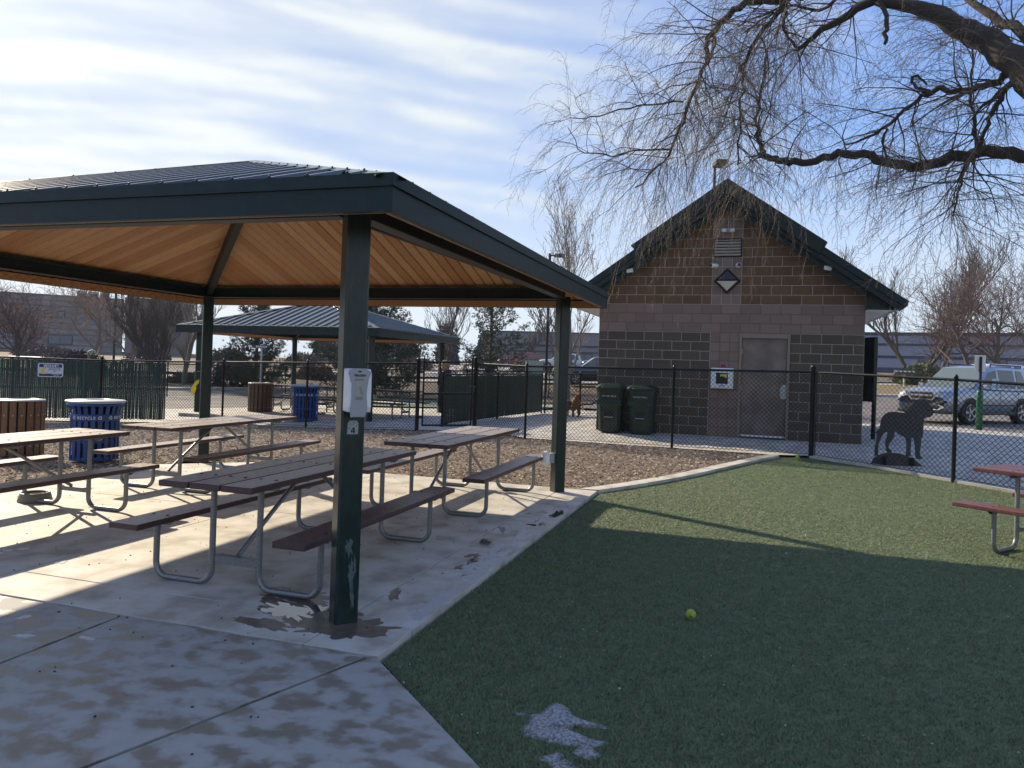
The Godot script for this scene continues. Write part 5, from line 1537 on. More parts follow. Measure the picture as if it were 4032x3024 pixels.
func limb_points(a: Array) -> Array:
	var p := PackedVector3Array(); var r := PackedFloat32Array()
	var c := Curve3D.new()
	for j in range(0, a.size(), 4): c.add_point(Vector3(a[j], a[j + 1], a[j + 2]))
	for j in c.point_count:
		var q := (c.get_point_position(mini(j + 1, c.point_count - 1)) - c.get_point_position(maxi(j - 1, 0))) / 6.0
		c.set_point_in(j, -q); c.set_point_out(j, q)
	var n := c.point_count - 1
	for j in n * 3 + 1:
		var t := j / 3.0
		p.append(c.samplef(t))
		var k := mini(int(t), n - 1)
		r.append(lerpf(a[k * 4 + 3], a[k * 4 + 7], t - k))
	return [p, r]

# a hanging twig with alternate side shoots
func hang(m: MB, p0: Vector3, d0: Vector3, ln: float, r: float, sag: float, lean: Vector3) -> void:
	var n := maxi(5, int(ln / 0.14))
	var p := PackedVector3Array([p0]); var rr := PackedFloat32Array([r])
	var d := d0
	for j in n:
		d = (d + Vector3(0, -sag, 0) * (0.14 + 0.5 * j / n) + lean * 0.10 + Vector3(rng.randfn(0, 0.13), rng.randfn(0, 0.08), rng.randfn(0, 0.13))).normalized()
		if j > n * 0.7: d = (d + lean * 0.35 + Vector3(0, 0.10, 0)).normalized()
		p.append(p[-1] + d * ln / n)
		rr.append(lerpf(r, 0.0013, float(j + 1) / n))
	m.tube(p, rr, 3, false)
	var s := 0.1
	var sg := 1.0
	while s < ln:
		var f := s / ln * n
		var k := mini(int(f), n - 1)
		var q := p[k].lerp(p[k + 1], f - k)
		var ax := (p[k + 1] - p[k]).normalized()
		var o := ax.cross(Vector3(rng.randfn(), rng.randfn(), rng.randfn())).normalized()
		var l := rng.randf_range(0.04, 0.17) * (1.0 if rng.randf() > 0.12 else 2.0)
		var e := q + (ax * 0.65 + o * 0.8).normalized() * l * 0.55
		var e2 := e + (ax * 0.9 + o * 0.5 + Vector3(0, -0.25, 0)).normalized() * l * 0.5
		m.tube(PackedVector3Array([q, e, e2]), PackedFloat32Array([0.0019, 0.0016, 0.0011]), 3, false)
		s += rng.randf_range(0.045, 0.10)
		sg = -sg

func make_willow() -> void:
	var t := thing("willow_tree", "big bare willow overhanging from the right with drooping fine twigs", "tree")
	rng.seed = 900
	var trunk := MB.new()
	trunk.tube(PackedVector3Array([Vector3(5.5, -0.2, -9.3), Vector3(5.42, 0.5, -9.3), Vector3(5.2, 1.5, -9.35), Vector3(4.75, 2.5, -9.4), Vector3(4.1, 3.5, -9.5), Vector3(3.6, 4.1, -9.58), Vector3(3.2, 4.58, -9.65)]), PackedFloat32Array([0.46, 0.38, 0.34, 0.31, 0.27, 0.235, 0.20]), 16)
	trunk.tube(PackedVector3Array([Vector3(5.1, 1.9, -9.3), Vector3(4.5, 3.1, -9.6), Vector3(4.0, 3.75, -9.8), Vector3(3.4, 4.09, -9.92)]), PackedFloat32Array([0.2, 0.15, 0.11, 0.085]), 12)
	trunk.tube(PackedVector3Array([Vector3(4.9, 2.3, -9.4), Vector3(4.6, 4.0, -9.0), Vector3(3.9, 4.6, -9.3), Vector3(3.1, 4.93, -9.62)]), PackedFloat32Array([0.2, 0.17, 0.15, 0.12]), 12)
	obj("trunk", trunk, M.bark, t)
	var paths := {}
	for k in WILLOW:
		var lp := limb_points(WILLOW[k])
		paths[k] = lp
		var m := MB.new()
		var p: PackedVector3Array = lp[0]
		for j in range(1, p.size() - 1): p[j] += Vector3(rng.randfn(0, 1), rng.randfn(0, 1), rng.randfn(0, 1)) * 0.016
		m.tube(p, lp[1], 10 if lp[1][0] > 0.03 else 7)
		if k == "L1" or k == "L2" or k == "L1b":
			for j in 26:   # bark burrs and healed cuts
				var f := rng.randi() % p.size()
				m.ball(p[f] + Vector3(rng.randfn(0, 1), rng.randfn(0, 1), rng.randfn(0, 1)).normalized() * lp[1][f] * 0.8, Vector3.ONE * lp[1][f] * rng.randf_range(0.2, 0.42), Basis(), 6)
		obj("limb", m, M.bark, t)
	var cut := MB.new()
	cut.lathe(V2([0.040, 0.0, 0.0, 0.003]), 14, Transform3D(Basis(Vector3(0, 0, 1), PI * 0.5) * Basis(Vector3.RIGHT, 0.2), Vector3(-0.012, 4.62, -10.9)))
	obj("cut_end", cut, mat(L(0.42, 0.22, 0.13), 0.8), t)
	# secondary branches off the limbs, then hanging twigs off both
	var sub := MB.new()
	var tw := MB.new()
	var plan := {"L1": [26, 0.9], "L1b": [18, 1.0], "L2": [30, 0.75], "L2c": [18, 0.85], "L3": [26, 0.9], "L4": [9, 0.75], "L4b": [8, 0.75], "L5": [46, 1.1], "L5b": [8, 0.9], "L6": [28, 1.1], "L7": [12, 1.0], "L9": [14, 0.75], "L10": [13, 0.7], "L11": [6, 0.75], "L12": [24, 1.05], "L13": [26, 0.95], "L14": [16, 0.85]}
	for k in plan:
		var p: PackedVector3Array = paths[k][0]
		var r: PackedFloat32Array = paths[k][1]
		var left: bool = k in ["L5", "L5b", "L6", "L9", "L10", "L12", "L7"]
		for j in plan[k][0]:
			var f := rng.randf_range(0.08, 1.0) * (p.size() - 1)
			var q := mini(int(f), p.size() - 2)
			var s: Vector3 = p[q].lerp(p[q + 1], f - q)
			var ax := (p[q + 1] - p[q]).normalized()
			var o := ax.cross(Vector3(rng.randfn(), rng.randfn(), rng.randfn())).normalized()
			var d := (ax * 0.7 + o * 0.8 + Vector3(0, 0.22, 0)).normalized()
			if k == "L2" or k == "L13": d = (ax * 0.4 + o * 0.8 + Vector3(0, -0.15 if rng.randf() < 0.65 else 0.5, 0)).normalized()
			var ln: float = rng.randf_range(0.5, 1.3) * plan[k][1]
			var bp := PackedVector3Array([s]); var br := PackedFloat32Array()
			var r0 := minf(0.5 * lerpf(r[q], r[q + 1], f - q), 0.011)
			br.append(r0)
			for e in 6:
				d = (d + Vector3(rng.randfn(0, 0.16), rng.randfn(-0.05, 0.12), rng.randfn(0, 0.16))).normalized()
				bp.append(bp[-1] + d * ln / 6)
				br.append(lerpf(r0, 0.0035, (e + 1) / 6.0))
			sub.tube(bp, br, 5, false)
			var lean := Vector3(-0.18, 0, 0.08) if left else Vector3(rng.randfn(0, 0.4), 0, rng.randfn(0, 0.3))
			var cnt := rng.randi_range(3, 6)
			for e in cnt:
				var g := rng.randf_range(0.25, 1.0) * 6
				var h := mini(int(g), 5)
				var sp := bp[h].lerp(bp[h + 1], g - h)
				var dd := (d + Vector3(rng.randfn(0, 0.6), rng.randfn(0.1, 0.4), rng.randfn(0, 0.6))).normalized()
				hang(tw, sp, dd, rng.randf_range(0.6, 1.55) * plan[k][1] * (1.25 if left and rng.randf() < 0.4 else 1.0), 0.0034, 0.85 if left else 0.62, lean)
	for k in [["L5", 46], ["L6", 38], ["L12", 18], ["L2c", 6]]:   # the dense curtain before the gable
		var p: PackedVector3Array = paths[k[0]][0]
		for j in k[1]:
			var f := rng.randf_range(0.3, 0.98) * (p.size() - 1)
			var q := mini(int(f), p.size() - 2)
			hang(tw, p[q].lerp(p[q + 1], f - q), Vector3(rng.randfn(0, 0.5), rng.randfn(0, 0.3), rng.randfn(0, 0.5)).normalized(), rng.randf_range(1.5, 2.5), 0.0042, 0.95, Vector3(-0.4, 0, 0.1))
	stuff("branches", sub, M.twig_dark, t)
	stuff("twigs", tw, M.twig, t)

# a bare broadleaf tree: trunk and main limbs, then a haze of finer branches
func grow(m: Array, p0: Vector3, d0: Vector3, ln: float, r: float, lvl: int, o: Dictionary) -> void:
	var n := 5 if lvl < 2 else 4
	var p := PackedVector3Array([p0]); var rr := PackedFloat32Array([r])
	var d := d0
	var tip := maxf(r * 0.45, o.min_r)
	for j in n:
		d = (d + Vector3(rng.randfn(0, o.bend), rng.randfn(o.up, o.bend), rng.randfn(0, o.bend))).normalized()
		p.append(p[-1] + d * ln / n)
		rr.append(lerpf(r, tip, float(j + 1) / n))
	m[0 if lvl < 2 else 1].tube(p, rr, 7 if lvl == 0 else (5 if lvl == 1 else 3), false)
	if lvl >= o.levels:
		return
	var kids: int = o.kids[lvl]
	for j in kids:
		var f := lerpf(o.first[lvl], 1.0, (j + rng.randf()) / kids) * n
		var q := mini(int(f), n - 1)
		var ax := (p[q + 1] - p[q]).normalized()
		var s := ax.cross(Vector3.UP if absf(ax.y) < 0.9 else Vector3.RIGHT).normalized().rotated(ax, j * 2.4 + rng.randf_range(-0.5, 0.5))
		var dd := (ax * cos(o.angle) + s * sin(o.angle) + Vector3(0, o.lift, 0)).normalized()
		grow(m, p[q].lerp(p[q + 1], f - q), dd, ln * rng.randf_range(o.ratio - 0.12, o.ratio + 0.12), maxf(rr[q] * o.thin, o.min_r), lvl + 1, o)

func bare_tree(called: String, label: String, at: Vector3, sd: int, ln: float, r: float, o0: Dictionary, tm: Material, leaf := 0) -> Node3D:
	rng.seed = sd
	var o := {"levels": 4, "kids": [7, 6, 5, 4], "first": [0.3, 0.25, 0.2, 0.2], "angle": 0.75, "lift": 0.25, "ratio": 0.58, "thin": 0.55, "bend": 0.14, "up": 0.05, "min_r": 0.008, "stems": 1}
	o.merge(o0, true)
	var t := thing(called, label, "tree", at)
	var m := [MB.new(), MB.new()]
	for j in o.stems:
		var a: float = TAU * j / o.stems + rng.randf()
		var d := Vector3(cos(a) * 0.5, 1, sin(a) * 0.5).normalized() if o.stems > 1 else Vector3(rng.randfn(0, 0.05), 1, rng.randfn(0, 0.05)).normalized()
		grow(m, Vector3(0, -0.15, 0), d, ln, r, 0, o)
	obj("trunk", m[0], M.twig_dark if tm != M.twig_pale else M.twig_pale, t)
	stuff("crown", m[1], tm, t)
	if leaf > 0:
		var lv := MB.new()
		for j in leaf:
			var q: Vector3 = m[1].v[rng.randi() % m[1].v.size()]
			var b := Basis.from_euler(Vector3(rng.randf() * 6, rng.randf() * 6, rng.randf() * 6)) * rng.randf_range(0.05, 0.10)
			lv.quad(q + b * Vector3(-0.5, 0, 0), q + b * Vector3(0, 0.1, -0.4), q + b * Vector3(0.5, 0, 0), q + b * Vector3(0, 0.1, 0.4))
		stuff("dry_leaves", lv, M.dryleaf, t)
	return t

func pine(label: String, at: Vector3, sd: int, h: float, w: float, needles: int, open := 0.0) -> Node3D:
	rng.seed = sd
	var t := thing("pine_tree", label, "pine tree", at, 0.0, "")
	var tr := MB.new()
	tr.tube(PackedVector3Array([Vector3(0, -0.2, 0), Vector3(0.03, h * 0.5, 0.02), Vector3(0, h, 0)]), PackedFloat32Array([h * 0.022, h * 0.014, 0.012]), 8)
	var cr := [MB.new(), MB.new(), MB.new()]
	var whorls := int(h / 0.33)
	for k in whorls:
		var f := (k + 0.5) / whorls
		var y := lerpf(0.25, h * 0.98, f)
		var reach := w * 0.5 * pow(1.0 - f, 0.75) * (0.75 + 0.5 * rng.randf()) + 0.12
		var cnt := rng.randi_range(4, 6)
		for j in cnt:
			if rng.randf() < open: continue
			var a := TAU * (j + rng.randf() * 0.7) / cnt + k
			var l := reach * rng.randf_range(0.65, 1.12)
			var d := Vector3(cos(a), lerpf(0.05, 0.75, f), sin(a)).normalized()
			var b0 := Vector3(0, y, 0); var b1 := b0 + d * l * 0.6 + Vector3(0, -0.05 * l, 0); var b2 := b0 + d * l + Vector3(0, 0.12 * l, 0)
			tr.tube(PackedVector3Array([b0, b1, b2]), PackedFloat32Array([0.018, 0.012, 0.006]), 4, false)
			var tufts := int(needles * l) + 3
			for q in tufts:
				var u := 1.0 - pow(rng.randf(), 1.5) * 0.85
				var c := (b0.lerp(b1, u / 0.6) if u < 0.6 else b1.lerp(b2, (u - 0.6) / 0.4)) + Vector3(rng.randfn(0, 0.13), rng.randfn(0.02, 0.10), rng.randfn(0, 0.13)) * (0.5 + l * 0.35)
				var ax := (d * 0.8 + Vector3(rng.randfn(0, 0.5), 0.5 + rng.randfn(0, 0.4), rng.randfn(0, 0.5))).normalized()
				var mm: MB = cr[rng.randi() % 3]
				for e in 7:
					var dd := (ax + Vector3(rng.randfn(0, 0.5), rng.randfn(0, 0.5), rng.randfn(0, 0.5))).normalized()
					var sd2 := dd.cross(Vector3(rng.randfn(), rng.randfn(), rng.randfn())).normalized() * 0.014
					var tip := c + dd * rng.randf_range(0.10, 0.19)
					mm.tri(c - sd2, c + sd2, tip)
	obj("trunk", tr, M.twig_dark, t)
	for j in 3: stuff("needles", cr[j], M.needle[j], t)
	return t

func shrub(called: String, label: String, at: Vector3, sd: int, rx: float, ry: float, leaves: int, m: Material, size := 0.09, category := "shrub") -> Node3D:
	rng.seed = sd
	var t := thing(called, label, category, at)
	var st := MB.new()
	for j in 9:
		var a := rng.randf() * TAU
		st.tube(PackedVector3Array([Vector3(0, -0.05, 0), Vector3(cos(a) * rx * 0.4, ry * 0.7, sin(a) * rx * 0.4), Vector3(cos(a) * rx * 0.75, ry * 1.3, sin(a) * rx * 0.7)]), PackedFloat32Array([0.03, 0.02, 0.008]), 4, false)
	obj("stems", st, M.twig_dark, t)
	var lv := MB.new()
	var f := FastNoiseLite.new(); f.seed = sd; f.frequency = 1.2 / rx
	for j in leaves:
		var d := Vector3(rng.randfn(), absf(rng.randfn()) * 0.9, rng.randfn()).normalized()
		var rad := 0.72 + 0.28 * pow(rng.randf(), 0.5)
		var q := Vector3(d.x * rx, d.y * ry * 1.7, d.z * rx) * rad * (1.0 + 0.45 * f.get_noise_3d(d.x * rx * 2, d.y * rx * 2, d.z * rx * 2))
		var b := Basis.from_euler(Vector3(rng.randf() * 6, rng.randf() * 6, rng.randf() * 6)) * size * rng.randf_range(0.6, 1.3)
		lv.tri(q + b * Vector3(-0.5, 0, 0), q + b * Vector3(0.5, 0, 0), q + b * Vector3(0.1, 0.2, 1.4))
	stuff("foliage", lv, m, t)
	return t

func make_trees() -> void:
	make_willow()
	var wide := {"kids": [7, 6, 5, 4], "angle": 0.85, "ratio": 0.62, "first": [0.22, 0.2, 0.2, 0.2]}
	var up := {"kids": [11, 6, 5, 4], "angle": 0.5, "lift": 0.5, "ratio": 0.5, "first": [0.15, 0.2, 0.2, 0.2]}
	bare_tree("bare_tree", "low dark crabapple at the far left before the striped office", gp(-41.5, -33.6), 201, 3.0, 0.13, wide.merged({"stems": 2, "angle": 0.95, "min_r": 0.007}), M.twig_red, 500)
	bare_tree("bare_tree", "bushy tree still holding tan leaves before the striped office", gp(-38.6, -36.2), 202, 3.6, 0.12, wide.merged({"lift": 0.35, "min_r": 0.0065}), M.twig_pale, 2600)
	bare_tree("bare_tree", "broad pale bare tree between the tan tree and the dark thicket", gp(-34.6, -35.0), 212, 3.3, 0.12, wide.merged({"angle": 0.95, "min_r": 0.0065}), M.twig_pale, 500)
	bare_tree("bare_tree", "dark many-stemmed thicket tree right of the striped office", gp(-31.2, -33.6), 203, 3.9, 0.11, up.merged({"stems": 4, "min_r": 0.0065, "kids": [9, 6, 5, 3], "angle": 0.62, "lift": 0.35}), M.twig_dark, 0)
	bare_tree("bare_tree", "pale-barked round bare tree left of the far shelter", gp(-26.6, -30.4), 204, 3.9, 0.13, up.merged({"angle": 0.62, "min_r": 0.0065}), M.twig_pale, 0)
	bare_tree("bare_tree", "thin upright bare tree behind the far shelter's right corner", gp(-17.2, -41.5), 205, 5.0, 0.09, up.merged({"angle": 0.42}), M.twig_dark, 0)
	bare_tree("young_tree", "tall young tree with a few dry leaves, left of the block building", gp(-7.9, -33.2), 206, 6.2, 0.10, up.merged({"kids": [13, 6, 5, 3], "angle": 0.62, "ratio": 0.42, "first": [0.28, 0.2, 0.2, 0.2], "min_r": 0.006}), M.twig_pale, 420)
	bare_tree("bare_tree", "tall upright bare tree right of the block building, behind the hedge", gp(11.9, -64.0), 207, 7.2, 0.17, up.merged({"angle": 0.55, "min_r": 0.010, "stems": 2}), M.twig_dark, 0)
	bare_tree("bare_tree", "reddish spreading ornamental tree above the silver car's bonnet", gp(13.9, -55.0), 208, 5.0, 0.17, wide.merged({"angle": 0.9, "min_r": 0.009, "stems": 2}), M.twig_red, 300)
	bare_tree("bare_tree", "reddish twiggy tree behind the silver car's roof", gp(18.2, -62.0), 209, 5.4, 0.17, wide.merged({"min_r": 0.010, "stems": 2}), M.twig_red, 0)
	bare_tree("bare_tree", "dark round bare tree behind the sign post", gp(23.6, -70.0), 210, 6.0, 0.18, wide.merged({"min_r": 0.010}), M.twig_dark, 0)
	bare_tree("bare_tree", "very tall spreading bare tree at the right edge", gp(24.2, -62.0), 211, 11.0, 0.32, wide.merged({"kids": [10, 7, 5, 4], "angle": 0.7, "min_r": 0.009}), M.twig_pale, 0)
	bare_tree("bare_tree", "bare tree behind the upright tree right of the building", gp(15.6, -74.0), 214, 7.6, 0.17, up.merged({"angle": 0.6, "min_r": 0.011}), M.twig_dark, 0)
	bare_tree("bare_tree", "small bare tree among the pines under the far shelter's roof", gp(-19.8, -33.8), 213, 2.7, 0.08, wide.merged({"min_r": 0.008}), M.twig_dark, 0)
	pine("rounded dark pine behind the street sign", gp(-22.6, -30.6), 301, 4.6, 3.6, 70)
	pine("broad dark pine behind the far shelter, beside the front post", gp(-16.3, -30.6), 302, 5.6, 5.8, 75)
	pine("open sunlit pine seen between the far shelter and the building", gp(-12.3, -35.0), 303, 6.4, 4.4, 34, 0.25)
	var jun := mat(L(0.075, 0.090, 0.025), 0.8)
	var brown := mat(L(0.090, 0.062, 0.045), 0.85)
	var tanm := mat(L(0.165, 0.105, 0.068), 0.85)
	var plum := mat(L(0.040, 0.026, 0.030), 0.85)
	shrub("juniper_shrub", "large yellow-green juniper beside the mailboxes", gp(11.6, -60.5), 401, 1.7, 0.85, 5000, jun, 0.14)
	shrub("juniper_shrub", "low green juniper right of the large one", gp(14.0, -61.0), 402, 1.3, 0.45, 2500, jun, 0.14)
	shrub("bare_shrub", "clipped brown shrub under the upright bare trees", gp(16.4, -62.0), 403, 1.5, 0.75, 3500, brown, 0.12)
	shrub("bare_shrub", "low red-brown shrub before the low juniper", gp(12.4, -57.5), 404, 1.4, 0.40, 2500, mat(L(0.12, 0.045, 0.035), 0.85), 0.12)
	shrub("bare_shrub", "dark brown shrub behind the silver car", gp(19.5, -63.0), 405, 1.7, 0.6, 3000, brown, 0.12)
	shrub("bare_shrub", "large plum-dark rounded shrub behind the man in the cap", gp(-35.8, -32.6), 406, 1.5, 0.7, 4500, plum, 0.11)
	shrub("bare_shrub", "tan bush left of the plum-dark shrub", gp(-39.6, -34.8), 407, 1.2, 0.5, 2600, tanm, 0.12)
	shrub("bare_shrub", "plum thicket left of the street sign", gp(-24.6, -31.6), 408, 1.1, 0.8, 3000, plum, 0.10)
	shrub("bare_shrub", "rust-coloured bush beyond the far shelter", gp(-25.6, -40.5), 409, 1.2, 0.6, 2200, tanm, 0.12)
	shrub("bare_shrub", "rust bush right of the rounded dark pine", gp(-21.0, -39.0), 410, 1.1, 0.65, 2200, tanm, 0.12)
	shrub("bare_shrub", "brown shrub at the foot of the open pine", gp(-10.6, -34.6), 411, 0.9, 0.5, 1800, brown, 0.10)
	shrub("tall_shrub", "short brown shrub beside the verge at left", gp(-27.4, -31.4), 412, 0.8, 0.3, 900, brown, 0.10)
	rng.seed = 420
	for j in 9:
		shrub("far_bush", ["rust-coloured bush far off in the dry field", "tan bush far off in the dry field", "dim brown bush far off in the dry field"][j % 3], gp(-64.0 + j * 5.3, -50.0 - j * 3.4 + rng.randf_range(-3, 3)), 430 + j, rng.randf_range(1.1, 2.2), rng.randf_range(0.5, 0.9), 1100, [tanm, brown, plum][j % 3], 0.2).set_meta("group", "bushes in the dry field")
	for j in 7:
		bare_tree("far_tree", "dim bare tree on the skyline behind the field", gp(-58.0 + j * 9.0 + rng.randf_range(-2, 2), -88.0 - rng.randf_range(0, 14)), 450 + j, rng.randf_range(4.0, 6.0), 0.16, up.merged({"levels": 3, "kids": [9, 7, 6, 0], "min_r": 0.03}), M.twig_dark, 0).set_meta("group", "bare trees on the skyline")
	var dark := mat(L(0.022, 0.030, 0.030), 0.8)
	for j in 5:
		shrub("conifer", "dim dark conifer far behind the field", gp(-52.0 + j * 4.4, -84.0 - j * 3.0), 470 + j, 1.5, rng.randf_range(2.0, 3.0), 1600, dark, 0.35, "conifer").set_meta("group", "dark conifers on the skyline")
# ---- vehicles
func loft(m: MB, rows: Array, close := true) -> void:   # rows of points, one row per station
	for k in rows.size() - 1:
		var a: PackedVector3Array = rows[k]; var b: PackedVector3Array = rows[k + 1]
		for e in a.size() - 1: m.quad(a[e], b[e], b[e + 1], a[e + 1])
	if close:
		for w in [0, rows.size() - 1]:
			var a: PackedVector3Array = rows[w]
			for e in range(1, a.size() - 1): m.tri(a[0], a[e], a[e + 1])

func smooth_mesh(m: MB) -> ArrayMesh:
	var st := SurfaceTool.new()
	st.begin(Mesh.PRIMITIVE_TRIANGLES)
	for j in m.i:
		st.set_smooth_group(0)
		st.add_vertex(m.v[j])
	st.index()
	st.generate_normals()
	return st.commit()

func wagon(called: String, label: String, category: String, at: Vector3, turn: float, paint: Material, detail: bool) -> Node3D:
	var t := thing(called, label, category, at, turn)
	# z is forward; stations: z, sill, half width, shoulder, top
	var rows := []
	for s in [[-2.50, 0.52, 0.80, 0.98, 1.02], [-2.44, 0.40, 0.90, 1.03, 1.07], [-2.15, 0.33, 0.955, 1.06, 1.09], [-1.0, 0.31, 0.965, 1.08, 1.10], [0.4, 0.31, 0.965, 1.09, 1.11], [0.95, 0.31, 0.965, 1.09, 1.13], [1.5, 0.31, 0.965, 1.055, 1.115], [1.95, 0.32, 0.95, 1.0, 1.075], [2.2, 0.33, 0.90, 0.94, 1.02], [2.31, 0.36, 0.84, 0.86, 0.95], [2.36, 0.42, 0.76, 0.78, 0.84]]:
		var r := PackedVector3Array()
		var w: float = s[2]
		var half := [[0.0, s[1]], [w - 0.14, s[1]], [w - 0.04, s[1] + 0.08], [w, s[1] + 0.30], [w, lerpf(s[1], s[3], 0.62)], [w - 0.012, s[3] - 0.10], [w - 0.06, s[3]], [w - 0.24, s[4] - 0.012], [0.0, s[4] + 0.01]]
		for q in half: r.append(Vector3(-q[0], q[1], s[0]))
		for k in range(half.size() - 2, 0, -1): r.append(Vector3(half[k][0], half[k][1], s[0]))
		r.append(r[0])
		rows.append(r)
	var b := MB.new()
	loft(b, rows)
	obj("body", smooth_mesh(b), paint, t)
	var gh := []
	for s in [[-2.40, 0.88, 0.80, 1.05, 1.16], [-2.18, 0.905, 0.735, 1.06, 1.76], [-1.7, 0.925, 0.755, 1.07, 1.83], [-0.4, 0.93, 0.765, 1.08, 1.85], [0.18, 0.93, 0.75, 1.09, 1.79], [1.08, 0.90, 0.86, 1.07, 1.12]]:
		var r := PackedVector3Array()
		var wb: float = s[1]; var wr: float = s[2]
		for q in [[-wb, s[3]], [-wr - 0.01, s[4] - 0.09], [-wr + 0.05, s[4] - 0.02], [-wr * 0.5, s[4]], [wr * 0.5, s[4]], [wr - 0.05, s[4] - 0.02], [wr + 0.01, s[4] - 0.09], [wb, s[3]]]: r.append(Vector3(q[0], q[1], s[0]))
		gh.append(r)
	var g := MB.new()
	loft(g, gh, false)
	obj("cabin", smooth_mesh(g), paint, t)
	var side_y := func(z: float, f: float, sg: float) -> Vector3:
		for k in gh.size() - 1:
			if z <= gh[k + 1][0].z + 0.001:
				var u := clampf((z - gh[k][0].z) / (gh[k + 1][0].z - gh[k][0].z), 0, 1)
				var lo: Vector3 = gh[k][0].lerp(gh[k + 1][0], u); var hi: Vector3 = gh[k][1].lerp(gh[k + 1][1], u)
				var p := lo.lerp(hi, f)
				return Vector3((absf(p.x) + 0.008) * sg, p.y, z)
		return Vector3.ZERO
	for sg in [-1.0, 1.0]:
		for w in [[-2.10, -1.22, -1.98, -1.26], [-1.12, -0.22, -1.10, -0.26], [-0.12, 0.86, -0.16, 0.26]]:
			var m := MB.new()
			var c := [side_y.call(w[0], 0.10, sg), side_y.call(w[1], 0.10, sg), side_y.call(w[3], 0.96, sg), side_y.call(w[2], 0.96, sg)]
			if sg > 0: m.quad(c[0], c[3], c[2], c[1])
			else: m.quad(c[0], c[1], c[2], c[3])
			obj("side_window", m, M.glass_dark, t)
	var ws := MB.new()
	ws.quad(Vector3(-0.83, 1.125, 1.075), Vector3(0.83, 1.125, 1.075), Vector3(0.69, 1.76, 0.235), Vector3(-0.69, 1.76, 0.235))
	obj("windscreen", ws, M.glass_tint, t)
	var rw := MB.new()
	rw.quad(Vector3(0.78, 1.18, -2.41), Vector3(-0.78, 1.18, -2.41), Vector3(-0.66, 1.70, -2.215), Vector3(0.66, 1.70, -2.215))
	obj("rear_window", rw, M.glass_dark, t)
	for sg in [-1.0, 1.0]:
		for z in [-1.385, 1.39]:
			var arch := MB.new()
			var pl := PackedVector2Array()
			for k in 19:
				var a := PI * k / 18 * 1.16 - 0.25
				pl.append(Vector2(cos(a) * 0.455, sin(a) * 0.455))
			arch.prism(pl, Transform3D(Basis(Vector3(0, 0, -sg), Vector3.UP, Vector3(sg, 0, 0)), Vector3(sg * 0.70, 0.375, z)), 0.272)
			obj("wheel_arch", arch, M.ink, t)
			var wh := MB.new()
			wh.lathe(V2([0.24, -0.12, 0.35, -0.115, 0.372, -0.08, 0.372, 0.08, 0.352, 0.112, 0.26, 0.118, 0.25, 0.10]), 28, Transform3D(Basis(Vector3(0, 0, 1), -sg * PI / 2), Vector3(sg * 0.865, 0.372, z)))
			var wn := obj("wheel", wh, M.tyre, t)
			var ri := MB.new()
			ri.lathe(V2([0.262, 0.092, 0.258, 0.118, 0.235, 0.112, 0.225, 0.06]), 28, Transform3D(Basis(Vector3(0, 0, 1), -sg * PI / 2), Vector3(sg * 0.865, 0.372, z)))
			for k in 5:
				var a := TAU * k / 5 + 0.3
				ri.rbox(Vector3(sg * 0.965, 0.372, z) + Vector3(0, cos(a), sin(a)) * 0.13, Vector3(0.02, 0.22, 0.085), 0.008, Basis(Vector3(1, 0, 0), Vector3(0, cos(a), sin(a)), Vector3(0, -sin(a), cos(a))))
			ri.lathe(V2([0.06, 0.09, 0.06, 0.118, 0.0, 0.12]), 14, Transform3D(Basis(Vector3(0, 0, 1), -sg * PI / 2), Vector3(sg * 0.865, 0.372, z)))
			obj("rim", ri, M.steel, wn)
			var dk := MB.new()
			dk.lathe(V2([0.24, 0.058, 0.0, 0.058]), 20, Transform3D(Basis(Vector3(0, 0, 1), -sg * PI / 2), Vector3(sg * 0.865, 0.372, z)))
			obj("brake_disc", dk, M.ink, wn)
		var mi := MB.new()
		mi.rbox(Vector3(sg * 1.06, 1.16, 0.78), Vector3(0.20, 0.16, 0.10), 0.03)
		obj("mirror", mi, paint, t)
		if not detail: continue
		var hl := MB.new()
		hl.prism(V2([-0.20, -0.09, 0.19, -0.10, 0.22, 0.06, 0.16, 0.11, -0.18, 0.10]), Transform3D(Basis(Vector3(0, 1, 0), sg * 0.62), Vector3(sg * 0.655, 0.90, 2.21)), 0.045, 0.015)
		obj("headlight", hl, mat(L(0.40, 0.42, 0.45), 0.12, {"metal": 0.4, "coat": 1.0}), t)
		hl = MB.new()
		hl.rbox(Vector3(sg * 0.885, 0.885, 2.05), Vector3(0.06, 0.16, 0.10), 0.01, Basis(Vector3.UP, sg * 0.35))
		obj("marker_lamp", hl, mat(L(0.45, 0.16, 0.03), 0.3), t)
		hl = MB.new()
		hl.lathe(V2([0.07, 0.0, 0.06, 0.02, 0.0, 0.022]), 16, Transform3D(Basis(Vector3(0, 1, 0), sg * 0.45) * Basis(Vector3.RIGHT, PI / 2), Vector3(sg * 0.66, 0.58, 2.305)))
		obj("fog_lamp", hl, M.lightgrey, t)
		for z in [0.02, -0.98]:
			hl = MB.new()
			hl.rbox(Vector3(sg * 0.972, 0.95, z), Vector3(0.03, 0.03, 0.17), 0.008)
			obj("door_handle", hl, M.steel, t)
		hl = MB.new()
		for z in [0.98, -0.17, -1.17]: hl.box(Vector3(sg * 0.9655, 0.70, z), Vector3(0.006, 0.72, 0.008))
		hl.box(Vector3(sg * 0.966, 0.60, -0.05), Vector3(0.02, 0.05, 1.9))
		obj("door_seam", hl, M.darkgrey, t)
		hl = MB.new()
		hl.bar(Vector3(sg * 0.68, 1.875, -1.75), Vector3(sg * 0.68, 1.885, -0.05), 0.022, 8)
		for z in [-1.75, -0.05]: hl.bar(Vector3(sg * 0.68, 1.80, z), Vector3(sg * 0.68, 1.88, z), 0.02, 8)
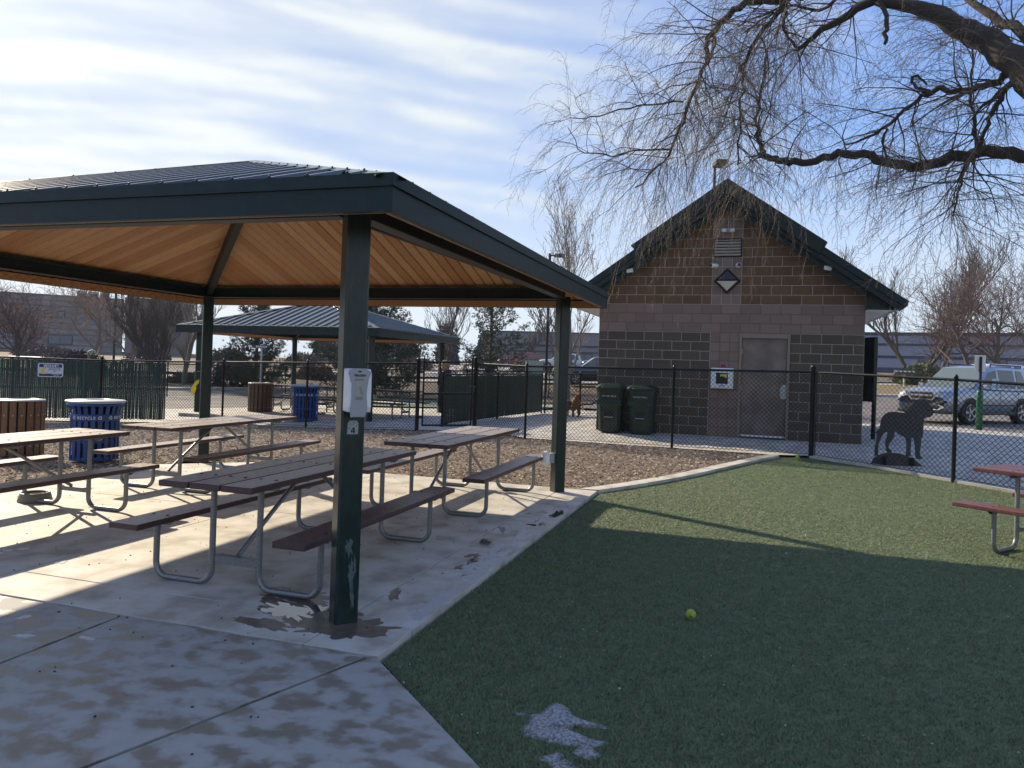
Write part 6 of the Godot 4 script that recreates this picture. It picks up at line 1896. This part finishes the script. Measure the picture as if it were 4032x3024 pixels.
		obj("roof_rail", hl, M.black, t)
	if not detail: return t
	var ch := MB.new()
	var oct := V2([-0.46, -0.03, -0.36, -0.16, 0.36, -0.16, 0.46, -0.03, 0.40, 0.13, -0.40, 0.13])
	ch.prism(oct, Transform3D(Basis(), Vector3(0, 0.86, 2.33)), 0.035, 0.012)
	obj("grille_surround", ch, mat(L(0.6, 0.6, 0.6), 0.15, {"metal": 1.0}), t)
	ch = MB.new()
	ch.prism(V2([-0.39, -0.02, -0.31, -0.115, 0.31, -0.115, 0.39, -0.02, 0.34, 0.09, -0.34, 0.09]), Transform3D(Basis(), Vector3(0, 0.86, 2.364)), 0.003)
	obj("grille", ch, M.ink, t)
	ch = MB.new()
	ch.rbox(Vector3(0, 0.855, 2.373), Vector3(0.70, 0.055, 0.02), 0.008)
	for s in [-1.0, 1.0]: ch.rbox(Vector3(s * 0.045, 0.86, 2.39), Vector3(0.022, 0.13, 0.014), 0.004, Basis(Vector3(0, 0, 1), -s * 0.12))
	ch.rbox(Vector3(0, 0.86, 2.389), Vector3(0.09, 0.022, 0.012), 0.003)
	obj("emblem_bar", ch, mat(L(0.6, 0.6, 0.6), 0.15, {"metal": 1.0}), t)
	ch = MB.new()
	ch.rbox(Vector3(0, 0.51, 2.27), Vector3(1.18, 0.20, 0.20), 0.05)
	ch.rbox(Vector3(0, 0.36, 2.20), Vector3(1.66, 0.10, 0.30), 0.03)
	for s in [-1.0, 1.0]: ch.rbox(Vector3(s * 0.93, 0.345, 0), Vector3(0.10, 0.10, 1.95), 0.02)
	obj("lower_bumper", ch, M.darkgrey, t)
	ch = MB.new()
	ch.rbox(Vector3(0, 0.57, 2.378), Vector3(0.31, 0.155, 0.008), 0.003)
	var pn := obj("number_plate", ch, M.white, t)
	ch = MB.new()
	ch.box(Vector3(0, 0.622, 2.3835), Vector3(0.29, 0.04, 0.002))
	obj("plate_band", ch, mat(L(0.40, 0.03, 0.03), 0.5), pn)
	ch = MB.new()
	txt(ch, "2C J304S", 0.075, Transform3D(Basis(), Vector3(0, 0.525, 2.3835)))
	obj("plate_lettering", ch, mat(L(0.03, 0.05, 0.2), 0.5), pn)
	return t

# ---- people and a dog: one smooth surface over a skeleton of tapered limbs
func body_mesh(bones: Array, cell: float, soft: float) -> MB:
	# bones: [a, b, ra, rb, colour]
	var lo := Vector3.INF; var hi := -Vector3.INF
	for b in bones:
		for e in 2:
			var r: float = b[2 + e] + cell * 2
			lo = lo.min(b[e] - Vector3(r, r, r)); hi = hi.max(b[e] + Vector3(r, r, r))
	var n := Vector3i(((hi - lo) / cell).ceil()) + Vector3i.ONE
	var f := PackedFloat32Array(); f.resize(n.x * n.y * n.z); f.fill(1.0)
	for b in bones:
		var a: Vector3 = b[0]; var ab: Vector3 = b[1] - b[0]; var l2 := maxf(ab.length_squared(), 1e-8)
		var rm: float = maxf(b[2], b[3]) + cell * 2 + soft
		var c0 := Vector3i(((Vector3(b[0]).min(b[1]) - Vector3(rm, rm, rm) - lo) / cell).floor()).clamp(Vector3i.ZERO, n - Vector3i.ONE)
		var c1 := Vector3i(((Vector3(b[0]).max(b[1]) + Vector3(rm, rm, rm) - lo) / cell).ceil()).clamp(Vector3i.ZERO, n - Vector3i.ONE)
		for z in range(c0.z, c1.z + 1):
			for y in range(c0.y, c1.y + 1):
				for x in range(c0.x, c1.x + 1):
					var p := lo + Vector3(x, y, z) * cell
					var u := clampf((p - a).dot(ab) / l2, 0, 1)
					var d := (p - a - ab * u).length() - lerpf(b[2], b[3], u)
					var k := x + n.x * (y + n.y * z)
					var h := maxf(soft - absf(f[k] - d), 0.0) / soft
					f[k] = minf(f[k], d) - h * h * soft * 0.25
	var m := MB.new()
	var id := {}
	var off := [0, 1, n.x, n.x + 1, n.x * n.y, n.x * n.y + 1, n.x * n.y + n.x, n.x * n.y + n.x + 1]
	for z in n.z - 1:
		for y in n.y - 1:
			for x in n.x - 1:
				var k := x + n.x * (y + n.y * z)
				var neg := 0
				for o in off: neg += 1 if f[k + o] < 0 else 0
				if neg == 0 or neg == 8: continue
				var s := Vector3.ZERO; var c := 0
				for e in [[0, 1], [2, 3], [4, 5], [6, 7], [0, 2], [1, 3], [4, 6], [5, 7], [0, 4], [1, 5], [2, 6], [3, 7]]:
					var f0 := f[k + off[e[0]]]; var f1 := f[k + off[e[1]]]
					if (f0 < 0) == (f1 < 0): continue
					var t := f0 / (f0 - f1)
					var p0 := Vector3(e[0] & 1, (e[0] >> 1) & 1, e[0] >> 2); var p1 := Vector3(e[1] & 1, (e[1] >> 1) & 1, e[1] >> 2)
					s += p0.lerp(p1, t); c += 1
				var p := lo + (Vector3(x, y, z) + s / c) * cell
				var g := Vector3(f[k + 1] - f[k], f[k + n.x] - f[k], f[k + n.x * n.y] - f[k]).normalized()
				var best := 9.0
				for b in bones:
					var ab: Vector3 = b[1] - b[0]
					var u := clampf((p - b[0]).dot(ab) / maxf(ab.length_squared(), 1e-8), 0, 1)
					var d: float = (p - b[0] - ab * u).length() - lerpf(b[2], b[3], u)
					if d < best: best = d; m.col = b[4]
				id[k] = m.pt(p, g)
	for z in range(1, n.z - 1):
		for y in range(1, n.y - 1):
			for x in range(1, n.x - 1):
				var k := x + n.x * (y + n.y * z)
				for ax in 3:
					var st: int = [1, n.x, n.x * n.y][ax]
					if (f[k] < 0) == (f[k + st] < 0): continue
					var u: int = [n.x, n.x * n.y, 1][ax]; var v: int = [n.x * n.y, 1, n.x][ax]
					var q := [id.get(k - u - v, -1), id.get(k - v, -1), id.get(k, -1), id.get(k - u, -1)]
					if -1 in q: continue
					if f[k] < 0: m.i.append_array(PackedInt32Array([q[0], q[2], q[1], q[0], q[3], q[2]]))
					else: m.i.append_array(PackedInt32Array([q[0], q[1], q[2], q[0], q[2], q[3]]))
	return m

# standing or walking figure facing +z; h is the height, stride the half step, c the colours of coat, trousers, skin, shoes
func person(label: String, at: Vector3, turn: float, h: float, stride: float, c: Array, hair: Color, cap: bool, coat_len := 0.0) -> void:
	var t := thing("person", label, "person", at, turn)
	var k := h / 1.75
	var P := func(x: float, y: float, z: float) -> Vector3: return Vector3(x, y, z) * k
	var b := []
	for s in [-1.0, 1.0]:
		var st: float = stride * s
		var hip: Vector3 = P.call(s * 0.09, 0.92, 0); var knee: Vector3 = P.call(s * 0.10, 0.50, st * 0.6 + 0.03); var ank: Vector3 = P.call(s * 0.10, 0.09, st - (0.06 if st < 0 else 0.0))
		b.append([hip, knee, 0.088 * k, 0.062 * k, c[1]]); b.append([knee, ank, 0.062 * k, 0.045 * k, c[1]])
		b.append([ank + Vector3(0, -0.045, -0.03) * k, ank + Vector3(0, -0.05, 0.14) * k, 0.042 * k, 0.036 * k, c[3]])
		var sh: Vector3 = P.call(s * 0.185, 1.42, 0); var el: Vector3 = P.call(s * 0.25, 1.14, -st * 0.35 - 0.02); var wr: Vector3 = P.call(s * 0.23, 0.91, -st * 0.5 + 0.08)
		b.append([sh, el, 0.062 * k, 0.052 * k, c[0]]); b.append([el, wr, 0.050 * k, 0.038 * k, c[0]])
		b.append([wr, wr + Vector3(0, -0.07, 0.02) * k, 0.030 * k, 0.030 * k, c[2]])
		for q in 4:
			var f0: Vector3 = wr + Vector3((q - 1.5) * 0.004, -0.07, 0.02 + (q - 1.5) * 0.018) * k
			b.append([f0, f0 + Vector3(0, -0.075 + 0.008 * absf(q - 1.5), 0.012) * k, 0.009 * k, 0.007 * k, c[2]])
		b.append([wr + Vector3(-s * 0.01, -0.04, 0.03) * k, wr + Vector3(-s * 0.02, -0.09, 0.055) * k, 0.010 * k, 0.008 * k, c[2]])
		b.append([P.call(s * 0.07, 0.95, 0), P.call(s * 0.10, 1.36, 0.01), 0.115 * k, 0.105 * k, c[0]])
	b.append([P.call(0, 0.93, 0), P.call(0, 1.38, 0), 0.12 * k, 0.13 * k, c[0]])
	if coat_len > 0.0: b.append([P.call(0, 0.95, 0), P.call(0, 0.95 - coat_len, 0), 0.17 * k, 0.20 * k, c[0]])
	b.append([P.call(0, 1.42, 0), P.call(0, 1.54, 0.015), 0.062 * k, 0.055 * k, c[2]])
	b.append([P.call(0, 1.60, 0.03), P.call(0, 1.66, 0.0), 0.082 * k, 0.088 * k, c[2]])
	b.append([P.call(0, 1.57, 0.055), P.call(0, 1.585, 0.07), 0.045 * k, 0.04 * k, c[2]])
	b.append([P.call(0, 1.63, 0.09), P.call(0, 1.605, 0.125), 0.010 * k, 0.016 * k, c[2]])
	for s in [-1.0, 1.0]: b.append([P.call(s * 0.086, 1.65, 0.0), P.call(s * 0.092, 1.60, 0.005), 0.014 * k, 0.012 * k, c[2]])
	var bm := MB.new()
	bm = body_mesh(b, 0.018, 0.035)
	obj("body", bm, mat(Color.WHITE, 0.85, {"vc": true}), t)
	var hd := MB.new()
	var hm := mat(hair, 0.8)
	if cap:
		hd.ball(P.call(0, 1.685, -0.002), Vector3(0.104, 0.092, 0.112) * k, Basis(), 18)
		hd.rbox(P.call(0, 1.665, 0.135), Vector3(0.15, 0.014, 0.12) * k, 0.005, Basis(Vector3.RIGHT, 0.25))
		obj("cap", hd, mat(L(0.55, 0.56, 0.42), 0.8, {"tex": noise_tex(0.03, 3, 151, [[0.45, Color(1, 1, 1)], [0.55, Color(0.25, 0.25, 0.22)]], 128), "sc": 7.0}), t)
		hd = MB.new()
		hd.ball(P.call(0, 1.60, -0.055), Vector3(0.078, 0.07, 0.05) * k, Basis(), 14)
		obj("hair", hd, hm, t)
	else:
		hd.ball(P.call(0, 1.675, -0.025), Vector3(0.105, 0.105, 0.11) * k, Basis(), 18)
		hd.ball(P.call(0, 1.57, -0.06), Vector3(0.095, 0.13, 0.065) * k, Basis(), 16)
		obj("hair", hd, hm, t)
	var ey := MB.new()
	for s in [-1.0, 1.0]: ey.ball(P.call(s * 0.032, 1.635, 0.103), Vector3(0.010, 0.007, 0.006) * k, Basis(), 8)
	ey.box(P.call(0, 1.572, 0.112), Vector3(0.045, 0.006, 0.006) * k)
	obj("face_features", ey, M.ink, t)

func dog(label: String, at: Vector3, turn: float) -> void:
	var t := thing("dog", label, "dog", at, turn)
	var tan := Color(0.20, 0.105, 0.045); var blk := Color(0.02, 0.017, 0.015)
	var b := [[Vector3(0, 0.30, 0.10), Vector3(0, 0.44, 0.22), 0.10, 0.115, tan], [Vector3(0, 0.44, 0.22), Vector3(0, 0.46, -0.05), 0.11, 0.10, blk], [Vector3(0, 0.46, -0.05), Vector3(0, 0.42, -0.30), 0.10, 0.09, blk],
		[Vector3(0, 0.50, 0.25), Vector3(0, 0.66, 0.36), 0.075, 0.06, tan], [Vector3(0, 0.69, 0.38), Vector3(0, 0.665, 0.47), 0.068, 0.045, tan], [Vector3(0, 0.66, 0.48), Vector3(0, 0.645, 0.57), 0.036, 0.028, blk], [Vector3(0, 0.40, -0.34), Vector3(0, 0.22, -0.50), 0.03, 0.022, blk]]
	for s in [-1.0, 1.0]:
		b.append([Vector3(s * 0.075, 0.36, 0.20), Vector3(s * 0.08, 0.17, 0.19), 0.05, 0.03, tan]); b.append([Vector3(s * 0.08, 0.17, 0.19), Vector3(s * 0.08, 0.03, 0.20), 0.028, 0.024, tan]); b.append([Vector3(s * 0.08, 0.025, 0.20), Vector3(s * 0.08, 0.022, 0.245), 0.026, 0.022, tan])
		b.append([Vector3(s * 0.07, 0.38, -0.28), Vector3(s * 0.085, 0.26, -0.20), 0.075, 0.045, tan]); b.append([Vector3(s * 0.085, 0.26, -0.20), Vector3(s * 0.085, 0.15, -0.33), 0.04, 0.025, tan]); b.append([Vector3(s * 0.085, 0.15, -0.33), Vector3(s * 0.085, 0.03, -0.31), 0.024, 0.022, tan]); b.append([Vector3(s * 0.085, 0.025, -0.31), Vector3(s * 0.085, 0.022, -0.26), 0.024, 0.022, tan])
		b.append([Vector3(s * 0.045, 0.735, 0.36), Vector3(s * 0.06, 0.81, 0.355), 0.025, 0.008, blk])
	obj("body", body_mesh(b, 0.016, 0.03), mat(Color.WHITE, 0.9, {"vc": true}), t)

# ---- far buildings, lamps and street furniture
func far_block(label: String, at: Vector3, turn: float, w: float, h: float, d: float, wall: Material, bands: Array, band_m: Material, windows: Array) -> Node3D:
	var t := thing("far_building", label, "building", at, turn)
	var m := MB.new()
	m.box(Vector3(0, h * 0.5 - 0.5, -d * 0.5), Vector3(w, h + 1.0, d))
	obj("wall", m, wall, t)
	m = MB.new()
	m.box(Vector3(0, h + 0.05, -d * 0.5), Vector3(w + 0.24, 0.16, d + 0.24))
	obj("parapet_cap", m, band_m, t)
	for b in bands:
		m = MB.new()
		m.box(Vector3(0, b[0], 0.03), Vector3(w, b[1], 0.08))
		obj("band", m, band_m, t)
	for q in windows:   # x, y centre, width, height, panes
		m = MB.new()
		m.box(Vector3(q[0], q[1], 0.06), Vector3(q[2] + 0.2, q[3] + 0.2, 0.10))
		var f := obj("window", m, M.frame, t)
		for k in q[4]:
			m = MB.new()
			m.box(Vector3(q[0] + ((k + 0.5) / q[4] - 0.5) * q[2], q[1], 0.115), Vector3(q[2] / q[4] - 0.09, q[3] - 0.05, 0.02))
			obj("pane", m, M.pane, f)
	return t

func lamp_post(label: String, at: Vector3, h: float, turn: float, r: float) -> void:
	var t := thing("lamp_post", label, "lamp post", at, turn)
	obj("pole", bar_of(Vector3(0, -0.1, 0), Vector3(0, h, 0), r), M.black, t)
	var m := MB.new()
	m.bar(Vector3(0, h - 0.12, 0), Vector3(0.25, h - 0.10, 0), 0.04)
	m.rbox(Vector3(0.52, h - 0.10, 0), Vector3(0.55, 0.18, 0.36), 0.03)
	obj("lamp_head", m, M.black, t)

func make_far() -> void:
	M.glass_tint = mat(L(0.10, 0.13, 0.13), 0.10, {"spec": 0.8})
	M.frame = mat(L(0.03, 0.04, 0.05), 0.5)
	M.pane = mat(L(0.10, 0.12, 0.14), 0.15)
	wagon("car", "silver blue family car parked nose-left behind the sign post", "car", gp(6.70, -27.95), -0.775, mat(L(0.30, 0.345, 0.42), 0.30, {"metal": 0.55, "coat": 0.8}), true)
	wagon("car", "white car parked beyond the silver car, only its roof showing", "car", gp(11.3, -44.8), -1.2, mat(L(0.75, 0.76, 0.77), 0.3, {"coat": 0.6}), false)
	wagon("pickup_truck", "dark blue truck with a pale windscreen, half behind the block building", "truck", gp(-9.7, -48.6), -1.26, mat(L(0.012, 0.018, 0.04), 0.25, {"coat": 0.8}), false)
	rng.seed = 88
	var tints := [L(0.25, 0.03, 0.03), L(0.55, 0.56, 0.58), L(0.05, 0.07, 0.10)]
	for j in 3: wagon("car", ["red car far off beyond the open pine", "pale car far off beyond the open pine", "dark car far off near the grey warehouse"][j], "car", gp(-26.0 + j * 5.2, -84.0 + j), -1.3, mat(tints[j], 0.3), false)
	person("person in a white and grey cap walking left behind the slatted fence", gp(-15.95, -14.95), -1.75, 1.72, 0.26, [Color(0.03, 0.035, 0.08), Color(0.02, 0.02, 0.025), Color(0.32, 0.17, 0.11), Color(0.03, 0.03, 0.03)], L(0.06, 0.04, 0.03), true)
	person("blond person in a long dark coat standing behind the gate", gp(-7.05, -16.85), 2.6, 1.52, 0.03, [Color(0.012, 0.013, 0.016), Color(0.012, 0.012, 0.014), Color(0.34, 0.19, 0.13), Color(0.02, 0.02, 0.02)], L(0.34, 0.22, 0.11), false, 0.35)
	person("small person with reddish hair, only the head showing over the green screen", gp(-7.4, -19.9), 0.6, 1.33, 0.02, [Color(0.10, 0.10, 0.13), Color(0.04, 0.045, 0.07), Color(0.32, 0.17, 0.11), Color(0.03, 0.03, 0.03)], L(0.16, 0.07, 0.04), false)
	dog("tan and black dog standing beyond the wheeled bins", gp(-4.85, -21.2), 0.5)
	# office at the left, with stacked horizontal reveals
	var office := mat(L(0.29, 0.265, 0.26), 0.85, {"tex": M.soft, "sc": 0.05})
	var shade := mat(L(0.165, 0.150, 0.15), 0.85)
	var bands := []
	for k in 9: bands.append([0.9 + k * 0.66, 0.16])
	var a := Vector3(-97.0, 0, -52.0); var b := Vector3(-74.6, 0, -74.2)
	var d := (b - a).normalized()
	var ang := atan2(-d.z, d.x)
	var mid := (a + b) * 0.5
	far_block("large two-storey striped grey-brown office behind the bare trees at left", Vector3(mid.x, 1.45, mid.z), ang, (b - a).length(), 6.75, 22.0, office, bands, shade, [[1.6, 4.55, 2.0, 0.75, 3], [8.6, 4.55, 2.0, 0.75, 3], [9.3, 1.5, 2.4, 1.0, 2], [-6.0, 4.55, 2.0, 0.75, 3]])
	var wing := b + d * 4.2
	far_block("plain darker wing at the right end of the striped office", Vector3(wing.x, 1.45, wing.z) + Vector3(d.z, 0, -d.x) * -0.6, ang, 7.6, 6.95, 18.0, shade, [], shade, [])
	for k in 3:
		var u := thing("rooftop_unit", ["left of the three green and cream rooftop units on the striped office", "middle one of the three rooftop units on the striped office", "right of the three rooftop units on the striped office"][k], "rooftop unit", Vector3(mid.x, 8.2, mid.z) + d * (11.2 + k * 1.28) + Vector3(d.z, 0, -d.x) * 3.0, ang, "rooftop units")
		var m := MB.new()
		m.box(Vector3(0, 0.35, 0), Vector3(1.0, 0.75, 1.0))
		obj("louvred_case", m, mat(L(0.06, 0.08, 0.075), 0.6), u)
		m = MB.new()
		m.box(Vector3(0, 0.82, 0), Vector3(1.06, 0.26, 1.06))
		obj("hood", m, mat(L(0.42, 0.42, 0.36), 0.6), u)
	# blue-grey office at the right
	var bg := mat(L(0.24, 0.27, 0.34), 0.85)
	var nv := mat(L(0.03, 0.035, 0.06), 0.8)
	var ro := far_block("pale blue office with navy bands behind the trees right of the building", Vector3(23.0, 2.3, -92.0), -0.22, 26.0, 4.4, 14.0, bg, [[4.3, 0.3], [3.15, 0.26], [1.75, 0.3], [0.2, 0.7]], nv, [[-11.1, 0.95, 1.1, 1.35, 2], [-5.0, 0.95, 1.1, 1.35, 2], [2.0, 0.95, 1.1, 1.35, 2]])
	var dia := MB.new()
	dia.prism(V2([0, -0.16, 0.16, 0, 0, 0.16, -0.16, 0]), Transform3D(Basis(), Vector3(-11.0, 2.45, 0.02)), 0.05)
	obj("diamond_ornament", dia, nv, ro)
	far_block("low white office far right behind the reddish trees", Vector3(47.0, 2.6, -98.0), -0.35, 16.0, 2.4, 10.0, mat(L(0.5, 0.49, 0.46), 0.8), [], shade, [[-3.0, 1.2, 0.9, 1.2, 1], [1.0, 1.2, 0.9, 1.2, 1]])
	far_block("long grey warehouse beyond the open pine, left of the block building", Vector3(-22.0, 1.9, -104.0), 0.15, 30.0, 4.6, 20.0, mat(L(0.20, 0.19, 0.195), 0.85), [[2.75, 0.28], [1.9, 0.2]], nv, [[-9.0, 0.9, 3.0, 1.6, 2], [-1.0, 0.9, 3.2, 1.6, 3], [6.0, 0.9, 3.2, 1.6, 3]])
	far_block("pale low house dim behind the pines", Vector3(-52.0, 1.8, -96.0), 0.5, 12.0, 3.4, 9.0, mat(L(0.25, 0.27, 0.31), 0.85), [], nv, [[-2.0, 1.6, 1.2, 1.4, 1], [2.0, 1.6, 1.2, 1.4, 1]])
	lamp_post("tall dark lamp post between the far trees, its head above the shelter's eave", gp(-10.4, -38.6), 7.4, 0.3, 0.075)
	lamp_post("tall dark lamp post before the striped office", gp(-46.5, -45.6), 9.5, 0.9, 0.09)
	lamp_post("dark pole standing behind the block building's ridge", gp(-1.45, -27.0), 8.6, -1.2, 0.05)
	# street sign
	var ss := thing("street_sign", "thin grey street sign post with a name plate before the rounded pine", "street sign", gp(-18.6, -25.5))
	obj("post", bar_of(Vector3(0, -0.1, 0), Vector3(0, 2.0, 0), 0.035), M.lightgrey, ss)
	var m2 := MB.new()
	m2.box(Vector3(0, 2.07, 0), Vector3(0.70, 0.13, 0.01), Basis(Vector3.UP, 0.55))
	obj("name_plate", m2, mat(L(0.02, 0.05, 0.05), 0.5), ss)
	obj("lettering", text_mesh("BRADLEY", 0.10, true), M.white, ss, Transform3D(Basis(Vector3.UP, 0.55), Vector3(0, 2.07, 0) + Basis(Vector3.UP, 0.55) * Vector3(0, 0, 0.008)))
	# mailbox cluster
	var mb := thing("mailbox_cluster", "row of small mailboxes on a pale post before the juniper", "mailbox", gp(9.8, -56.5))
	obj("post", bar_of(Vector3(0, -0.1, 0), Vector3(0, 0.85, 0), 0.07), mat(L(0.5, 0.45, 0.33), 0.8), mb)
	for k in 5:
		m2 = MB.new()
		m2.rbox(Vector3((k - 2) * 0.26, 0.98, 0), Vector3(0.22, 0.24, 0.45), 0.03)
		obj("box", m2, M.darkgrey, mb)
		m2 = MB.new()
		m2.rbox(Vector3((k - 2) * 0.26, 1.05, 0.22), Vector3(0.13, 0.08, 0.04), 0.01)
		obj("flag", m2, M.white, mb)
	# utility cabinet and a buggy before the warehouse
	var uc := thing("utility_cabinet", "pale green utility cabinet beyond the low fence", "cabinet", gp(-15.2, -53.0), 0.3)
	m2 = MB.new()
	m2.rbox(Vector3(0, 0.7, 0), Vector3(1.3, 1.5, 0.9), 0.04)
	obj("case", m2, mat(L(0.20, 0.25, 0.20), 0.6), uc)
	var bu := thing("buggy", "small dark utility buggy with white wings before the warehouse", "buggy", gp(-14.2, -58.5), 0.4)
	m2 = MB.new()
	m2.rbox(Vector3(0, 0.62, 0), Vector3(1.9, 0.35, 1.1), 0.08)
	for s in [-0.7, 0.35]: m2.bar(Vector3(s, 0.7, 0.5), Vector3(s + 0.1, 1.7, 0.45), 0.04)
	m2.rbox(Vector3(-0.15, 1.72, 0), Vector3(1.3, 0.06, 1.1), 0.02)
	obj("body", m2, M.ink, bu)
	m2 = MB.new()
	m2.rbox(Vector3(0.75, 0.85, 0), Vector3(0.5, 0.14, 1.15), 0.04)
	m2.rbox(Vector3(-0.5, 1.15, 0), Vector3(0.12, 0.5, 0.9), 0.04)
	obj("wing", m2, M.white, bu)
	for x in [-0.65, 0.65]:
		for z in [-0.5, 0.5]:
			m2 = MB.new()
			m2.lathe(V2([0.0, -0.1, 0.28, -0.1, 0.32, -0.05, 0.32, 0.05, 0.28, 0.1, 0.0, 0.1]), 18, Transform3D(Basis(Vector3.RIGHT, PI / 2), Vector3(x, 0.32, z)))
			obj("wheel", m2, M.tyre, bu)
	# old snow lying in the field
	rng.seed = 99
	var sn := MB.new()
	for j in 34:
		var c := Vector2(rng.randf_range(-62, -16), 0)
		c.y = -52.0 - rng.randf() * 42.0 - absf(c.x + 40.0) * -0.3
		if j > 22: c = Vector2(rng.randf_range(-30, -17), rng.randf_range(-78, -62))
		sn.add(sheet(blob(c, rng.randf_range(1.0, 3.2), rng.randf_range(0.4, 1.1), rng.randf_range(-0.6, 0.2), 600 + j, 0.35, 18), 0.10, 1.5), Transform3D())
	struct("snow", sn, mat(L(0.72, 0.75, 0.80), 0.8))

func _ready() -> void:
	setup_camera_and_light()
	make_materials()
	make_ground()
	make_shelters_and_tables()
	make_building()
	make_fences()
	make_far()
	make_trees()
	make_props()
